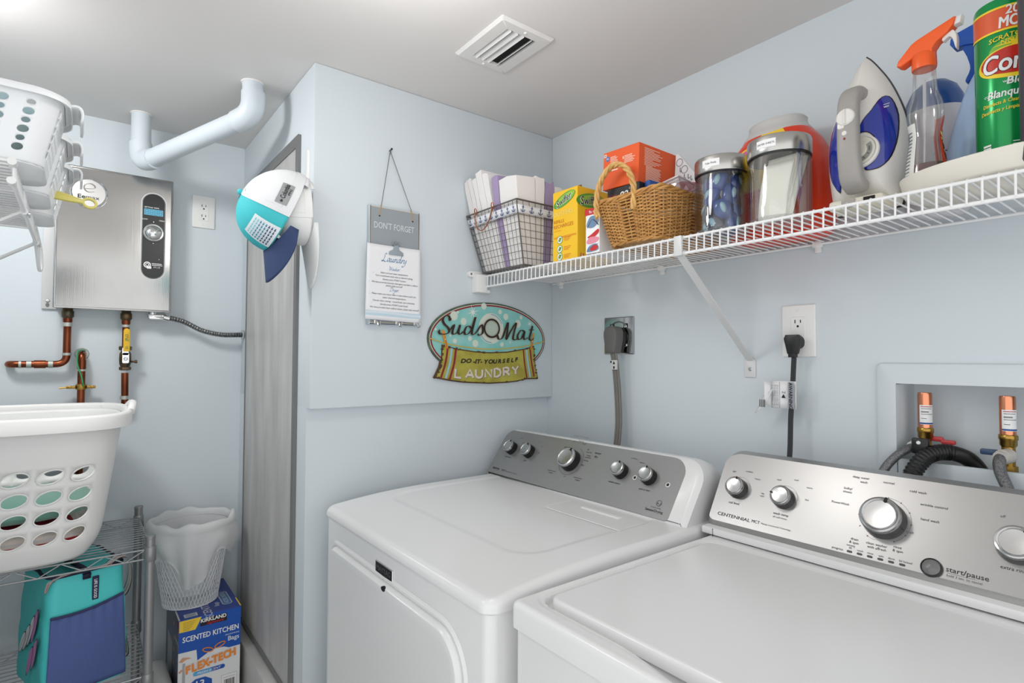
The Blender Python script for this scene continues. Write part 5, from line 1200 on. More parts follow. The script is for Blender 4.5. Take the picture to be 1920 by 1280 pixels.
# ------------------------------------------------------------------ white tray and the cleaners on it
t = thing('tray', 'cream white oval tray holding the cleaning bottles', 'tray', (-0.17, -1.36, SF)); CRM = mat('cream white plastic', (226, 221, 210), 0.35)
def tr(k, z): return [Vector((-0.200+(0.115*k)*math.copysign(abs(math.cos(a))**0.85, math.cos(a)), -1.369+(0.208*k)*math.copysign(abs(math.sin(a))**0.85, math.sin(a)), z)) for a in [2*PI*i/72 for i in range(72)]]
mb = MB(); mb.loft([tr(0.93, SF+0.001), tr(0.965, SF+0.005), tr(0.995, 1.632), tr(1.0, 1.637), tr(0.985, 1.638), tr(0.97, 1.633), tr(0.94, SF+0.006), tr(0.5, SF+0.005)])
obj('tray', mb, CRM, t, angle=60) if False else None
o = obj('oval_dish', mb, CRM, t, angle=60)
TZ = SF+0.007
CL2 = clear('clear bottle plastic', (250, 250, 250), 0.05, 0.06, 0.05)
def ovalloft(mb, prof, c, sx=1.0, sy=1.0, n=36, mi=0, e=1.0, rot=0.0):
    R = []
    for r_, z in prof:
        R.append([Vector((c[0], c[1], 0))+Matrix.Rotation(rot, 3, 'Z') @ Vector((r_*sx*math.copysign(abs(math.cos(a))**e, math.cos(a)), r_*sy*math.copysign(abs(math.sin(a))**e, math.sin(a)), z)) for a in [2*PI*i/n for i in range(n)]])
    mb.loft(R, mi)
# orange headed spray
c = (-0.243, -1.208)
t = thing('spray_bottle', 'clear spray bottle with an orange trigger head, nearly empty', 'spray bottle', (c[0], c[1], TZ))
prof = [(0.026, TZ), (0.0285, TZ+0.006), (0.0285, 1.645), (0.0235, 1.685), (0.0215, 1.705), (0.0250, 1.728), (0.0262, 1.742), (0.024, 1.760), (0.0180, 1.780), (0.0165, 1.805), (0.016, 1.826)]
P = catmull([Vector((r_, z, 0)) for r_, z in prof], 4)
mb = MB(); ovalloft(mb, [(p.x, p.y) for p in P], c, 0.8, 1.0); bb = obj('bottle', mb, CL2, t, angle=60)
mb = MB(); ovalloft(mb, [(p.x-0.002, p.y) for p in P if p.y < 1.655]+[(0.001, 1.6545)], c, 0.8, 1.0); obj('liquid', mb, mat('dark red brown liquid', (92, 46, 42), 0.15), bb, label='dark red brown liquid')
obj('dip_tube', MB().tube(smoothpath([(c[0], c[1], 1.80), (c[0], c[1]+0.001, 1.72), (c[0]+0.004, c[1]+0.004, 1.63)]), 0.0025, 8), clear('dip tube plastic', (235, 235, 235), 0.1, 0.1, 0.35), bb)
ORH = mat('orange sprayer plastic', (244, 96, 34), 0.35)
HM = Matrix.Translation((c[0], c[1], 1.825)) @ Matrix.Rotation(math.radians(-93), 4, 'Z') @ Matrix.Scale(0.80, 4)
hx = lambda u, v, w=0.0: HM @ Vector((u, w, v))     # u forward to the nozzle, v up
mb = MB(); F = Fr(hx(0, 0), HM.to_3x3() @ Vector((1, 0, 0)), (0, 0, 1), HM.to_3x3() @ Vector((0, -1, 0)))
mb.lathe([(0.0172, -0.004), (0.0178, 0.0), (0.0172, 0.018), (0.015, 0.022)], Fr(hx(0, -0.004), (1, 0, 0), (0, 1, 0)), 28)
hd_ = [(-0.018, 0.016), (-0.020, 0.012), (-0.040, -0.002), (-0.048, 0.0), (-0.048, 0.010), (-0.030, 0.040), (-0.022, 0.047), (0.046, 0.081), (0.050, 0.081), (0.050, 0.066), (0.040, 0.052), (0.022, 0.038), (0.016, 0.026), (0.018, 0.016)]
hd_ = [((a*(0.82 if a > 0 else 1)*0.974+b_*0.225)*0.8, (-a*0.20+b_*0.974+0.004)*0.8) for a, b_ in hd_]
mb.prism(hd_[::-1], -0.010, 0.010, F, 0, 0.0022, 3); hh = obj('spray_head', mb, ORH, t, label='orange trigger spray head')
mb = MB(); rt_ = lambda P: [((a*0.82*0.974+b_*0.225)*0.8, (-a*0.225+b_*0.974+0.004)*0.8) for a, b_ in P]
mb.prism(rt_([(0.049, 0.066), (0.062, 0.070), (0.061, 0.086), (0.049, 0.081)]), -0.007, 0.007, F, 0, 0.002); mb.prism([(p.x, p.y) for p in catmull([Vector(p) for p in rt_([(0.030, 0.044), (0.042, 0.055), (0.050, 0.058), (0.060, 0.046), (0.066, 0.024), (0.064, 0.022), (0.053, 0.040), (0.044, 0.046), (0.034, 0.038)])], 3, True)], -0.005, 0.005, F, 0, 0.0007, 1)
obj('trigger', mb, mat('white trigger', (226, 222, 218), 0.4), hh, label='white nozzle and trigger')
mb = MB(); fl = Fr((c[0]-0.0285*0.8, c[1], 0), (0, -1, 0), (0, 0, 1), (-1, 0, 0))
ob = lambda off: (lambda a, z: Vector((c[0]+math.cos(a)*0.8*(off+next((P[i].x+(P[i+1].x-P[i].x)*(z-P[i].y)/max(1e-6, P[i+1].y-P[i].y) for i in range(len(P)-1) if P[i].y <= z <= P[i+1].y), 0.03)), c[1]+math.sin(a)*(off+next((P[i].x+(P[i+1].x-P[i].x)*(z-P[i].y)/max(1e-6, P[i+1].y-P[i].y) for i in range(len(P)-1) if P[i].y <= z <= P[i+1].y), 0.03)), z)))
A0 = math.radians(268)
patch(mb, [(A0-0.30, 1.640), (A0-0.42, 1.67), (A0-0.45, 1.695), (A0-0.18, 1.722), (A0+0.9, 1.735), (A0+1.2, 1.69), (A0+0.9, 1.63)], ob(0.0006), 0.02, 0) if False else None
for (poly, off, mi) in (([(A0-0.35, 1.632), (A0-0.42, 1.66), (A0-0.40, 1.69), (A0-0.15, 1.725), (A0+0.3, 1.735), (A0+1.3, 1.735), (A0+1.3, 1.632)], 0.0008, 0), ([(A0-0.05, 1.66), (A0-0.12, 1.68), (A0-0.05, 1.70), (A0+0.5, 1.712), (A0+1.2, 1.71), (A0+1.2, 1.655)], 0.0014, 1)):
    q = poly; g = ob(off); us = 0.05
    # stretch u so the cells come out about square
    patch(mb, [(a*0.03, z) for a, z in q], lambda a, z, g=g: g(a/0.03, z), 0.0012, mi)
for a, z in ((A0-0.20, 1.703), (A0-0.10, 1.700), (A0-0.16, 1.693)): patch(mb, [(a*0.03+0.003*math.cos(b), z+0.003*math.sin(b)) for b in [2*PI*k/12 for k in range(12)]], lambda a_, z_: ob(0.0018)(a_/0.03, z_), 0.0008, 2)
for k in range(3):
    pp = [(A0*0.03-0.001+0.0035*math.sin(6.28*i/8+0.5), 1.664+0.014*k+0.0125*i/8) for i in range(9)]
    for i in range(8):
        a, b = pp[i], pp[i+1]; mb.add([ob(0.0020)((a[0]-0.0012)/0.03, a[1]), ob(0.0020)((a[0]+0.0012)/0.03, a[1]), ob(0.0020)((b[0]+0.0012)/0.03, b[1]), ob(0.0020)((b[0]-0.0012)/0.03, b[1])], [(0, 1, 2, 3)], 3)
A1 = math.radians(118)
patch(mb, [((A1-0.55)*0.03, 1.62), ((A1+0.7)*0.03, 1.62), ((A1+0.7)*0.03, 1.725), ((A1-0.35)*0.03, 1.725), ((A1-0.45)*0.03, 1.68)], lambda a, z: ob(0.0006)(a/0.03, z), 0.0015, 4)
for k in range(14): mb.grid(lambda u, v: ob(0.0012)(A1-0.15+0.55*u, 1.632+0.006*k+0.002*v), 6, 1, 5)
obj('label', mb, [mat('orange red bottle label', (204, 62, 26), 0.4), mat('label navy', (28, 34, 62), 0.4), mat('label lime', (216, 190, 80), 0.4), WHITEINK, mat('translucent white label', (222, 222, 216), 0.5), GREYINK], bb)
# bottle standing behind it
c = (-0.075, -1.176)
t = thing('squat_bottle', 'round white bottle with blue shoulder behind the orange spray head', 'bottle', (c[0], c[1], TZ))
mb = MB(); prof = [(0.045, TZ), (0.050, TZ+0.006), (0.052, 1.68), (0.053, 1.76), (0.050, 1.800)]
ovalloft(mb, [(r_, z if z > TZ+0.01 else z-0.0065) for r_, z in prof], c, 0.9, 1.0); bb = obj('body', mb, mat('greyish white label film', (206, 202, 206), 0.35), t, angle=60)
mb = MB(); ovalloft(mb, [(0.050, 1.799), (0.045, 1.825), (0.036, 1.845), (0.022, 1.858), (0.012, 1.862)], c, 0.9, 1.0); obj('shoulder', mb, mat('blue shoulder plastic', (38, 78, 140), 0.25), t, angle=60)
mb = MB(); fb = Fr((c[0]-0.0485, c[1], 0), (0, -1, 0), (0, 0, 1), (-1, 0, 0)); mb.pen([(0.010, 1.705), (0.022, 1.712), (0.034, 1.706)], fb, 0.002, 0.5, 0, 0.003); mb.pen([(0.014, 1.735), (0.02, 1.742), (0.024, 1.734)], fb, 0.0015, 0.5, 0, 0.003)
obj('print', mb, INK, bb)
# blue spray behind the scouring powder
c = (-0.140, -1.270)
t = thing('spray_bottle', 'light blue spray bottle with a blue trigger head behind the green can', 'spray bottle', (c[0], c[1], TZ))
mb = MB(); P2 = catmull([Vector(p) for p in [(0.058, TZ, 0), (0.064, TZ+0.008, 0), (0.0645, 1.65, 0), (0.060, 1.69, 0), (0.050, 1.735, 0), (0.037, 1.78, 0), (0.024, 1.815, 0), (0.016, 1.835, 0), (0.0145, 1.85, 0)]], 4)
ovalloft(mb, [(p.x, p.y) for p in P2], c, 0.68, 1.0); bb = obj('bottle', mb, clear('pale blue bottle plastic', (190, 216, 246), 0.05, 0.12, 0.90, (186, 214, 248)), t, angle=60)
mb = MB(); ovalloft(mb, [(p.x-0.002, p.y) for p in P2 if p.y < 1.70]+[(0.001, 1.7005)], c, 0.68, 1.0); obj('liquid', mb, mat('blue cleaner liquid', (120, 164, 208), 0.15), bb)
BLH = mat('royal blue sprayer plastic', (18, 82, 176), 0.3)
F = Fr((c[0], c[1]-0.004, 1.852), (0, 1, 0), (0, 0, 1), (1, 0, 0))
mb = MB(); mb.lathe([(0.0185, -0.01), (0.019, 0.0), (0.018, 0.018)], Fr((c[0], c[1], 1.852), (1, 0, 0), (0, 1, 0)), 24)
mb.prism([(-0.034, 0.012), (-0.016, 0.008), (0.012, 0.010), (0.018, 0.022), (0.034, 0.026), (0.048, 0.026), (0.053, 0.034), (0.052, 0.043), (0.046, 0.050), (0.02, 0.056), (-0.02, 0.056), (-0.034, 0.046)], -0.012, 0.012, F, 0, 0.004, 3); hh = obj('spray_head', mb, BLH, t, label='royal blue trigger spray head')
mb = MB(); mb.prism([(p.x, p.y) for p in catmull([Vector(p) for p in [(0.006, 0.026), (0.036, 0.028), (0.030, 0.004), (0.026, -0.018), (0.033, -0.036), (0.029, -0.039), (0.016, -0.026), (0.012, -0.006), (0.010, 0.012)]], 3, True)], -0.0085, 0.0085, F, 0, 0.003); obj('trigger', mb, BLH, hh)
# scouring powder can
c = (-0.235, -1.311); CR = 0.0375; cz0, cz1 = TZ, 1.876
t = thing('powder_can', 'tall green scouring powder can on the oval tray', 'can', (c[0], c[1], TZ))
GRC = mat('metallic green can wrap', (20, 150, 78), 0.22, 0.35)
f0 = Fr((c[0], c[1], 0), (1, 0, 0), (0, 1, 0)); mb = MB(); mb.lathe([(CR*0.96, cz0), (CR, cz0+0.003), (CR, cz1-0.004), (CR*0.97, cz1), (0.001, cz1)], f0, 64); bb = obj('can', mb, GRC, t)
A0 = math.atan2(CAM.y-c[1], CAM.x-c[0])            # the side that faces the room
def cs(off): return lambda u, v: Vector((c[0]+(CR+off)*math.cos(A0+u/CR), c[1]+(CR+off)*math.sin(A0+u/CR), v))
def ctext(mb, s, size, u, v, mi, off, sx=1.0, shear=0.0, bold=0.0, rise=0.0, al='C'):
    vs, fs, x0, x1, y0, y1 = glyphs(s, shear, 0.0); k = size/0.72; ox = {'C': -(x0+x1)/2, 'L': -x0}[al]; n = 0 if bold < 0.01 else 8
    # cut nothing: short words follow the curve well enough at this subdivision
    for i, (dx, dy) in enumerate([(0, 0)]+[(bold*0.62*math.cos(2*PI*j/n), bold*0.62*math.sin(2*PI*j/n)) for j in range(n)]): mb.add([cs(off+i*8e-6)(u+(p[0]+ox)*k*sx+dx*k, v+(p[1]-0.36+dy)*k+rise*(p[0]+ox)*k*sx) for p in vs], fs, mi)
mb = MB(); YE = 1; 
mb.grid(lambda u, v: cs(0.0004)(-0.062+0.124*u, 1.826+0.034*v+0.012*((u-0.5)*2)**2*0.3), 40, 4, 0)                 # orange red top band
mb.grid(lambda u, v: cs(0.0007)(-0.062+0.124*u, 1.859+0.003*v+0.012*((u-0.5)*2)**2*0.3), 40, 1, 1); mb.grid(lambda u, v: cs(0.0007)(-0.062+0.124*u, 1.824+0.003*v+0.012*((u-0.5)*2)**2*0.3), 40, 1, 1)
patch(mb, ell(0.014, 1.7760, 0.050, 0.0245, 60), cs(0.0006), 0.006, 1); patch(mb, ell(0.014, 1.7780, 0.0455, 0.0205, 60), cs(0.0010), 0.006, 2)
star = []
for k in range(16): r_ = (0.030 if k % 4 == 0 else 0.018 if k % 2 == 0 else 0.007); star.append((0.014+r_*math.cos(PI/2+k*PI/8), 1.803+r_*0.6*math.sin(PI/2+k*PI/8)))
patch(mb, ell(0.014, 1.793, 0.034, 0.020, 40), cs(0.0005), 0.006, 4); patch(mb, star, cs(0.0008), 0.006, 1)
ctext(mb, '20%', 0.0135, 0.014, 1.8545, 3, 0.0011, 0.85, 0.1, 0.03); ctext(mb, 'MORE', 0.0165, 0.014, 1.8375, 3, 0.0011, 0.68, 0.1, 0.04)
ctext(mb, 'SCRATCH FREE', 0.0070, 0.014, 1.8165, 1, 0.0011, 1.0, 0.1, 0.02, 0.10); ctext(mb, 'NO RAYA', 0.0070, 0.016, 1.8085, 1, 0.0011, 1.0, 0.1, 0.02, 0.10)
for off, mi, bo in ((0.0012, 5, 0.07), (0.0016, 3, 0.03)): ctext(mb, 'Comet', 0.0270, 0.013, 1.7770, mi, off, 0.76, 0.12, bo)
ctext(mb, 'with', 0.005, 0.002, 1.747, 3, 0.0010); ctext(mb, 'Bleach', 0.011, 0.020, 1.747, 3, 0.0010, 1.0, 0.15, 0.03); ctext(mb, 'con', 0.005, -0.022, 1.731, 3, 0.0010); ctext(mb, 'Blanqueador', 0.012, 0.012, 1.7305, 3, 0.0010, 0.8, 0.15, 0.03)
ctext(mb, 'Disinfects & Cleans Tough Stains', 0.0056, 0.010, 1.7175, 1, 0.0010, 0.75, 0.1, 0.02, 0.04); ctext(mb, 'Desinfecta y Limpia Mejor Manchas', 0.0056, 0.010, 1.7070, 1, 0.0010, 0.75, 0.1, 0.02, 0.04)
for k in range(4): mb.grid(lambda u, v: cs(0.0008)(-0.030+0.011*u, 1.640+0.0045*k+0.003*v), 6, 1, 3)
for k in range(2): mb.grid(lambda u, v: cs(0.0008)(0.006+0.02*u, 1.650+0.004*k+0.0012*v), 6, 1, 3)
obj('can_print', mb, [mat('can orange red', (222, 92, 50), 0.35), mat('can yellow', (244, 212, 44), 0.4), mat('can red', (196, 44, 30), 0.35), WHITEINK, mat('can light green', (120, 180, 60), 0.35), mat('can dark outline', (96, 22, 20), 0.5)], bb)
t = thing('dark_can', 'dark grey can at the picture edge right of the green can', 'can', (-0.300, -1.3565, TZ))
f0 = Fr((-0.300, -1.3565, 0), (1, 0, 0), (0, 1, 0)); mb = MB(); mb.lathe([(0.018, TZ), (0.0195, TZ+0.004), (0.0195, 1.885), (0.018, 1.892)], f0, 40); obj('can', mb, mat('dark slate can', (66, 62, 70), 0.35), t)
mb = MB(); mb.lathe([(0.0165, 1.891), (0.0165, 1.915), (0.014, 1.92), (0.001, 1.921)], f0, 32); obj('cap', mb, BLACK, t)
# ================================================================== things hanging on the column
# ------------------------------------------------------------------ memo board and instruction sheet
t = thing('memo_board', 'small grey reminder board hanging from twine on the column', 'sign board', (-0.625, 0, 1.425))
BG = mat('blue grey painted board', (148, 156, 162), 0.55); BW = mat('bare wood edge', (176, 152, 118), 0.7); BS = mat('pale board side', (188, 200, 206), 0.55)
F = back_wall(-0.001)
mb = MB(); mb.prism(rrect(-0.7135, 1.424, -0.5535, 1.768, 0.001, 2), 0, 0.018, F, 0, 0.004, 2); obj('board', mb, BS, t)
mb = MB(); mb.prism(rrect(-0.7085, 1.430, -0.5585, 1.762, 0.001, 2), 0.017, 0.0184, F, 1); mb.prism(rrect(-0.7070, 1.432, -0.5600, 1.7605, 0.001, 2), 0.0184, 0.0188, F, 0); pl = obj('face_panel', mb, [BG, BW], t, label='grey face panel with worn edge')
mb = MB()
def serif(mb, s, size, u, v, mi, w, sx=0.78):
    mb.text(s, size, F, u, v, mi, 'C', 0, 0.01, w, sx)
    vs, fs, x0, x1, y0, y1 = glyphs(s, 0, -0.012); k = size/0.72
serif(mb, "DON'T FORGET", 0.0185, -0.6365, 1.711, 0, 0.0192, 0.70)
vs, fs, x0, x1, y0, y1 = glyphs("DON'T FORGET", 0, -0.012); k = 0.0165/0.72*0.70
# short serifs at the stems' feet and heads
for uu in (0.03, 0.055, 0.195, 0.235, 0.275, 0.345, 0.455, 0.56, 0.70, 0.785, 0.835, 0.905, 0.965):
    for vv in (0.7029, 0.7191): pass
obj('lettering', mb, mat('pale grey print', (206, 212, 216), 0.6), pl)
TW = mat('natural twine', (178, 150, 112), 0.9); TWG = mat('grey twine', (112, 112, 114), 0.9)
nail = Vector((-0.6475, -0.006, 1.938)); h1 = Vector((-0.684, -0.0195, 1.739)); h2 = Vector((-0.578, -0.0195, 1.738))
mb = MB()
for h, tp in ((h1, (-0.679, -0.0205, 1.768)), (h2, (-0.583, -0.0205, 1.768))):
    mb.tube([tp, nail+Vector((0, -0.003, 0))], 0.0011, 6, 1); mb.tube([h, tp], 0.0019, 6, 0); mb.tube([(tp[0]+0.003, -0.001, 1.77), tp], 0.0016, 6, 0)
    mb.face(ell(h.x, h.z-0.001, 0.0026, 0.0030, 12), F, 0.0194, 2)
mb.tube([nail+Vector((-0.002, -0.003, -0.012)), nail+Vector((0.001, -0.004, -0.004)), nail+Vector((0.003, -0.003, 0.006))], 0.0016, 6, 1); obj('twine', mb, [TW, TWG, DARK], t, label='twine hanger')
mb = MB(); mb.tube([(nail.x+0.002, 0.0, nail.z+0.002), (nail.x+0.002, -0.014, nail.z+0.004)], 0.0018, 8); mb.sphere((nail.x+0.002, -0.0145, nail.z+0.004), 0.0032, 0, 10, 6); o = obj('nail', mb, mat('dark nail', (50, 52, 70), 0.4, 0.7)); tag(o, 'small dark nail above the reminder board', 'nail')
CL = mat('grey enamelled clip', (150, 160, 168), 0.4)
mb = MB(); mb.prism([(-0.0235, 1.628), (0.0225, 1.628), (0.0215, 1.6365), (0.010, 1.643), (0.006, 1.656), (-0.006, 1.656), (-0.010, 1.643), (-0.0225, 1.6365)], 0.027, 0.030, Fr((-0.6345, -0.001, 0), (1, 0, 0), (0, 0, 1), (0, -1, 0)), 0, 0.001)
for s in (-1, 1): mb.tube([F(-0.6345+s*0.0055+0.0062*math.cos(a), 1.6635+0.0062*math.sin(a), 0.026+0.004*math.sin(a)) for a in [2*PI*k/16 for k in range(16)]], 0.0012, 7, closed=True)
obj('clip', mb, [CL], t, label='grey bulldog clip')
for i, u in enumerate((-0.6930, -0.6265, -0.5675)):
    mb = MB(); mb.box((u-0.006, -0.0235, 1.426), (u+0.006, -0.0185, 1.441), bev=0.002); mb.tube(smoothpath([(u, -0.023, 1.438), (u, -0.034, 1.430), (u, -0.038, 1.421), (u+0.001, -0.045, 1.419), (u+0.002, -0.049, 1.428), (u+0.002, -0.049, 1.433)], 4), 0.0018, 8); obj('hook', mb, CHROME, t)
t = thing('instruction_sheet', 'white laundry instruction sheet clipped over the reminder board', 'paper', (-0.63, -0.022, 1.43))
def sheet(u, v, k=0.0): return Vector((-0.7255+0.1745*u-0.002*(1-v), -0.0235-0.004*math.sin(PI*u)*(1-v)-0.012*(1-u)**3*(0.3+v*0.4)-0.006*u**4*(1-v)-k, 1.4385+0.2145*v-0.006*u*(1-v)))
mb = MB(); mb.grid(lambda u, v: sheet(u, v), 16, 16, 0)
sh_ = obj('sheet', mb, mat('white print paper', (236, 237, 240), 0.75), t, solid=0.0004)
def stx(mb, s, size, u, v, mi, sx=1.0, shear=0.35, bold=0.0, ang=0.0):
    vs, fs, x0, x1, y0, y1 = glyphs(s, shear, bold); k = size/0.72
    mb.add([sheet(u+((p[0]-(x0+x1)/2)*k*sx)/0.1745, v+((p[1]-0.36)*k)/0.2145, 0.0010) for p in vs], fs, mi)
SCR = {  # small cursive alphabet, x-height 1
 'L': ([[(0.9, 2.1), (0.55, 2.25), (0.45, 1.7), (0.35, 0.9), (0.1, 0.1), (-0.25, 0.0), (-0.2, 0.25), (0.3, 0.15), (0.8, -0.05), (1.3, 0.2)]], 1.35),
 'W': ([[(-0.2, 1.8), (0.1, 2.1), (0.25, 1.5), (0.2, 0.3), (0.35, 0.05), (0.8, 1.2), (0.95, 1.8), (0.95, 0.6), (1.1, 0.05), (1.5, 1.2), (1.8, 2.1)]], 1.75),
 'D': ([[(0.6, 2.0), (0.45, 1.2), (0.2, 0.1), (-0.1, 0.05), (0.4, 0.0), (1.1, 0.3), (1.5, 1.1), (1.2, 1.9), (0.5, 2.1), (-0.1, 1.8)]], 1.65),
 'a': ([[(0.75, 0.85), (0.4, 1.0), (0.05, 0.5), (0.15, 0.02), (0.5, 0.3), (0.8, 0.95), (0.68, 0.2), (0.85, 0.0), (1.1, 0.3)]], 1.05),
 'u': ([[(0.0, 0.7), (0.2, 0.95), (0.1, 0.2), (0.3, 0.0), (0.6, 0.4), (0.78, 0.98), (0.68, 0.2), (0.85, 0.0), (1.1, 0.3)]], 1.05),
 'n': ([[(0.05, 0.75), (0.22, 0.95), (0.1, 0.0), (0.3, 0.65), (0.6, 0.98), (0.72, 0.75), (0.62, 0.15), (0.8, 0.0), (1.05, 0.3)]], 1.05),
 'd': ([[(0.75, 0.85), (0.4, 1.0), (0.05, 0.5), (0.15, 0.02), (0.5, 0.3), (0.85, 1.2), (1.05, 2.2), (0.8, 1.0), (0.7, 0.15), (0.88, 0.0), (1.1, 0.3)]], 1.1),
 'r': ([[(0.0, 0.7), (0.2, 0.95), (0.1, 0.0), (0.3, 0.65), (0.55, 0.98), (0.75, 0.9)]], 0.72),
 'y': ([[(0.0, 0.7), (0.2, 0.95), (0.12, 0.25), (0.32, 0.02), (0.6, 0.4), (0.8, 0.98), (0.6, -0.2), (0.2, -0.9), (-0.3, -0.95), (-0.1, -0.6)]], 0.9),
 's': ([[(0.0, 0.2), (0.45, 0.98), (0.5, 0.5), (0.45, 0.1), (0.15, 0.02), (0.3, 0.05), (0.8, 0.3)]], 0.75),
 'h': ([[(0.5, 2.1), (0.3, 1.2), (0.1, 0.0), (0.3, 0.65), (0.6, 0.98), (0.72, 0.75), (0.62, 0.15), (0.8, 0.0), (1.05, 0.3)]], 1.05),
 'e': ([[(0.1, 0.45), (0.5, 0.6), (0.6, 0.9), (0.35, 1.0), (0.1, 0.5), (0.25, 0.02), (0.6, 0.1), (0.85, 0.35)]], 0.8),
 ':': ([[(0.25, 0.85), (0.3, 0.75)], [(0.2, 0.12), (0.25, 0.02)]], 0.5)}
def script(mb, word, xh, u, v, mi, wd):
    tot = sum(SCR[c][1] for c in word)*xh; x = -tot/2
    for c in word:
        for st in SCR[c][0]:
            tmp = MB(); fr = Fr((0, 0, 0), (1, 0, 0), (0, 1, 0), (0, 0, 1)); tmp.pen([(x+p[0]*xh+p[1]*xh*0.18, p[1]*xh) for p in st], fr, wd, 0.75, 0, 0, 0.35, 5)
            mb.add([sheet(u+p[0]/0.1745, v+p[1]/0.2145, 0.0010) for p in tmp.v], tmp.f, mi)
        x += SCR[c][1]*xh
mb = MB(); BLI = 0
script(mb, 'Laundry', 0.0105, 0.50, 0.785, 0, 0.0026); script(mb, 'Washer:', 0.0054, 0.505, 0.672, 0, 0.0013); script(mb, 'Dryer:', 0.0056, 0.505, 0.392, 0, 0.0014)
for s, v, wd in (('Select soil and water temperature', 0.632, 0.50), ('Turn round knob clock wise to desired setting', 0.590, 0.68), ('Gently press START button', 0.546, 0.42), ('We have provided laundry detergent and fabric softner,', 0.502, 0.84), ('please help yourself', 0.466, 0.31), ('Please make sure dryer filter is clean before each use', 0.348, 0.80), ('select desired temperature', 0.304, 0.42), ('Choose dryer setting - round knob, turn clockwise', 0.258, 0.76), ('Gently press START push knob', 0.212, 0.50), ('We have provided dryer softner sheets, please help yourself', 0.168, 0.88)):
    vs, fs, x0, x1, y0, y1 = glyphs(s, 0.35, 0.0); size = 0.0050; sx = wd*0.1745/((x1-x0)*size/0.72); stx(mb, s, size, 0.50+0.02*(wd > .8), v, 1, sx)
mb.grid(lambda u, v: sheet(0.004+0.992*u, 0.055+0.065*v, 0.0008), 16, 3, 2); mb.grid(lambda u, v: sheet(0.004+0.992*u, 0.080+0.008*math.sin(5*u)+0.030*v, 0.0011), 24, 2, 3)
for u, v in ((0.12, 0.62), (0.05, 0.5), (0.06, 0.34), (0.10, 0.22)): 
    mb.add([sheet(u+0.012*math.cos(a), v+0.010*math.sin(a), 0.0009) for a in [2*PI*k/10 for k in range(10)]], [tuple(range(10))], 3)
obj('lettering', mb, [mat('blue ink', (70, 122, 168), 0.7), INKB, mat('light sky print', (190, 214, 228), 0.75), mat('pale sky print', (214, 226, 234), 0.75)], sh_)

# ------------------------------------------------------------------ tin laundry sign
t = thing('tin_sign', 'vintage tin laundry sign, turquoise oval with a yellow towel', 'sign', (-0.28, 0, 1.38))
TQ = mat('turquoise sign paint', (120, 190, 186), 0.4, var=0.5, vscale=(14, 14, 14), col2=(150, 204, 196)); RIM = mat('sign dark rim', (40, 42, 48), 0.45, var=0.8, vscale=(20, 20, 20), col2=(96, 120, 90)); RD = mat('sign red', (136, 30, 34), 0.45); YG = mat('sign olive yellow', (178, 172, 70), 0.45, var=0.9, vscale=(22, 22, 22), col2=(150, 136, 48)); RUST = mat('sign rust brown', (58, 38, 22), 0.6, var=0.8, vscale=(60, 60, 60), col2=(104, 72, 34))
F = back_wall(-0.002)
mb = MB(); eo = ell(-0.279, 1.390, 0.238, 0.1235, 72); mb.prism(eo, 0, 0.006, F, 1, 0.004, 2); mb.prism(inset(eo, 0.008), 0.005, 0.0064, F, 2); mb.prism(inset(eo, 0.013), 0.006, 0.0068, F, 0); mb.prism(inset(eo, 0.0055), 0.005, 0.0062, F, 3); ov = obj('oval_plate', mb, [TQ, RIM, RD, mat('sign cream line', (196, 200, 190), 0.5)], t)
bt = [(-0.4697, 1.3722), (-0.44, 1.3655), (-0.4114, 1.3597), (-0.3437, 1.3520), (-0.2874, 1.3495), (-0.2139, 1.3520), (-0.1368, 1.3634), (-0.0936, 1.374)]; bb_ = [(-0.0915, 1.345), (-0.0918, 1.3266), (-0.084, 1.29), (-0.0752, 1.2615), (-0.076, 1.256), (-0.1269, 1.2563), (-0.17, 1.249), (-0.2134, 1.2460), (-0.2868, 1.2445), (-0.3839, 1.2500), (-0.4367, 1.2570), (-0.48, 1.265), (-0.4964, 1.2681), (-0.488, 1.282), (-0.4779, 1.3018), (-0.4715, 1.325), (-0.4706, 1.345)]
bp = (bt+bb_)[::-1]
mb = MB(); mb.prism(bp, 0.001, 0.0085, F, 1, 0.003, 2); mb.prism(inset(bp, 0.0045), 0.008, 0.0090, F, 0)
bn = obj('towel_plate', mb, [YG, RUST], t, label='olive yellow towel shaped plate')
mb = MB()
for a, b, w, mi in (((-0.4475, 1.3610), (-0.4715, 1.2680), 0.0075, 0), ((-0.4330, 1.3600), (-0.4545, 1.2660), 0.0075, 1), ((-0.4175, 1.3575), (-0.4400, 1.2625), 0.008, 0), ((-0.1440, 1.3585), (-0.1275, 1.2600), 0.006, 0), ((-0.1300, 1.3600), (-0.1130, 1.2625), 0.0075, 1), ((-0.1145, 1.3635), (-0.0955, 1.2655), 0.007, 0)):
    c = ((a[0]+b[0])/2+(0.004 if a[0] < -0.3 else -0.002), (a[1]+b[1])/2); mb.pen([a, c, b], F, w, 0, mi, 0.0094, 0.3)
R = random.Random(9)
for k in range(90):      # rusty wear around the plate's edge
    i = R.randrange(len(bp)); f_ = R.random(); a = bp[i]; b = bp[(i+1) % len(bp)]; u = a[0]+(b[0]-a[0])*f_; v = a[1]+(b[1]-a[1])*f_; ins = R.uniform(0.002, 0.010)
    u += (-0.283-u)*ins*3.2; v += (1.308-v)*ins*8; r_ = R.uniform(0.0012, 0.0042); pp = [(u+r_*R.uniform(.5, 1.3)*math.cos(a_)*1.5, v+r_*R.uniform(.5, 1.2)*math.sin(a_)) for a_ in [2*PI*q_/9 for q_ in range(9)]]
    mb.face(pp, F, 0.0093+k*4e-6, 2)
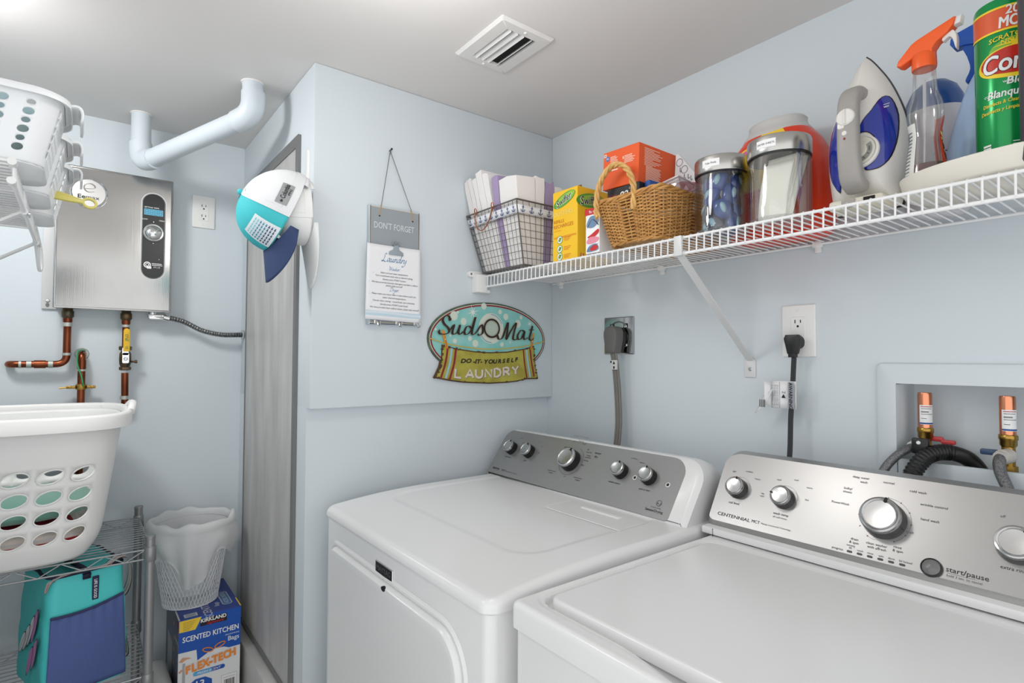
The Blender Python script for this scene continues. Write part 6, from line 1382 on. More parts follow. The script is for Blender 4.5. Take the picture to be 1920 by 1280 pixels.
mb.text('DO', 0.0130, F, -0.3790, 1.3205, 3, shear=0.2, bold=0.075, w=0.0099, sx=1.45); mb.text('-IT-', 0.0130, F, -0.3345, 1.3185, 3, shear=0.2, bold=0.075, w=0.0099, sx=1.35)
for i, ch_ in enumerate('YOURSELF'): mb.text(ch_, 0.0135, F, -0.3005+i*0.0180, 1.3180+0.00042*i*i*0.35, 3, shear=0.2, bold=0.075, w=0.0099+i*6e-5, sx=1.25)
for i, ch_ in enumerate('LAUNDRY'):
    u = -0.404+i*0.0375-(0.003 if i == 0 else 0); v = 1.2815-0.0058*math.sin(PI*(i+0.4)/6.8)+0.0012*i; an = -0.10+0.035*i
    SK = {'L': [[(0, 1), (0, 0), (.62, 0)]], 'A': [[(0, 0), (.4, 1), (.8, 0)], [(.17, .33), (.63, .33)]], 'U': [[(0, 1), (0, .32), (.1, .08), (.35, 0), (.6, .08), (.7, .32), (.7, 1)]], 'N': [[(0, 0), (0, 1), (.7, 0), (.7, 1)]], 'D': [[(.3, 0), (0, 0), (0, 1), (.3, 1), (.6, .82), (.7, .5), (.6, .18), (.28, 0)]], 'R': [[(0, 0), (0, 1), (.4, 1), (.6, .88), (.6, .62), (.4, .5), (0, .5)], [(.3, .5), (.66, 0)]], 'Y': [[(0, 1), (.36, .5), (.72, 1)], [(.36, .5), (.36, 0)]]}
    g = F.at(u, v, 0, an); S_ = 0.0265
    for wd, mi, w_, d in ((0.0088, 3, 0.0096, 0.0011), (0.0078, 4, 0.0101, 0), (0.0036, 5, 0.0104, 0), (0.0024, 4, 0.0107, 0)):
        for st in SK[ch_]: mb.pen([((p[0]-0.36)*S_*1.36+d, (p[1]-0.5)*S_-d) for p in st], g, wd, 0, mi, w_, 1.0, smooth=False)
obj('towel_print', mb, [RD, mat('sign light blue', (150, 194, 208), 0.45), RUST, mat('sign black', (24, 22, 24), 0.45), mat('sign white', (226, 222, 212), 0.45), mat('sign rose line', (176, 84, 78), 0.45)], bn)
mb = MB(); BUB = 0
mb.face(ell(-0.2797, 1.4275, 0.0505, 0.0510, 48), F, 0.0071, 0); mb.face(ell(-0.2800, 1.4275, 0.0330, 0.0330, 40), F, 0.0074, 1)
for a0, a1, rr_ in ((20, 95, 0.046), (200, 275, 0.0465)): mb.pen([(-0.2797+rr_*math.cos(math.radians(a)), 1.4275+rr_*math.sin(math.radians(a))) for a in range(a0, a1, 8)], F, 0.002, 0, 2, 0.0075, 1.0, 2)
for u, v, r_ in ((-0.424, 1.4627, .014), (-0.388, 1.4463, .011), (-0.3097, 1.4999, .0105), (-0.243, 1.4847, .0075), (-0.219, 1.4692, .0105), (-0.1669, 1.4472, .013), (-0.153, 1.4699, .0065), (-0.4207, 1.3831, .0075), (-0.3633, 1.3924, .0075), (-0.3425, 1.3768, .0115), (-0.235, 1.3752, .0075), (-0.49, 1.418, .004), (-0.20, 1.383, .003), (-0.437, 1.40, .0035), (-0.10, 1.405, .004), (-0.41, 1.475, .004)): mb.face(ell(u, v, r_, r_*1.05, 22), F, 0.0070, 0)
for u, v, r_ in ((-0.3529, 1.4777, 0.026), (-0.1148, 1.4493, 0.016)):
    sp = []
    for k in range(16): q_ = (r_*(1.0 if k % 4 == 0 else 0.75)) if k % 2 == 0 else r_*0.17; sp.append((u+q_*math.cos(k*PI/8+0.3), v+q_*math.sin(k*PI/8+0.3)))
    mb.face(sp, F, 0.0072, 3)
rope = catmull([Vector(p) for p in [(-0.5136, 1.3898), (-0.4557, 1.3746), (-0.3847, 1.3646), (-0.3017, 1.3589), (-0.214, 1.3624), (-0.121, 1.3735), (-0.0475, 1.3899)]], 8)
mb.pen([(p.x, p.y) for p in rope], F, 0.0028, 0, 4, 0.0100, 1.0, smooth=False)
for a, b, w in (((-0.4672, 1.4160), (-0.4512, 1.3590), 0.0105), ((-0.1000, 1.4165), (-0.1105, 1.3590), 0.0085)):
    mb.pen([a, b], F, w, 0.0, 5, 0.0108, 0.9, smooth=False); mb.pen([((a[0]*2+b[0])/3+0.002, (a[1]*2+b[1])/3), b], F, 0.0012, 0.0, 6, 0.0112, 1.0, smooth=False); mb.face(ell((a[0]+b[0])/2+0.001, (a[1]+b[1])/2, 0.002, 0.002, 10), F, 0.0113, 0)
obj('oval_print', mb, [mat('sign bubble cream', (206, 214, 200), 0.5), mat('sign grey green', (178, 192, 178), 0.5), mat('sign blue line', (80, 140, 180), 0.5), mat('sign star white', (224, 228, 218), 0.5), mat('sign rope yellow', (206, 176, 60), 0.5), mat('sign peg orange', (208, 140, 44), 0.5), mat('sign peg brown', (130, 84, 30), 0.5)], ov)
mb = MB()
ST = [[(-0.4396, 1.4545), (-0.4421, 1.4475), (-0.4448, 1.4584), (-0.4538, 1.4613), (-0.464, 1.4552), (-0.4678, 1.4451), (-0.4613, 1.4343), (-0.4497, 1.4247), (-0.4444, 1.4149), (-0.4508, 1.4058), (-0.4636, 1.4032), (-0.4763, 1.404), (-0.4814, 1.4104), (-0.4777, 1.416)],
 [(-0.440, 1.418), (-0.4264, 1.4334), (-0.4327, 1.4108), (-0.4275, 1.4043), (-0.4144, 1.4114), (-0.404, 1.4343), (-0.4104, 1.4115), (-0.4038, 1.4049), (-0.3931, 1.4132)],
 [(-0.3600, 1.4240), (-0.3690, 1.4310), (-0.3798, 1.4290), (-0.3878, 1.4145), (-0.385, 1.4055), (-0.3742, 1.4069), (-0.3607, 1.4222), (-0.3459, 1.4619), (-0.3593, 1.4131), (-0.3538, 1.4055), (-0.3414, 1.4137), (-0.322, 1.4375), (-0.3163, 1.4238), (-0.319, 1.4097), (-0.3302, 1.4036), (-0.3372, 1.4069)],
 [(-0.2598, 1.408), (-0.2558, 1.4000), (-0.2499, 1.3928), (-0.2351, 1.4003), (-0.2144, 1.4489), (-0.2158, 1.4224), (-0.2201, 1.3923), (-0.2022, 1.4204), (-0.1778, 1.4504), (-0.1869, 1.4185), (-0.1914, 1.3966), (-0.1806, 1.392), (-0.1714, 1.3983)],
 [(-0.1410, 1.4200), (-0.1480, 1.4245), (-0.1550, 1.4250), (-0.1606, 1.4225), (-0.1714, 1.4068), (-0.1683, 1.3947), (-0.1558, 1.3974), (-0.1402, 1.4224), (-0.1449, 1.4026), (-0.1401, 1.3941), (-0.1274, 1.4006)],
 [(-0.1051, 1.4422), (-0.1147, 1.4133), (-0.1194, 1.3983), (-0.1114, 1.3923), (-0.0985, 1.4)], [(-0.1212, 1.428), (-0.0986, 1.4287)]]
for st in ST: mb.pen(st, F, 0.0098, 0.25, 1, 0.0115, 0.34, 6); mb.pen(st, F, 0.0084, 0.25, 0, 0.0120, 0.26, 6)
ringp = [(-0.2798+0.0300*math.cos(2*PI*k/40), 1.4278+0.0292*math.sin(2*PI*k/40)) for k in range(41)]
mb.pen(ringp, F, 0.0066, 0, 1, 0.0115, 1.0, 1); mb.pen(ringp, F, 0.0054, 0, 0, 0.0120, 1.0, 1)
obj('lettering', mb, [mat('sign brown black', (34, 24, 22), 0.45), mat('sign letter edge', (170, 120, 70), 0.5)], ov)

# ------------------------------------------------------------------ hook and caps on the column's side
o = obj('wall_hook', MB().prism(rrect(-0.052, 1.795, -0.028, 1.905, [0.004, 0.004, 0.012, 0.012], 5), 0, 0.005, Fr((-0.8682, 0, 0), (0, -1, 0), (0, 0, 1), (-1, 0, 0)), 0, 0.002).tube(smoothpath([(-0.873, 0.04, 1.815), (-0.885, 0.04, 1.806), (-0.894, 0.04, 1.814), (-0.895, 0.04, 1.824)], 4), 0.004, 8), PLASTIC)
tag(o, 'slim white adhesive hook on the column side holding the caps', 'hook')
def cap(name, label, O, front, side, sc, mats, droop, curl, bl=0.080):
    f = Vector(front).normalized(); s = Vector(side).normalized(); u = s.cross(f)
    if u.x > 0: u = -u
    t = thing(name, label, 'cap', O, group=None); O = Vector(O)
    A, B, H = 0.112*sc, 0.082*sc, 0.108*sc
    def crown(a, p, off=0.0):     # a from the front round the opening, p 0 at the opening to 1 at the button
        ph = p*PI/2; ee = 0.86 if math.cos(a) > 0 else 0.86+0.24*min(1.0, -math.cos(a)*1.5); k = max(0.0, math.cos(ph))**ee; h = math.sin(ph)**1.0
        fw = 0.010*sc*h*(1 if math.cos(a) > 0 else 0)
        k2 = 1+off/0.1
        return O+f*(A*k*math.cos(a)*k2+fw)+s*(B*k*math.sin(a)*k2)+u*(H*h*(1+off/0.13)-0.004)
    n, m = 64, 22
    def seg(a0, a1, mi, mb, nn=24, off=0.0): mb.grid(lambda x, y: crown(a0+(a1-a0)*x, y*0.9999, off), nn, m, mi)
    mb = MB(); cut = math.radians(78); seg(-cut, cut, 0, mb, 30); fp = obj('front_panels', mb, mats[0], t, solid=0.0015, angle=60)
    mb = MB(); seg(cut, 2*PI-cut, 0, mb, 36); bp_ = obj('back_panels', mb, mats[1], t, solid=0.0015, angle=60)
    mb = MB()
    for a in (cut, -cut): mb.grid(lambda x, y: crown(a+(x-0.5)*0.13/(max(0.12, math.cos(y*PI/2*0.97))**0.7)*math.copysign(1, a), y*0.97, 0.0016), 2, 16)
    mb.grid(lambda x, y: crown(cut+(2*PI-2*cut)*x, 0.0+0.14*y, 0.0014), 36, 2); obj('seam_tape', mb, mats[1], bp_)
    mb = MB(); mb.sphere(crown(0, 1.0)+u*0.004, 0.0075*sc, 0, 12, 8); obj('button', mb, mats[0], t)
    mb = MB(); half = math.radians(66)
    def brim(x, y):
        a = -half+2*half*x; p = crown(a, 0.0); L = bl*sc*max(0.0, 1-(a/half)**2)**0.5
        q = p+(f*math.cos(droop)-u*math.sin(droop))*L*y; sd = (q-O).dot(s)/(B); return q-u*(curl*sc*sd*sd*(0.35+0.65*y))
    mb.grid(brim, 28, 12); obj('brim', mb, mats[2], t, solid=0.004, angle=60)
    mb = MB(); mb.grid(lambda x, y: crown(PI-0.9+1.8*x, 0.0)-u*(0.012-0.012*y), 12, 1); obj('back_strap', mb, mats[1], t, solid=0.0015)
    return t, crown, fp, bp_, (f, s, u)
TEAL = mat('teal cap cloth', (64, 190, 198), 0.75, bump=0.15, bscale=(400, 400, 400)); MESH = mat('white cap mesh', (226, 228, 230), 0.8, bump=0.5, bscale=(420, 420, 420)); NVY = mat('navy brim cloth', (44, 62, 102), 0.75, bump=0.2, bscale=(500, 500, 500)); WCL = mat('white cap cloth', (230, 231, 230), 0.8, bump=0.1, bscale=(300, 300, 300))
t, cr, fp, bp_, ax = cap('trucker_cap', 'teal and white trucker cap with navy brim hanging on the column', (-0.951, -0.028, 1.702), (-0.40, 0, -0.917), (0, -1, 0), 1.0, (TEAL, MESH, NVY), math.radians(28), 0.040)
mb = MB(); pl_ = MB()
# label sewn near the back edge and the fish patch on the front
def onc(a, p, off): return cr(a, p, off)
mb.grid(lambda x, y: onc(1.50+0.50*x, 0.10+0.17*y, 0.0030), 10, 5, 0)
lb = obj('side_label', mb, mat('grey woven label', (150, 152, 154), 0.7), bp_, label='grey woven side label')
mb = MB(); vs, fs, x0, x1, y0, y1 = glyphs('Columbia', 0, 0.015)
mb.add([onc(1.795+0.12*(1-p[1]/0.72), 0.44-0.25*(p[0]-x0)/(x1-x0)-0.0, 0.0042) for p in vs], fs, 0)
mb = MB(); mb.add([onc(1.60+0.37*(p[0]-x0)/(x1-x0), 0.165+0.07*(p[1]/0.72), 0.0042) for p in vs], fs, 0)
vs, fs, x0, x1, y0, y1 = glyphs('PFG', 0, 0.02); mb.add([onc(1.72+0.16*(p[0]-x0)/(x1-x0), 0.120+0.03*(p[1]/0.72), 0.0042) for p in vs], fs, 0)
mb.add([onc(1.555+d[0], 0.19+d[1], 0.0042) for d in ((0, 0.022), (0.026, 0), (0, -0.022), (-0.026, 0))], [(0, 1, 2, 3)], 0)
obj('lettering', mb, INKB, lb)
mb = MB(); mb.grid(lambda x, y: onc(0.34+0.66*x, 0.02+0.40*y, 0.0030), 10, 8, 0)
pt = obj('front_patch', mb, mat('white patch', (226, 234, 238), 0.7), fp, label='white patch with rows of little fish')
mb = MB()
for r_ in range(8):
    for c_ in range(6):
        a = 0.40+0.54*(c_+0.5)/6; p = 0.05+0.34*(r_+0.5)/8; w, h = 0.036, 0.014
        P_ = [(-1, 0), (-0.3, 0.9), (0.5, 0.2), (1, 0.8), (1, -0.8), (0.5, -0.2), (-0.3, -0.9)]
        mb.add([onc(a+w*x, p+h*y, 0.0044) for x, y in P_], [tuple(range(7))], 0 if r_ > 5 else (1 if r_ > 2 else 2))
obj('fish_print', mb, [mat('pale aqua fish', (120, 200, 214), 0.7), mat('teal fish', (40, 140, 170), 0.7), mat('navy fish', (30, 60, 110), 0.7)], pt)
t2, cr2, _, _, _ = cap('baseball_cap', 'plain white cap hanging behind the teal cap', (-0.902, -0.030, 1.708), (0.05, 0, -0.998), (0, -1, 0), 0.76, (WCL, WCL, WCL), math.radians(5), 0.022, 0.150)
# ================================================================== the left side: small shelf, rack, baskets, bag, bin
def perf(mb, surf, cu, cv, hole, n=16, closed=True, mi=0, sub=2):
    """a wall of cu x cv cells laid on surf(u, v); hole(i, j) -> (ru, rv, tilt) as cell fractions, or None"""
    vs = []; fs = []; cache = {}
    def P(u, v):
        k = (round((u % 1.0 if closed else u), 6), round(v, 6))
        if k not in cache: cache[k] = len(vs); vs.append(surf(k[0], k[1]))
        return cache[k]
    for j in range(cv):
        for i in range(cu):
            h = hole(i, j); u0, u1, v0, v1 = i/cu, (i+1)/cu, j/cv, (j+1)/cv
            if not h:
                for a in range(sub):
                    for b in range(sub):
                        q = lambda x, y: P(u0+(u1-u0)*x/sub, v0+(v1-v0)*y/sub)
                        fs.append((q(a, b), q(a+1, b), q(a+1, b+1), q(a, b+1)))
                continue
            m = 4*sub; ed = []
            for k in range(sub): ed.append((k/sub, 0.0))
            for k in range(sub): ed.append((1.0, k/sub))
            for k in range(sub): ed.append((1-k/sub, 1.0))
            for k in range(sub): ed.append((0.0, 1-k/sub))
            ru, rv, tl = h; inn = []; per = 2
            for k in range(m):
                for s in range(per):
                    a, b = ed[k]; c, d = ed[(k+1) % m]; x = a+(c-a)*s/per; y = b+(d-b)*s/per
                    inn.append(math.atan2(y-0.5, x-0.5))
            pts = []
            for an in inn:
                x = ru*math.cos(an-tl); y = rv*math.sin(an-tl)
                pts.append(P(u0+(u1-u0)*(0.5+x*math.cos(tl)-y*math.sin(tl)), v0+(v1-v0)*(0.5+x*math.sin(tl)+y*math.cos(tl))))
            for k in range(m):
                a, c = ed[k], ed[(k+1) % m]; A = P(u0+(u1-u0)*a[0], v0+(v1-v0)*a[1]); Bv = P(u0+(u1-u0)*c[0], v0+(v1-v0)*c[1])
                p = pts[k*per:(k+1)*per]+[pts[((k+1)*per) % len(pts)]]
                fs.append((A, p[1], p[0])); fs.append((A, Bv, p[1])); fs.append((Bv, p[2], p[1]))
    mb.add(vs, fs, mi)
def rrloop(cx, cy, hx, hy, r, z):
    """function u -> point on a rounded rectangle of plan"""
    seg = [2*(hy-r), PI/2*r, 2*(hx-r), PI/2*r]*2; tot = sum(seg)
    def f(u):
        d = (u % 1.0)*tot
        # start on the +x side going +y
        pieces = [((hx, -(hy-r)), (0, 1)), None, ((hx-r, hy), (-1, 0)), None, ((-hx, hy-r), (0, -1)), None, ((-(hx-r), -hy), (1, 0)), None]
        cs_ = [None, (hx-r, hy-r, 0), None, (-(hx-r), hy-r, PI/2), None, (-(hx-r), -(hy-r), PI), None, (hx-r, -(hy-r), 1.5*PI)]
        for k in range(8):
            if d <= seg[k] or k == 7:
                if k % 2 == 0: p, t_ = pieces[k]; return Vector((cx+p[0]+t_[0]*d, cy+p[1]+t_[1]*d, z))
                c = cs_[k]; a = c[2]+d/r; return Vector((cx+c[0]+r*math.cos(a), cy+c[1]+r*math.sin(a), z))
            d -= seg[k]
    return f
# ------------------------------------------------------------------ small left wire shelf
LX = -1.436; LZ = 1.597
t = thing('wire_shelf', 'short white wire shelf at upper left under the small white baskets', 'shelf', (-1.77, -0.24, LZ))
mb = MB(); y = -0.498
while y < 0.03:
    mb.tube([(-1.765, y, LZ), (LX-0.003, y, LZ), (LX, y, LZ-0.003), (LX, y, LZ-0.028)], 0.0017, 6, caps=False); y += 0.0185
obj('deck_wires', mb, WIRE, t)
mb = MB()
for x, z in ((LX-0.002, LZ-0.004), (LX, LZ-0.030), (-1.765, LZ-0.004), (-1.60, LZ-0.0045)): mb.tube([(x, -0.508, z), (x, 0.03, z)], 0.0032, 10)
obj('long_rods', mb, WIRE, t)
mb = MB(); mb.tube(smoothpath([(LX, -0.02, LZ-0.004), (LX, 0.03, LZ-0.006), (LX+0.004, 0.085, LZ-0.03), (LX+0.006, 0.098, LZ-0.068), (LX+0.003, 0.082, LZ-0.076), (LX, 0.03, LZ-0.036), (LX, -0.03, LZ-0.030)], 5), 0.0036, 10); obj('end_loop', mb, WIRE, t)
for y in (-0.505,):
    for z in (LZ-0.004, LZ-0.030):
        mb = MB(); mb.tube([(LX-0.001, y-0.010, z), (LX-0.001, y+0.010, z)], 0.0052, 12); obj('end_cap', mb, PLASTIC, t)
for y in (0.02, -0.30):
    mb = MB(); a = Vector((LX-0.002, y, LZ-0.030)); b = Vector((-1.774, y, 1.335)); d = (b-a).normalized(); k = d.cross(Vector((0, 1, 0)))
    mb.loft([[p+Vector((0, 1, 0))*s*0.009+k*q_*0.002 for s, q_ in ((-1, -1), (1, -1), (1, 1), (-1, 1))] for p in (a, b)]); mb.tube([(LX, y-0.012, LZ-0.030), (LX, y+0.012, LZ-0.030)], 0.0056, 12)
    br = obj('brace', mb, WIRE, t); mb = MB(); mb.lathe([(0.005, 0), (0.004, 0.002)], Fr((LX+0.0055, y, LZ-0.033), (0, -1, 0), (0, 0, 1), (1, 0, 0)), 10); obj('bolt', mb, CHROME, br)
# three small handled baskets side by side
TRW = mat('translucent white plastic', (236, 238, 240), 0.35, trans=0.0, sss=0.15)
def small_basket(loc, label, name='storage_basket'):
    t = thing(name, label, 'basket', loc, group='small white baskets on the left shelf')
    bx, by, tx_, ty = 0.150, 0.070, 0.172, 0.079; H = 0.103; CU, CV = 60, 8
    cz = [rrloop(0, 0, bx+(tx_-bx)*s, by+(ty-by)*s, 0.028+0.012*s, 0.003+H*s) for s in [k/64 for k in range(65)]]
    def surf(u, v):
        k = min(63, int(v*64)); return cz[k](u).lerp(cz[k+1](u), v*64-k)
    L = [cz[32](k/720) for k in range(721)]
    def hole(i, j):
        p = cz[32]((i+0.5)/CU); side = abs(abs(p.x)-(bx+tx_)/2) < 0.004; long_ = abs(abs(p.y)-(by+ty)/2) < 0.003
        if j in (0, CV-1): return None
        if side and abs(p.y) < 0.055: return (0.24, 0.40, 0)
        if long_ and abs(p.x) < 0.132 and i % 2 == 0: return ((0.44, 0.40, 0) if (j+i//2) % 2 else (0.34, 0.31, 0))
        return None
    mb = MB(); perf(mb, surf, CU, CV, hole, sub=4); b_ = obj('walls', mb, TRW, t, True, solid=0.0016, angle=50)
    mb = MB(); mb.add([cz[0](k/60) for k in range(60)], [tuple(range(60))]); obj('floor_panel', mb, TRW, t, True, solid=0.0018)
    mb = MB(); loop = [cz[64](k/96) for k in range(96)]
    def off(p, d, dz): 
        q_ = Vector((p.x/tx_, p.y/ty, 0)).normalized(); return Vector((p.x+q_.x*d, p.y+q_.y*d, p.z+dz))
    mb.loft([[off(p, 0.0, -0.001) for p in loop], [off(p, 0.004, 0.003) for p in loop], [off(p, 0.008, 0.001) for p in loop], [off(p, 0.009, -0.008) for p in loop], [off(p, 0.0075, -0.008) for p in loop], [off(p, 0.006, -0.001) for p in loop], [off(p, 0.0, -0.004) for p in loop]], 0, True, False, False)
    obj('rim', mb, TRW, t, True, angle=60)
    for s in (1, -1):
        mb = MB(); mb.grid(lambda u, v: Vector((s*(tx_+0.004+0.019*math.sin(v*PI*0.62)), (-0.042+0.084*u)*(1-0.12*v), 0.003+H+0.006*math.sin(v*PI)-0.021*v*v)), 10, 8)
        obj('handle', mb, TRW, t, True, solid=0.0035, angle=60)
    for x in (-0.10, 0, 0.10):
        for y in (-0.035, 0.035):
            mb = MB(); mb.lathe([(0.0125, 0.0035), (0.0115, 0.0), (0.009, -0.0008), (0.0005, -0.0008)], Fr((x, y, 0.0), (1, 0, 0), (0, 1, 0)), 18); obj('foot', mb, TRW, t, True)
    return t
SBZ = LZ+0.0022+0.001
sb0 = small_basket((-1.556, -0.415, SBZ), 'nearest of the three small white baskets, pale cloth inside')
dup(sb0, at((-1.556, -0.236, SBZ)), 'middle one of the three small white baskets, red cloth inside')
dup(sb0, at((-1.556, -0.057, SBZ)), 'far one of the three small white baskets, closest to the heater')
def lump(mb, c, hx, hy, hz, seed, n=40, m=16, amp=0.22, mi=0):
    R = random.Random(seed); ph = [(R.uniform(2, 6), R.uniform(0, 6), R.uniform(1, 4), R.uniform(0, 6)) for _ in range(4)]
    def f(u, v):
        a = 2*PI*u; b = PI*v; k = 1+sum(amp/4*math.sin(p[0]*a*1.0//1*0+round(p[0])*a+p[1]+p[2]*b*2) for p in ph)
        e = 0.6; c0, s0 = math.cos(a), math.sin(a); sb = math.sin(b)**0.6
        return Vector((c[0]+hx*sb*math.copysign(abs(c0)**e, c0)*k, c[1]+hy*sb*math.copysign(abs(s0)**e, s0)*k, c[2]+hz*(1-math.cos(b))+0.2*hz*(k-1)))
    mb.grid(f, n, m, mi, True)
for y, m_, lb, hz in ((-0.415, mat('pale mint cloth', (196, 214, 212), 0.9, var=0.6, vscale=(18, 18, 18), col2=(150, 184, 196)), 'crumpled pale mint cloth heaped in the nearest small basket', 0.062), (-0.236, mat('brick red cloth', (176, 60, 44), 0.9, var=0.7, vscale=(20, 20, 20), col2=(210, 200, 196)), 'red and white cloth in the middle small basket', 0.042), (-0.057, mat('slate and red cloth', (120, 140, 170), 0.9, var=0.8, vscale=(20, 20, 20), col2=(170, 60, 48)), 'blue and red cloth in the far small basket', 0.036)):
    mb = MB(); lump(mb, (-1.556, y, SBZ+0.006), 0.128, 0.050, hz, int(-y*1000)); o = obj('cloth_bundle', mb, m_, angle=80); tag(o, lb, 'cloth')
t = thing('spatula', 'yellow plastic handle with a hanging ring sticking out of the small baskets', 'utensil', (-1.40, -0.147, 1.64))
F = Fr((-1.42, -0.154, 1.645), (0.998, 0.0, -0.10), (0, 1, 0)); YP = mat('soft yellow plastic', (224, 212, 116), 0.4)
mb = MB(); g = Fr((-1.415, -0.147, 1.640), (0.985, 0.12, -0.12), (0.10, 0.25, 0.96))
mb.prism(spl([(-0.02, -0.0085), (0.0, -0.0085), (0.03, -0.0070), (0.05, -0.0045), (0.056, -0.0042), (0.056, 0.0042), (0.05, 0.0045), (0.03, 0.0075), (0.0, 0.0095), (-0.02, 0.0095)], 3), -0.003, 0.003, g, 0, 0.0015)
ro = ell(0.0665, 0, 0.0125, 0.0115, 28); ri = ell(0.0665, 0, 0.0085, 0.0075, 28)
mb.loft([[g(*p, -0.0025) for p in ri], [g(*p, -0.0025) for p in ro], [g(*p, 0.0025) for p in ro], [g(*p, 0.0025) for p in ri], [g(*p, -0.0025) for p in ri]], 0, True, False, False)
obj('handle', mb, YP, t)

# ------------------------------------------------------------------ chrome wire rack
RC = mat('grey wire rack', (158, 160, 162), 0.35, 0.75); RP = mat('grey rack post', (150, 150, 151), 0.4, 0.6)
t = thing('wire_rack', 'grey wire shelving rack against the back wall below the heater', 'shelving rack', (-1.45, 0.53, 0)); RX0, RX1, RY0_, RY1_ = -1.715, -1.192, 0.335, 0.720
for x, y in ((RX1, RY0_), (RX1, RY1_), (RX0, RY0_), (RX0, RY1_)):
    p_ = obj('post', MB().lathe([(0.0118, 0.0), (0.0118, 0.826), (0.0126, 0.827), (0.0126, 0.832), (0.010, 0.835), (0.0004, 0.835)], Fr((x, y, 0), (1, 0, 0), (0, 1, 0)), 20), RP, t)
    for z in (0.440, 0.785): obj('collar', MB().lathe([(0.0135, z-0.020), (0.0150, z-0.018), (0.0145, z+0.018), (0.0130, z+0.020)], Fr((x, y, 0), (1, 0, 0), (0, 1, 0)), 20), RP, p_)
for z in (0.440, 0.785):
    mb = MB()
    for (ax, ay, bx, by) in ((RX0, RY0_, RX1, RY0_), (RX0, RY1_, RX1, RY1_), (RX1, RY0_, RX1, RY1_), (RX0, RY0_, RX0, RY1_)):
        A = Vector((ax, ay, 0)); B = Vector((bx, by, 0)); d = (B-A).normalized(); A = A+d*0.012; B = B-d*0.012
        for dz in (0.012, -0.014): mb.tube([A+Vector((0, 0, z+dz)), B+Vector((0, 0, z+dz))], 0.0026, 8)
        n = max(4, int((B-A).length/0.045)); mb.tube([A+(B-A)*k/n+Vector((0, 0, z+(0.012 if k % 2 else -0.014))) for k in range(n+1)], 0.0019, 6)
    f_ = obj('shelf_frame', mb, RC, t)
    mb = MB(); y = RY0_+0.018
    while y < RY1_-0.005: mb.tube([(RX0, y, z+0.0155), (RX1, y, z+0.0155)], 0.0018, 6); y += 0.0250
    for x in (-1.36, -1.54): mb.tube([(x, RY0_, z+0.0120), (x, RY1_, z+0.0120)], 0.0022, 6)
    obj('shelf_wires', mb, RC, f_)
RTOP = 0.785+0.0175
# ------------------------------------------------------------------ big laundry basket
LBW = mat('matte white basket plastic', (240, 239, 237), 0.42)
t = thing('laundry_basket', 'big white laundry basket with oval holes on the wire rack', 'laundry basket', (-1.535, 0.47, RTOP))
LC = (-1.506, 0.455); LH = 1.178-RTOP-0.004
def lb(u, s, off=0.0):
    a = 2*PI*u; sm = s+0.0; k0 = (1-(1-min(1, s*5))**2*0.12)
    hx = (0.199+0.050*s)*k0+off; hy = (0.165+0.088*s)*k0+off; e = 0.52
    c, n = math.cos(a), math.sin(a)
    return Vector((LC[0]+hx*math.copysign(abs(c)**e, c), LC[1]+hy*math.copysign(abs(n)**e, n), RTOP+0.004+LH*s))
PS = [lb(k/2880, 0.6) for k in range(2881)]; PL_ = [0.0]
for k in range(2880): PL_.append(PL_[-1]+(PS[k+1]-PS[k]).length)
def lu(w):
    d = PL_[-1]*(w % 1.0); lo, hi = 0, 2880
    while hi-lo > 1:
        m_ = (lo+hi)//2
        if PL_[m_] <= d: lo = m_
        else: hi = m_
    return (lo+(d-PL_[lo])/max(1e-9, PL_[lo+1]-PL_[lo]))/2880
CU = 24; CV = 7
def lhole(i, j):
    if j < 1 or j > 4: return None
    p = lb(lu((i+0.5)/CU), 0.6)
    if abs(p.x-LC[0]) < 0.172 and abs(p.y-LC[1]) > 0.15: return (0.42, 0.31, 0.50 if p.y < LC[1] else -0.50)
    if abs(p.x-LC[0]) > 0.22 and abs(p.y-LC[1]) < 0.12 and False: return (0.37, 0.37, 0)
    return None
mb = MB(); perf(mb, lambda u, v: lb(lu(u), v*0.97), CU, CV, lhole, sub=6)
mb.add([lb(lu(k/144), 0.0) for k in range(144)], [tuple(range(144))])
wl = obj('walls', mb, LBW, t, solid=0.0028, angle=50)
mb = MB()
for i in range(CU):
    for j in range(CV):
        h = lhole(i, j)
        if not h: continue
        ring_ = []
        for k in range(28):
            an = 2*PI*k/28; x = h[0]*math.cos(an); y = h[1]*math.sin(an); cx = 0.5+x*math.cos(0)-y*0; 
            ring_.append(lb(lu((i+0.5+x*math.cos(h[2])-y*math.sin(h[2]))/CU), 0.97*(j+0.5+x*math.sin(h[2])+y*math.cos(h[2]))/CV, 0.001))
        mb.tube(ring_, 0.0018, 6, closed=True)
obj('hole_rims', mb, LBW, wl)
mb = MB(); N_ = 160; RR_ = lambda off, dz: [lb(lu(k/N_), 1.0, off)+Vector((0, 0, dz)) for k in range(N_)]
mb.loft([RR_(0.0, -0.012), RR_(-0.001, 0.0), RR_(0.004, 0.006), RR_(0.014, 0.006), RR_(0.019, 0.0), RR_(0.0195, -0.030), RR_(0.0175, -0.031), RR_(0.0165, -0.002), RR_(0.004, -0.004), RR_(0.002, -0.012)], 0, True, False, False)
obj('rim', mb, LBW, t, angle=50)
for s in (1, -1):
    mb = MB(); mb.tube(smoothpath([(LC[0]+s*0.264, LC[1]-0.075, 1.176), (LC[0]+s*0.270, LC[1]-0.045, 1.190), (LC[0]+s*0.273, LC[1], 1.194), (LC[0]+s*0.270, LC[1]+0.045, 1.190), (LC[0]+s*0.264, LC[1]+0.075, 1.176)], 5), 0.0105, 12); obj('handle', mb, LBW, t)
TG = mat('sea green towel', (106, 152, 138), 0.95, bump=0.6, bscale=(260, 260, 260), sheen=0.3)
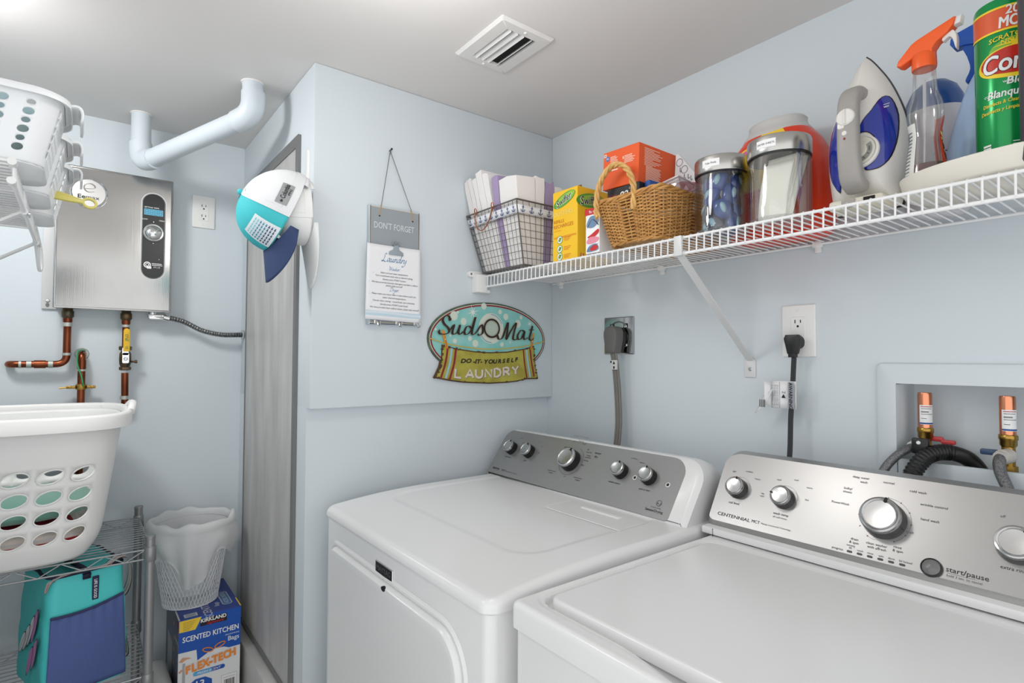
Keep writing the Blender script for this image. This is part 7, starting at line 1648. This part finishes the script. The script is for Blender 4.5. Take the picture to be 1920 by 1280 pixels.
def striped(name, base, stripes):
    m = mat(name, base, 0.95, bump=0.5, bscale=(260, 260, 260)); nt = m.node_tree; b = nt.nodes['Principled BSDF']
    tc = nt.nodes.new('ShaderNodeTexCoord'); wv = nt.nodes.new('ShaderNodeTexWave'); wv.inputs['Scale'].default_value = 7.0; wv.inputs['Distortion'].default_value = 2.5; wv.inputs['Detail'].default_value = 0; wv.bands_direction = 'Z'
    rp = nt.nodes.new('ShaderNodeValToRGB'); rp.color_ramp.interpolation = 'CONSTANT'
    cols = [(0.0, stripes[0]), (0.20, base), (0.62, stripes[1]), (0.78, base)]
    while len(rp.color_ramp.elements) < len(cols): rp.color_ramp.elements.new(0.5)
    for e, (p, c) in zip(rp.color_ramp.elements, cols): e.position = p; e.color = rgb(*c)
    nt.links.new(tc.outputs['Object'], wv.inputs['Vector']); nt.links.new(wv.outputs['Color'], rp.inputs['Fac']); nt.links.new(rp.outputs['Color'], b.inputs['Base Color'])
    return m
TR = striped('red striped beach towel', (226, 214, 206), ((172, 30, 48), (206, 206, 214)))
z0_ = RTOP+0.012
def layer(name, z, h, k, m, label, seed):
    mb = MB(); lump(mb, (LC[0], LC[1], z), 0.168*k, 0.150*k, h, seed, 80, 20, 0.05); o = obj(name, mb, m, angle=80); tag(o, label, 'towel', None)
layer('folded_towel', z0_, 0.045, 1.0, TR, 'red and white striped towel at the bottom of the laundry basket', 3)
layer('folded_towel', z0_+0.092, 0.034, 1.12, TG, 'sea green towel lying on top inside the laundry basket', 8)

# ------------------------------------------------------------------ cooler bag on the rack's lower shelf
BM_ = Matrix.Translation((-1.358, 0.475, 0.440+0.0175)) @ Matrix.Rotation(math.radians(15), 4, 'Z')
t = thing('cooler_bag', 'turquoise cooler bag with a navy mesh pocket on the rack', 'bag', mtx=BM_)
TQB = mat('turquoise nylon', (76, 206, 204), 0.5, bump=0.25, bscale=(60, 60, 30), detail=2); NVB = mat('navy mesh pocket cloth', (76, 94, 150), 0.6, bump=0.35, bscale=(700, 700, 40)); NVW = mat('navy webbing', (36, 34, 62), 0.7, bump=0.5, bscale=(300, 300, 300)); PW = mat('blush webbing', (206, 186, 178), 0.7); GW_ = mat('pale grey webbing', (206, 206, 208), 0.7)
def bagring(s):
    hx = 0.095-0.012*s; hy = 0.125-0.010*s; r_ = 0.022; f = rrloop(0, 0, hx, hy, r_, 0.300*s)
    out = []
    for k in range(96):
        p = f(k/96); bul = 0.004*math.sin(PI*s); sg = 1 if p.y < 0 else 1
        p.x += math.copysign(bul*1.4, p.x)*max(0, 1-abs(p.x)/0.2); p.y += math.copysign(bul, p.y)
        p.x += 0.0012*math.sin(p.z*70+k*0.6)
        out.append(p)
    return out
mb = MB(); rings = [bagring(k/14) for k in range(15)]
top = bagring(1.0)
def topring(k, dz): return [Vector((p.x*k, p.y*(0.3+0.7*k), p.z+dz+0.030*(abs(p.x)/0.08)**2*(1-k)*0)) for p in top]
rings += [topring(0.97, 0.004), topring(0.80, -0.004), topring(0.5, -0.012), topring(0.12, -0.014)]
mb.loft(rings); by = obj('body', mb, TQB, t, True, angle=60)
mb = MB(); mb.tube([p+Vector((0, 0, 0.003)) for p in top], 0.0042, 8, closed=True); mb.tube([Vector((p.x*0.985, p.y*0.985-0.0, p.z-0.016)) for p in bagring(1.0)], 0.0013, 6, closed=True, mi=1); obj('top_piping', mb, [NVW, mat('turquoise seam', (40, 160, 160), 0.5)], t, True)
mb = MB()
def fr_pt(u, v, off): # front face of the bag: u -1..1, v height
    s = v/0.300; hx = 0.095-0.012*s; hy = 0.125-0.010*s+0.004*math.sin(PI*s); return Vector((u*hx*0.93, -hy-off-0.010*math.sin(PI*min(1, v/0.22))*(1-u*u), v))
mb.grid(lambda u, v: fr_pt(-1+2*u, 0.004+(0.202+0.016*(u)**1.5)*v-0.006*math.sin(PI*u)*v, 0.003+0.002*math.sin(u*40)*v**6), 40, 16)
pk = obj('mesh_pocket', mb, NVB, t, True, solid=0.001, angle=80, label='navy mesh front pocket')
mb = MB(); mb.tube([fr_pt(-1+2*u, 0.206+0.016*u**1.5-0.006*math.sin(PI*u), 0.0045) for u in [k/30 for k in range(31)]], 0.0032, 8); obj('pocket_binding', mb, mat('navy binding', (52, 48, 92), 0.6), pk, True)
mb = MB(); FT = Fr(fr_pt(0.20, 0.252, 0.0018), (1, 0, 0), (0, -0.03, 1)); mb.prism(rrect(-0.0075, -0.033, 0.0075, 0.033, 0.001), -0.001, 0.001, FT, 0, 0.0005, 1)
tg_ = obj('logo_tab', mb, mat('navy tab', (30, 34, 74), 0.6), t, True, label='narrow navy logo tab')
mb = MB(); mb.text('LIFE IS GOOD', 0.0070, FT, 0.0, 0.0, 0, bold=0.03, w=0.0014, ang=-PI/2, sx=0.86); obj('lettering', mb, WHITEINK, tg_, True)
mb = MB()
def strap(pts, w, mats_i, up):
    P_ = smoothpath(pts, 6); n = len(P_)
    for k, (a, b, mi) in enumerate(mats_i):
        vs = []
        for i, p in enumerate(P_):
            d = (P_[min(i+1, n-1)]-P_[max(i-1, 0)]).normalized(); s_ = Vector(up); s_ = (s_-d*s_.dot(d)).normalized(); nn = d.cross(s_)
            vs += [p+s_*w*a+nn*(0.0012 if mi else 0.0), p+s_*w*b+nn*(0.0012 if mi else 0.0), p+s_*w*b-nn*(0.0012 if mi else 0.0), p+s_*w*a-nn*(0.0012 if mi else 0.0)]
        fs = [(4*i+q_, 4*i+(q_+1) % 4, 4*i+4+(q_+1) % 4, 4*i+4+q_) for i in range(n-1) for q_ in range(4)]
        mb.add(vs, fs, mi)
WB = [(-0.5, 0.5, 0), (-0.34, -0.06, 1), (0.06, 0.34, 2)]
strap([(0.045, -0.112, 0.304), (0.068, -0.112, 0.320), (0.092, -0.100, 0.312), (0.105, -0.090, 0.28), (0.107, -0.085, 0.240), (0.098, -0.088, 0.215), (0.088, -0.09, 0.205)], 0.030, WB, (0, 1, 0.2))
strap([(0.084, -0.06, 0.19), (0.094, -0.06, 0.12), (0.106, -0.07, 0.07), (0.104, -0.08, 0.035), (0.088, -0.085, 0.03)], 0.028, WB, (0, 1, 0.1))
strap([(-0.070, -0.110, 0.296), (-0.084, -0.112, 0.292), (-0.088, -0.110, 0.27), (-0.074, -0.118, 0.300), (-0.02, -0.121, 0.310), (0.03, -0.121, 0.307), (0.06, -0.119, 0.314)], 0.010, WB, (0, 1, 0.3))
obj('shoulder_strap', mb, [NVW, PW, GW_], t, True, label='navy webbing strap with blush and grey stripes')
mb = MB(); P_ = smoothpath([(-0.004, -0.120, 0.284), (-0.004, -0.1185, 0.298), (0.0, -0.06, 0.300), (-0.006, 0.05, 0.296)], 5)
for i in range(len(P_)-1):
    a, b = P_[i], P_[i+1]; mb.add([a+Vector((-0.009, 0, 0)), a+Vector((0.009, 0, 0)), b+Vector((0.009, 0, 0)), b+Vector((-0.009, 0, 0))], [(0, 1, 2, 3)])
obj('top_strap', mb, NVW, t, True, solid=0.002)
mb = MB(); PK = [mat('orchid print', (214, 140, 200), 0.5), mat('white feather print', (236, 232, 236), 0.5), mat('dark feather outline', (24, 30, 60), 0.5)]
FS = Fr((-0.1005, 0, 0), (0, -1, 0), (0.040, 0, 1), (-1, 0, 0.04))
for k, (u, v, L_, an) in enumerate(((0.060, 0.175, 0.10, 1.15), (0.030, 0.155, 0.10, 1.05), (0.075, 0.110, 0.09, 1.2), (0.0, 0.13, 0.09, 1.0), (0.045, 0.085, 0.09, 1.1), (-0.03, 0.11, 0.08, 0.9))):
    leaf = [(-L_/2, 0), (-L_*0.2, 0.011), (L_*0.25, 0.012), (L_/2, 0), (L_*0.2, -0.009), (-L_*0.2, -0.009)]
    ro_ = lambda P, s: [(u+(a*math.cos(an)-b*math.sin(an))*s, v+(a*math.sin(an)+b*math.cos(an))*s) for a, b in P]
    mb.face(spl(ro_(leaf, 1.1), 4), FS, 0.0030+0.0004*k, 2); mb.face(spl(ro_(leaf, 1.0), 4), FS, 0.0032+0.0004*k, k % 2); mb.pen(ro_([(-L_/2, 0), (L_/2, 0)], 1.0), FS, 0.0012, 0, 2, 0.0034+0.0004*k, 1.0, smooth=False)
obj('feather_print', mb, PK, by, True)

# ------------------------------------------------------------------ trash bag box, mesh bin and what they stand on
WCS = mat('white moulded plastic', (226, 224, 221), 0.35)
t = thing('storage_case', 'low white moulded case standing under the trash bag carton', 'case', (-1.04, 0.60, 0))
mb = MB(); mb.box((-1.172, 0.42, 0.0), (-0.915, 0.80, 0.204), bev=0.02, seg=4); obj('case', mb, WCS, t)
t = thing('white_jug', 'white rounded jug squeezed between the rack and the trash bag carton', 'jug', (-1.138, 0.56, 0.2045))
mb = MB()
for k, s in enumerate((0,)):
    R = []
    for h, kx in ((0.0, 0.9), (0.01, 1.0), (0.08, 1.0), (0.105, 0.92), (0.118, 0.7), (0.123, 0.3)): R.append([rrloop(-1.137, 0.58, 0.032*kx, 0.125*(0.75+0.25*kx), 0.020*kx, 0.205+h)(q_/48) for q_ in range(48)])
    mb.loft(R)
jb = obj('jug', mb, WCS, t, angle=60)
mb = MB(); F = back_wall(0.4545)
for x, z in ((-1.118, 0.288), (-1.117, 0.262), (-1.132, 0.27)): mb.face([(x-0.004, z-0.004), (x+0.004, z-0.004), (x, z+0.005)], F, 0.001, 0)
obj('arrow_print', mb, INKB, jb)
t = thing('trash_bag_carton', 'blue and white kitchen trash bag carton under the mesh bin', 'carton', (-1.01, 0.64, 0.205))
BBL = mat('royal blue carton', (18, 82, 176), 0.4); BWH = mat('white carton print', (230, 230, 231), 0.45); bx0, bx1, by0, by1, bz0, bz1 = -1.098, -0.921, 0.500, 0.785, 0.2055, 0.512
mb = MB(); mb.box((bx0, by0, bz0), (bx1, by1, bz1), bev=0.001, seg=1); obj('box', mb, BWH, t)
F = back_wall(by0); mb = MB()
def BX(cx, cy): return (bx0+(cx-210)/675*(bx1-bx0), bz1-0.001-(cy-(600-170*(cx-210)/675))/3340)
q_ = lambda *P: [BX(*p) for p in P]
mb.face([(bx0, bz1), (bx1, bz1), (bx1, 0.389), (-1.03+0.075, 0.389), (-1.03+0.06, 0.396), (-1.045+0.05, 0.398), (-1.06+0.045, 0.392), (-1.045, 0.376), (-1.048, 0.41), (bx0, 0.412)][::-1], F, 0.0004, 0)
mb.face(q_((216, 604), (448, 545), (425, 600), (385, 680), (216, 720)), F, 0.0008, 1)
for k in range(6): mb.face(rrect(*BX(255, 620+k*16), BX(255, 620)[0]+0.034-0.003*k, BX(255, 620+k*16)[1]+0.0016, 0.0001), F, 0.0010, 2)
kb = q_((435, 572), (727, 500), (727, 578), (435, 648)); mb.face(kb, F, 0.0009, 3)
mb.text('KIRKLAND', 0.0112, F, BX(580, 548)[0], 0.4962, 4, bold=0.06, w=0.0012, sx=0.98)
mb.text('Signature', 0.0075, F, BX(590, 605)[0]+0.002, 0.4850, 5, shear=0.45, bold=0.02, w=0.0013, sx=1.25)
c = BX(557, 715); mb.text('SCENTED KITCHEN', 0.0165, F, c[0], c[1], 4, bold=0.03, w=0.0010, sx=0.80)
c = BX(868, 735); mb.text('Bags', 0.0145, F, c[0], c[1]-0.002, 4, 'R', bold=0.015, w=0.0010, sx=0.95); mb.text('DRAWSTRING', 0.0042, F, c[0], c[1]+0.011, 4, 'R', w=0.0010, sx=1.1)
OB = 6
for s in (-1, 1):
    cc = (-0.9985+0.017*s, 0.4035+0.003*s); mb.tube([F(cc[0]+0.015*math.cos(a)*1.0, cc[1]+0.0065*math.sin(a)+0.004*math.cos(a)*s, 0.0014) for a in [2*PI*k/20 for k in range(20)]], 0.0016, 5, OB, closed=True)
for lay, (bo, mi) in enumerate(((0.20, 4), (0.14, 7), (0.10, 4), (0.06, OB))):
    for i, ch_ in enumerate('FLEX-TECH'):
        us = (0, 0.0175, 0.033, 0.049, 0.0625, 0.0755, 0.0920, 0.1085, 0.1260)[i]; mb.text(ch_, 0.0235, F, -1.077+us+0.0065, 0.3560+0.0165*us/0.126, mi, bold=bo, w=0.0010+0.0004*lay, sx=0.86 if ch_ != '-' else 1.1, ang=0.04)
mb.face(rrect(-1.056, 0.3290, -0.966, 0.3420, 0.0064, 6), F, 0.0010, 0); mb.grid(lambda u, v: F(-1.0555+0.050*u, 0.3300+0.011*v, 0.0013), 1, 1, 8); mb.text('FRESH SCENT', 0.0075, F, -1.011, 0.3357, 4, shear=0.15, bold=0.01, w=0.0016, sx=1.05)
oc = [(-1.036+0.036*math.cos(PI/8+k*PI/4), 0.297+0.024*math.sin(PI/8+k*PI/4)) for k in range(8)]; mb.face(oc, F, 0.0010, 0); mb.text('13', 0.022, F, -1.036, 0.302, 4, bold=0.03, w=0.0014); mb.text('GAL', 0.008, F, -1.036, 0.283, 4, bold=0.02, w=0.0014)
mb.face(rrect(-0.976, 0.262, -0.930, 0.306, 0.001), F, 0.0006, 9); mb.face(rrect(-0.975, 0.263, -0.931, 0.305, 0.001), F, 0.0009, 4)
R = random.Random(2); x = -0.968
while x < -0.937: w_ = R.choice((0.0006, 0.0010, 0.0016)); mb.face(rrect(x, 0.266, x+w_, 0.290, 0.00005, 1), F, 0.0012, 3); x += w_+R.choice((0.0006, 0.001))
mb.face(rrect(-0.972, 0.296, -0.936, 0.2975, 0.0001), F, 0.0012, 9)
mb.face([(bx0+0.002, 0.385), (bx0+0.012, 0.397), (bx0+0.030, 0.392), (bx0+0.036, 0.388), (bx0+0.022, 0.388), (bx0+0.012, 0.382)], F, 0.0009, 10); mb.face([(bx0+0.001, 0.355), (bx0+0.010, 0.362), (bx0+0.014, 0.357), (bx0+0.005, 0.350)], F, 0.0009, 10)
mb.face(rrect(bx0+0.012, 0.27, bx0+0.020, 0.378, 0.001), F, 0.0007, 9)
obj('front_print', mb, [BBL, mat('carton yellow', (244, 208, 56), 0.45), mat('carton pale text', (186, 150, 60), 0.6), INKB, WHITEINK, mat('carton red', (206, 40, 44), 0.5), mat('carton orange', (240, 140, 34), 0.45), mat('carton rust outline', (196, 88, 30), 0.5), mat('carton light blue', (90, 176, 222), 0.45), mat('carton grey', (170, 172, 176), 0.5), mat('carton skin tone', (214, 160, 128), 0.6)], t)
G = Fr((bx0, 0, 0), (0, -1, 0), (0, 0, 1), (-1, 0, 0)); mb = MB()
mb.face(rrect(-by1, 0.24, -by0, bz1, 0.0005), G, 0.0004, 0); mb.face(rrect(-0.520, 0.475, -0.503, 0.505, 0.002), G, 0.0008, 1); mb.text('13 GALLON', 0.012, G, -0.53, 0.44, 2, 'C', bold=0.02, w=0.0008, ang=0); 
for z in (0.465, 0.42, 0.385, 0.34, 0.30): mb.face(rrect(-0.508, z, -0.501, z+0.012, 0.001), G, 0.0009, 3); mb.face(rrect(-0.60, z, -0.585, z+0.014, 0.002), G, 0.0009, 3)
mb.face(rrect(-0.74, 0.26, -0.63, 0.40, 0.004), G, 0.0007, 4)
obj('side_print', mb, [mat('dark slate carton side', (74, 84, 112), 0.4), mat('carton dark red', (150, 36, 40), 0.5), WHITEINK, _M['carton orange'], _M['carton grey']], t)
# the half open lid flap lies on top
T_ = Fr((0, 0, bz1+0.0005), (1, 0, 0), (0, 1, 0), (0, 0, 1)); mb = MB()
TOPB = mat('blue carton lid', (44, 66, 146), 0.4)
mb.prism([(bx0+0.004, by0-0.002), (bx1, by0-0.002), (bx1, by1), (bx0+0.004, by1)], 0.0, 0.0025, Fr((0, 0, bz1+0.0003), (1, 0, 0), (0, 1, 0), (0, 0, 1)), 0)
mb.prism([(bx1-0.003, by0+0.0), (bx1+0.0005, by0), (bx1+0.0005, by0+0.075), (bx1-0.003, by0+0.075)], 0.0, 0.0030, Fr((0, 0, bz1+0.0003), (1, 0, 0), (0, 1, 0), (0, 0, 1)), 1)
lid_ = obj('lid_flap', mb, [TOPB, _M['carton yellow']], t, label='darker blue lid flap')
mb = MB(); T2 = Fr((0, 0, bz1+0.0030), (1, 0, 0), (0, 1, 0), (0, 0, 1))
mb.face(rrect(-1.082, 0.503, -1.045, 0.530, 0.001), T2, 0.0003, 0)
for k in range(4): mb.face(rrect(-1.078, 0.508+0.005*k, -1.050, 0.510+0.005*k, 0.0003), T2, 0.0006, 1)
mb.text('SCENTED', 0.024, T2, -1.018, 0.535, 0, ang=math.radians(90), bold=0.02, w=0.0004); mb.text('Bags', 0.014, T2, -0.985, 0.555, 0, ang=math.radians(90), bold=0.01, w=0.0004)
pill = rrect(-0.968, 0.535, -0.938, 0.655, 0.012, 5); mb.face(pill, T2, 0.0004, 0); mb.face(inset(pill, 0.0025), T2, 0.0006, 2); mb.text('FLEX-TECH', 0.014, T2, -0.953, 0.595, 0, ang=math.radians(-90), bold=0.01, w=0.0009)
obj('lid_print', mb, [mat('carton pale print', (206, 210, 224), 0.5), GREYINK, mat('carton steel blue', (76, 122, 168), 0.45)], lid_)
# mesh bin
BC = (-1.047, 0.643); bz = bz1+0.0038; BH = 0.252
t = thing('mesh_bin', 'white wire mesh waste bin standing on the trash bag carton', 'waste bin', (BC[0], BC[1], bz))
def bn(a, s, off=0.0): r_ = 0.081+0.036*s+off; return Vector((BC[0]+r_*math.cos(a), BC[1]+r_*math.sin(a)*0.98, bz+0.002+BH*s))
mb = MB(); NW = 50
for k in range(NW):
    for sg in (1, -1): mb.tube([bn(2*PI*k/NW+sg*0.95*s/8, s/8) for s in range(9)], 0.00095, 5)
obj('mesh', mb, mat('white mesh wire', (226, 228, 232), 0.4), t)
mb = MB(); mb.tube([bn(2*PI*k/48, 1.0) for k in range(48)], 0.003, 8, closed=True); obj('top_rim', mb, _M['white mesh wire'], t); mb = MB(); mb.tube([bn(2*PI*k/48, 0.0) for k in range(48)], 0.0025, 8, closed=True); mb.lathe([(0.081, bz), (0.081, bz+0.001), (0.0005, bz+0.001)], Fr((BC[0], BC[1], 0), (1, 0, 0), (0, 1, 0)), 40); obj('bin_base', mb, _M['white mesh wire'], t)
def film():
    m = mat('thin white bag film', (246, 247, 248), 0.35, bump=1.0, bscale=(42, 42, 26), detail=5); nt = m.node_tree; b = nt.nodes['Principled BSDF']
    out = nt.nodes['Material Output']; tl = nt.nodes.new('ShaderNodeBsdfTranslucent'); tl.inputs[0].default_value = rgb(240, 240, 240); tp = nt.nodes.new('ShaderNodeBsdfTransparent')
    m1 = nt.nodes.new('ShaderNodeMixShader'); m1.inputs[0].default_value = 0.45; m2 = nt.nodes.new('ShaderNodeMixShader'); m2.inputs[0].default_value = 0.06
    nt.links.new(b.outputs[0], m1.inputs[1]); nt.links.new(tl.outputs[0], m1.inputs[2]); nt.links.new(m1.outputs[0], m2.inputs[1]); nt.links.new(tp.outputs[0], m2.inputs[2]); nt.links.new(m2.outputs[0], out.inputs[0])
    return m
AF = math.atan2(CAM.y-BC[1], CAM.x-BC[0])          # the side facing the room
R = random.Random(21); PH = [(R.randint(3, 13), R.uniform(0, 6.3), R.uniform(0.4, 1.0)) for _ in range(9)]
def wr(a, s): return sum(w*math.sin(n*a+p+3*s*math.sin(a*2+p)) for n, p, w in PH)/4.0
def skirt(u, v):
    a = 2*PI*u; d = (a-AF+PI) % (2*PI)-PI; L = 0.095+0.03*math.sin(2*a+1.0)+0.105*math.exp(-((d-0.10)/0.46)**4)-0.035*math.exp(-((d+0.80)/0.35)**2)
    if v < 0.22:
        k = v/0.22; ang = PI*k; off = 0.010-0.012*math.cos(ang); dz = 0.022*math.sin(ang)+0.010*wr(a, 0.2)*math.sin(ang)
        return bn(a, 1.0, off-0.004)+Vector((0, 0, dz+0.003))
    k = (v-0.22)/0.78; s = 1.0-L*k/BH; bell = 0.013+0.011*math.sin(PI*min(1, k*1.1))*(1-0.6*math.exp(-(d/0.5)**2))+0.0075*wr(a, k)*(0.5+k)
    return bn(a, s, max(0.004, bell))
def inner(u, v):
    a = 2*PI*u; s = 1.0-0.86*v; return bn(a, s, -0.008-0.010*v+0.005*wr(a+1.3, v)*min(1, v*4))
mb = MB(); mb.grid(skirt, 120, 34, 0, True); mb.grid(inner, 120, 24, 0, True)
liner = obj('bin_liner', mb, film(), angle=80); tag(liner, 'white plastic bag lining the mesh bin and draped over its rim', 'trash bag')
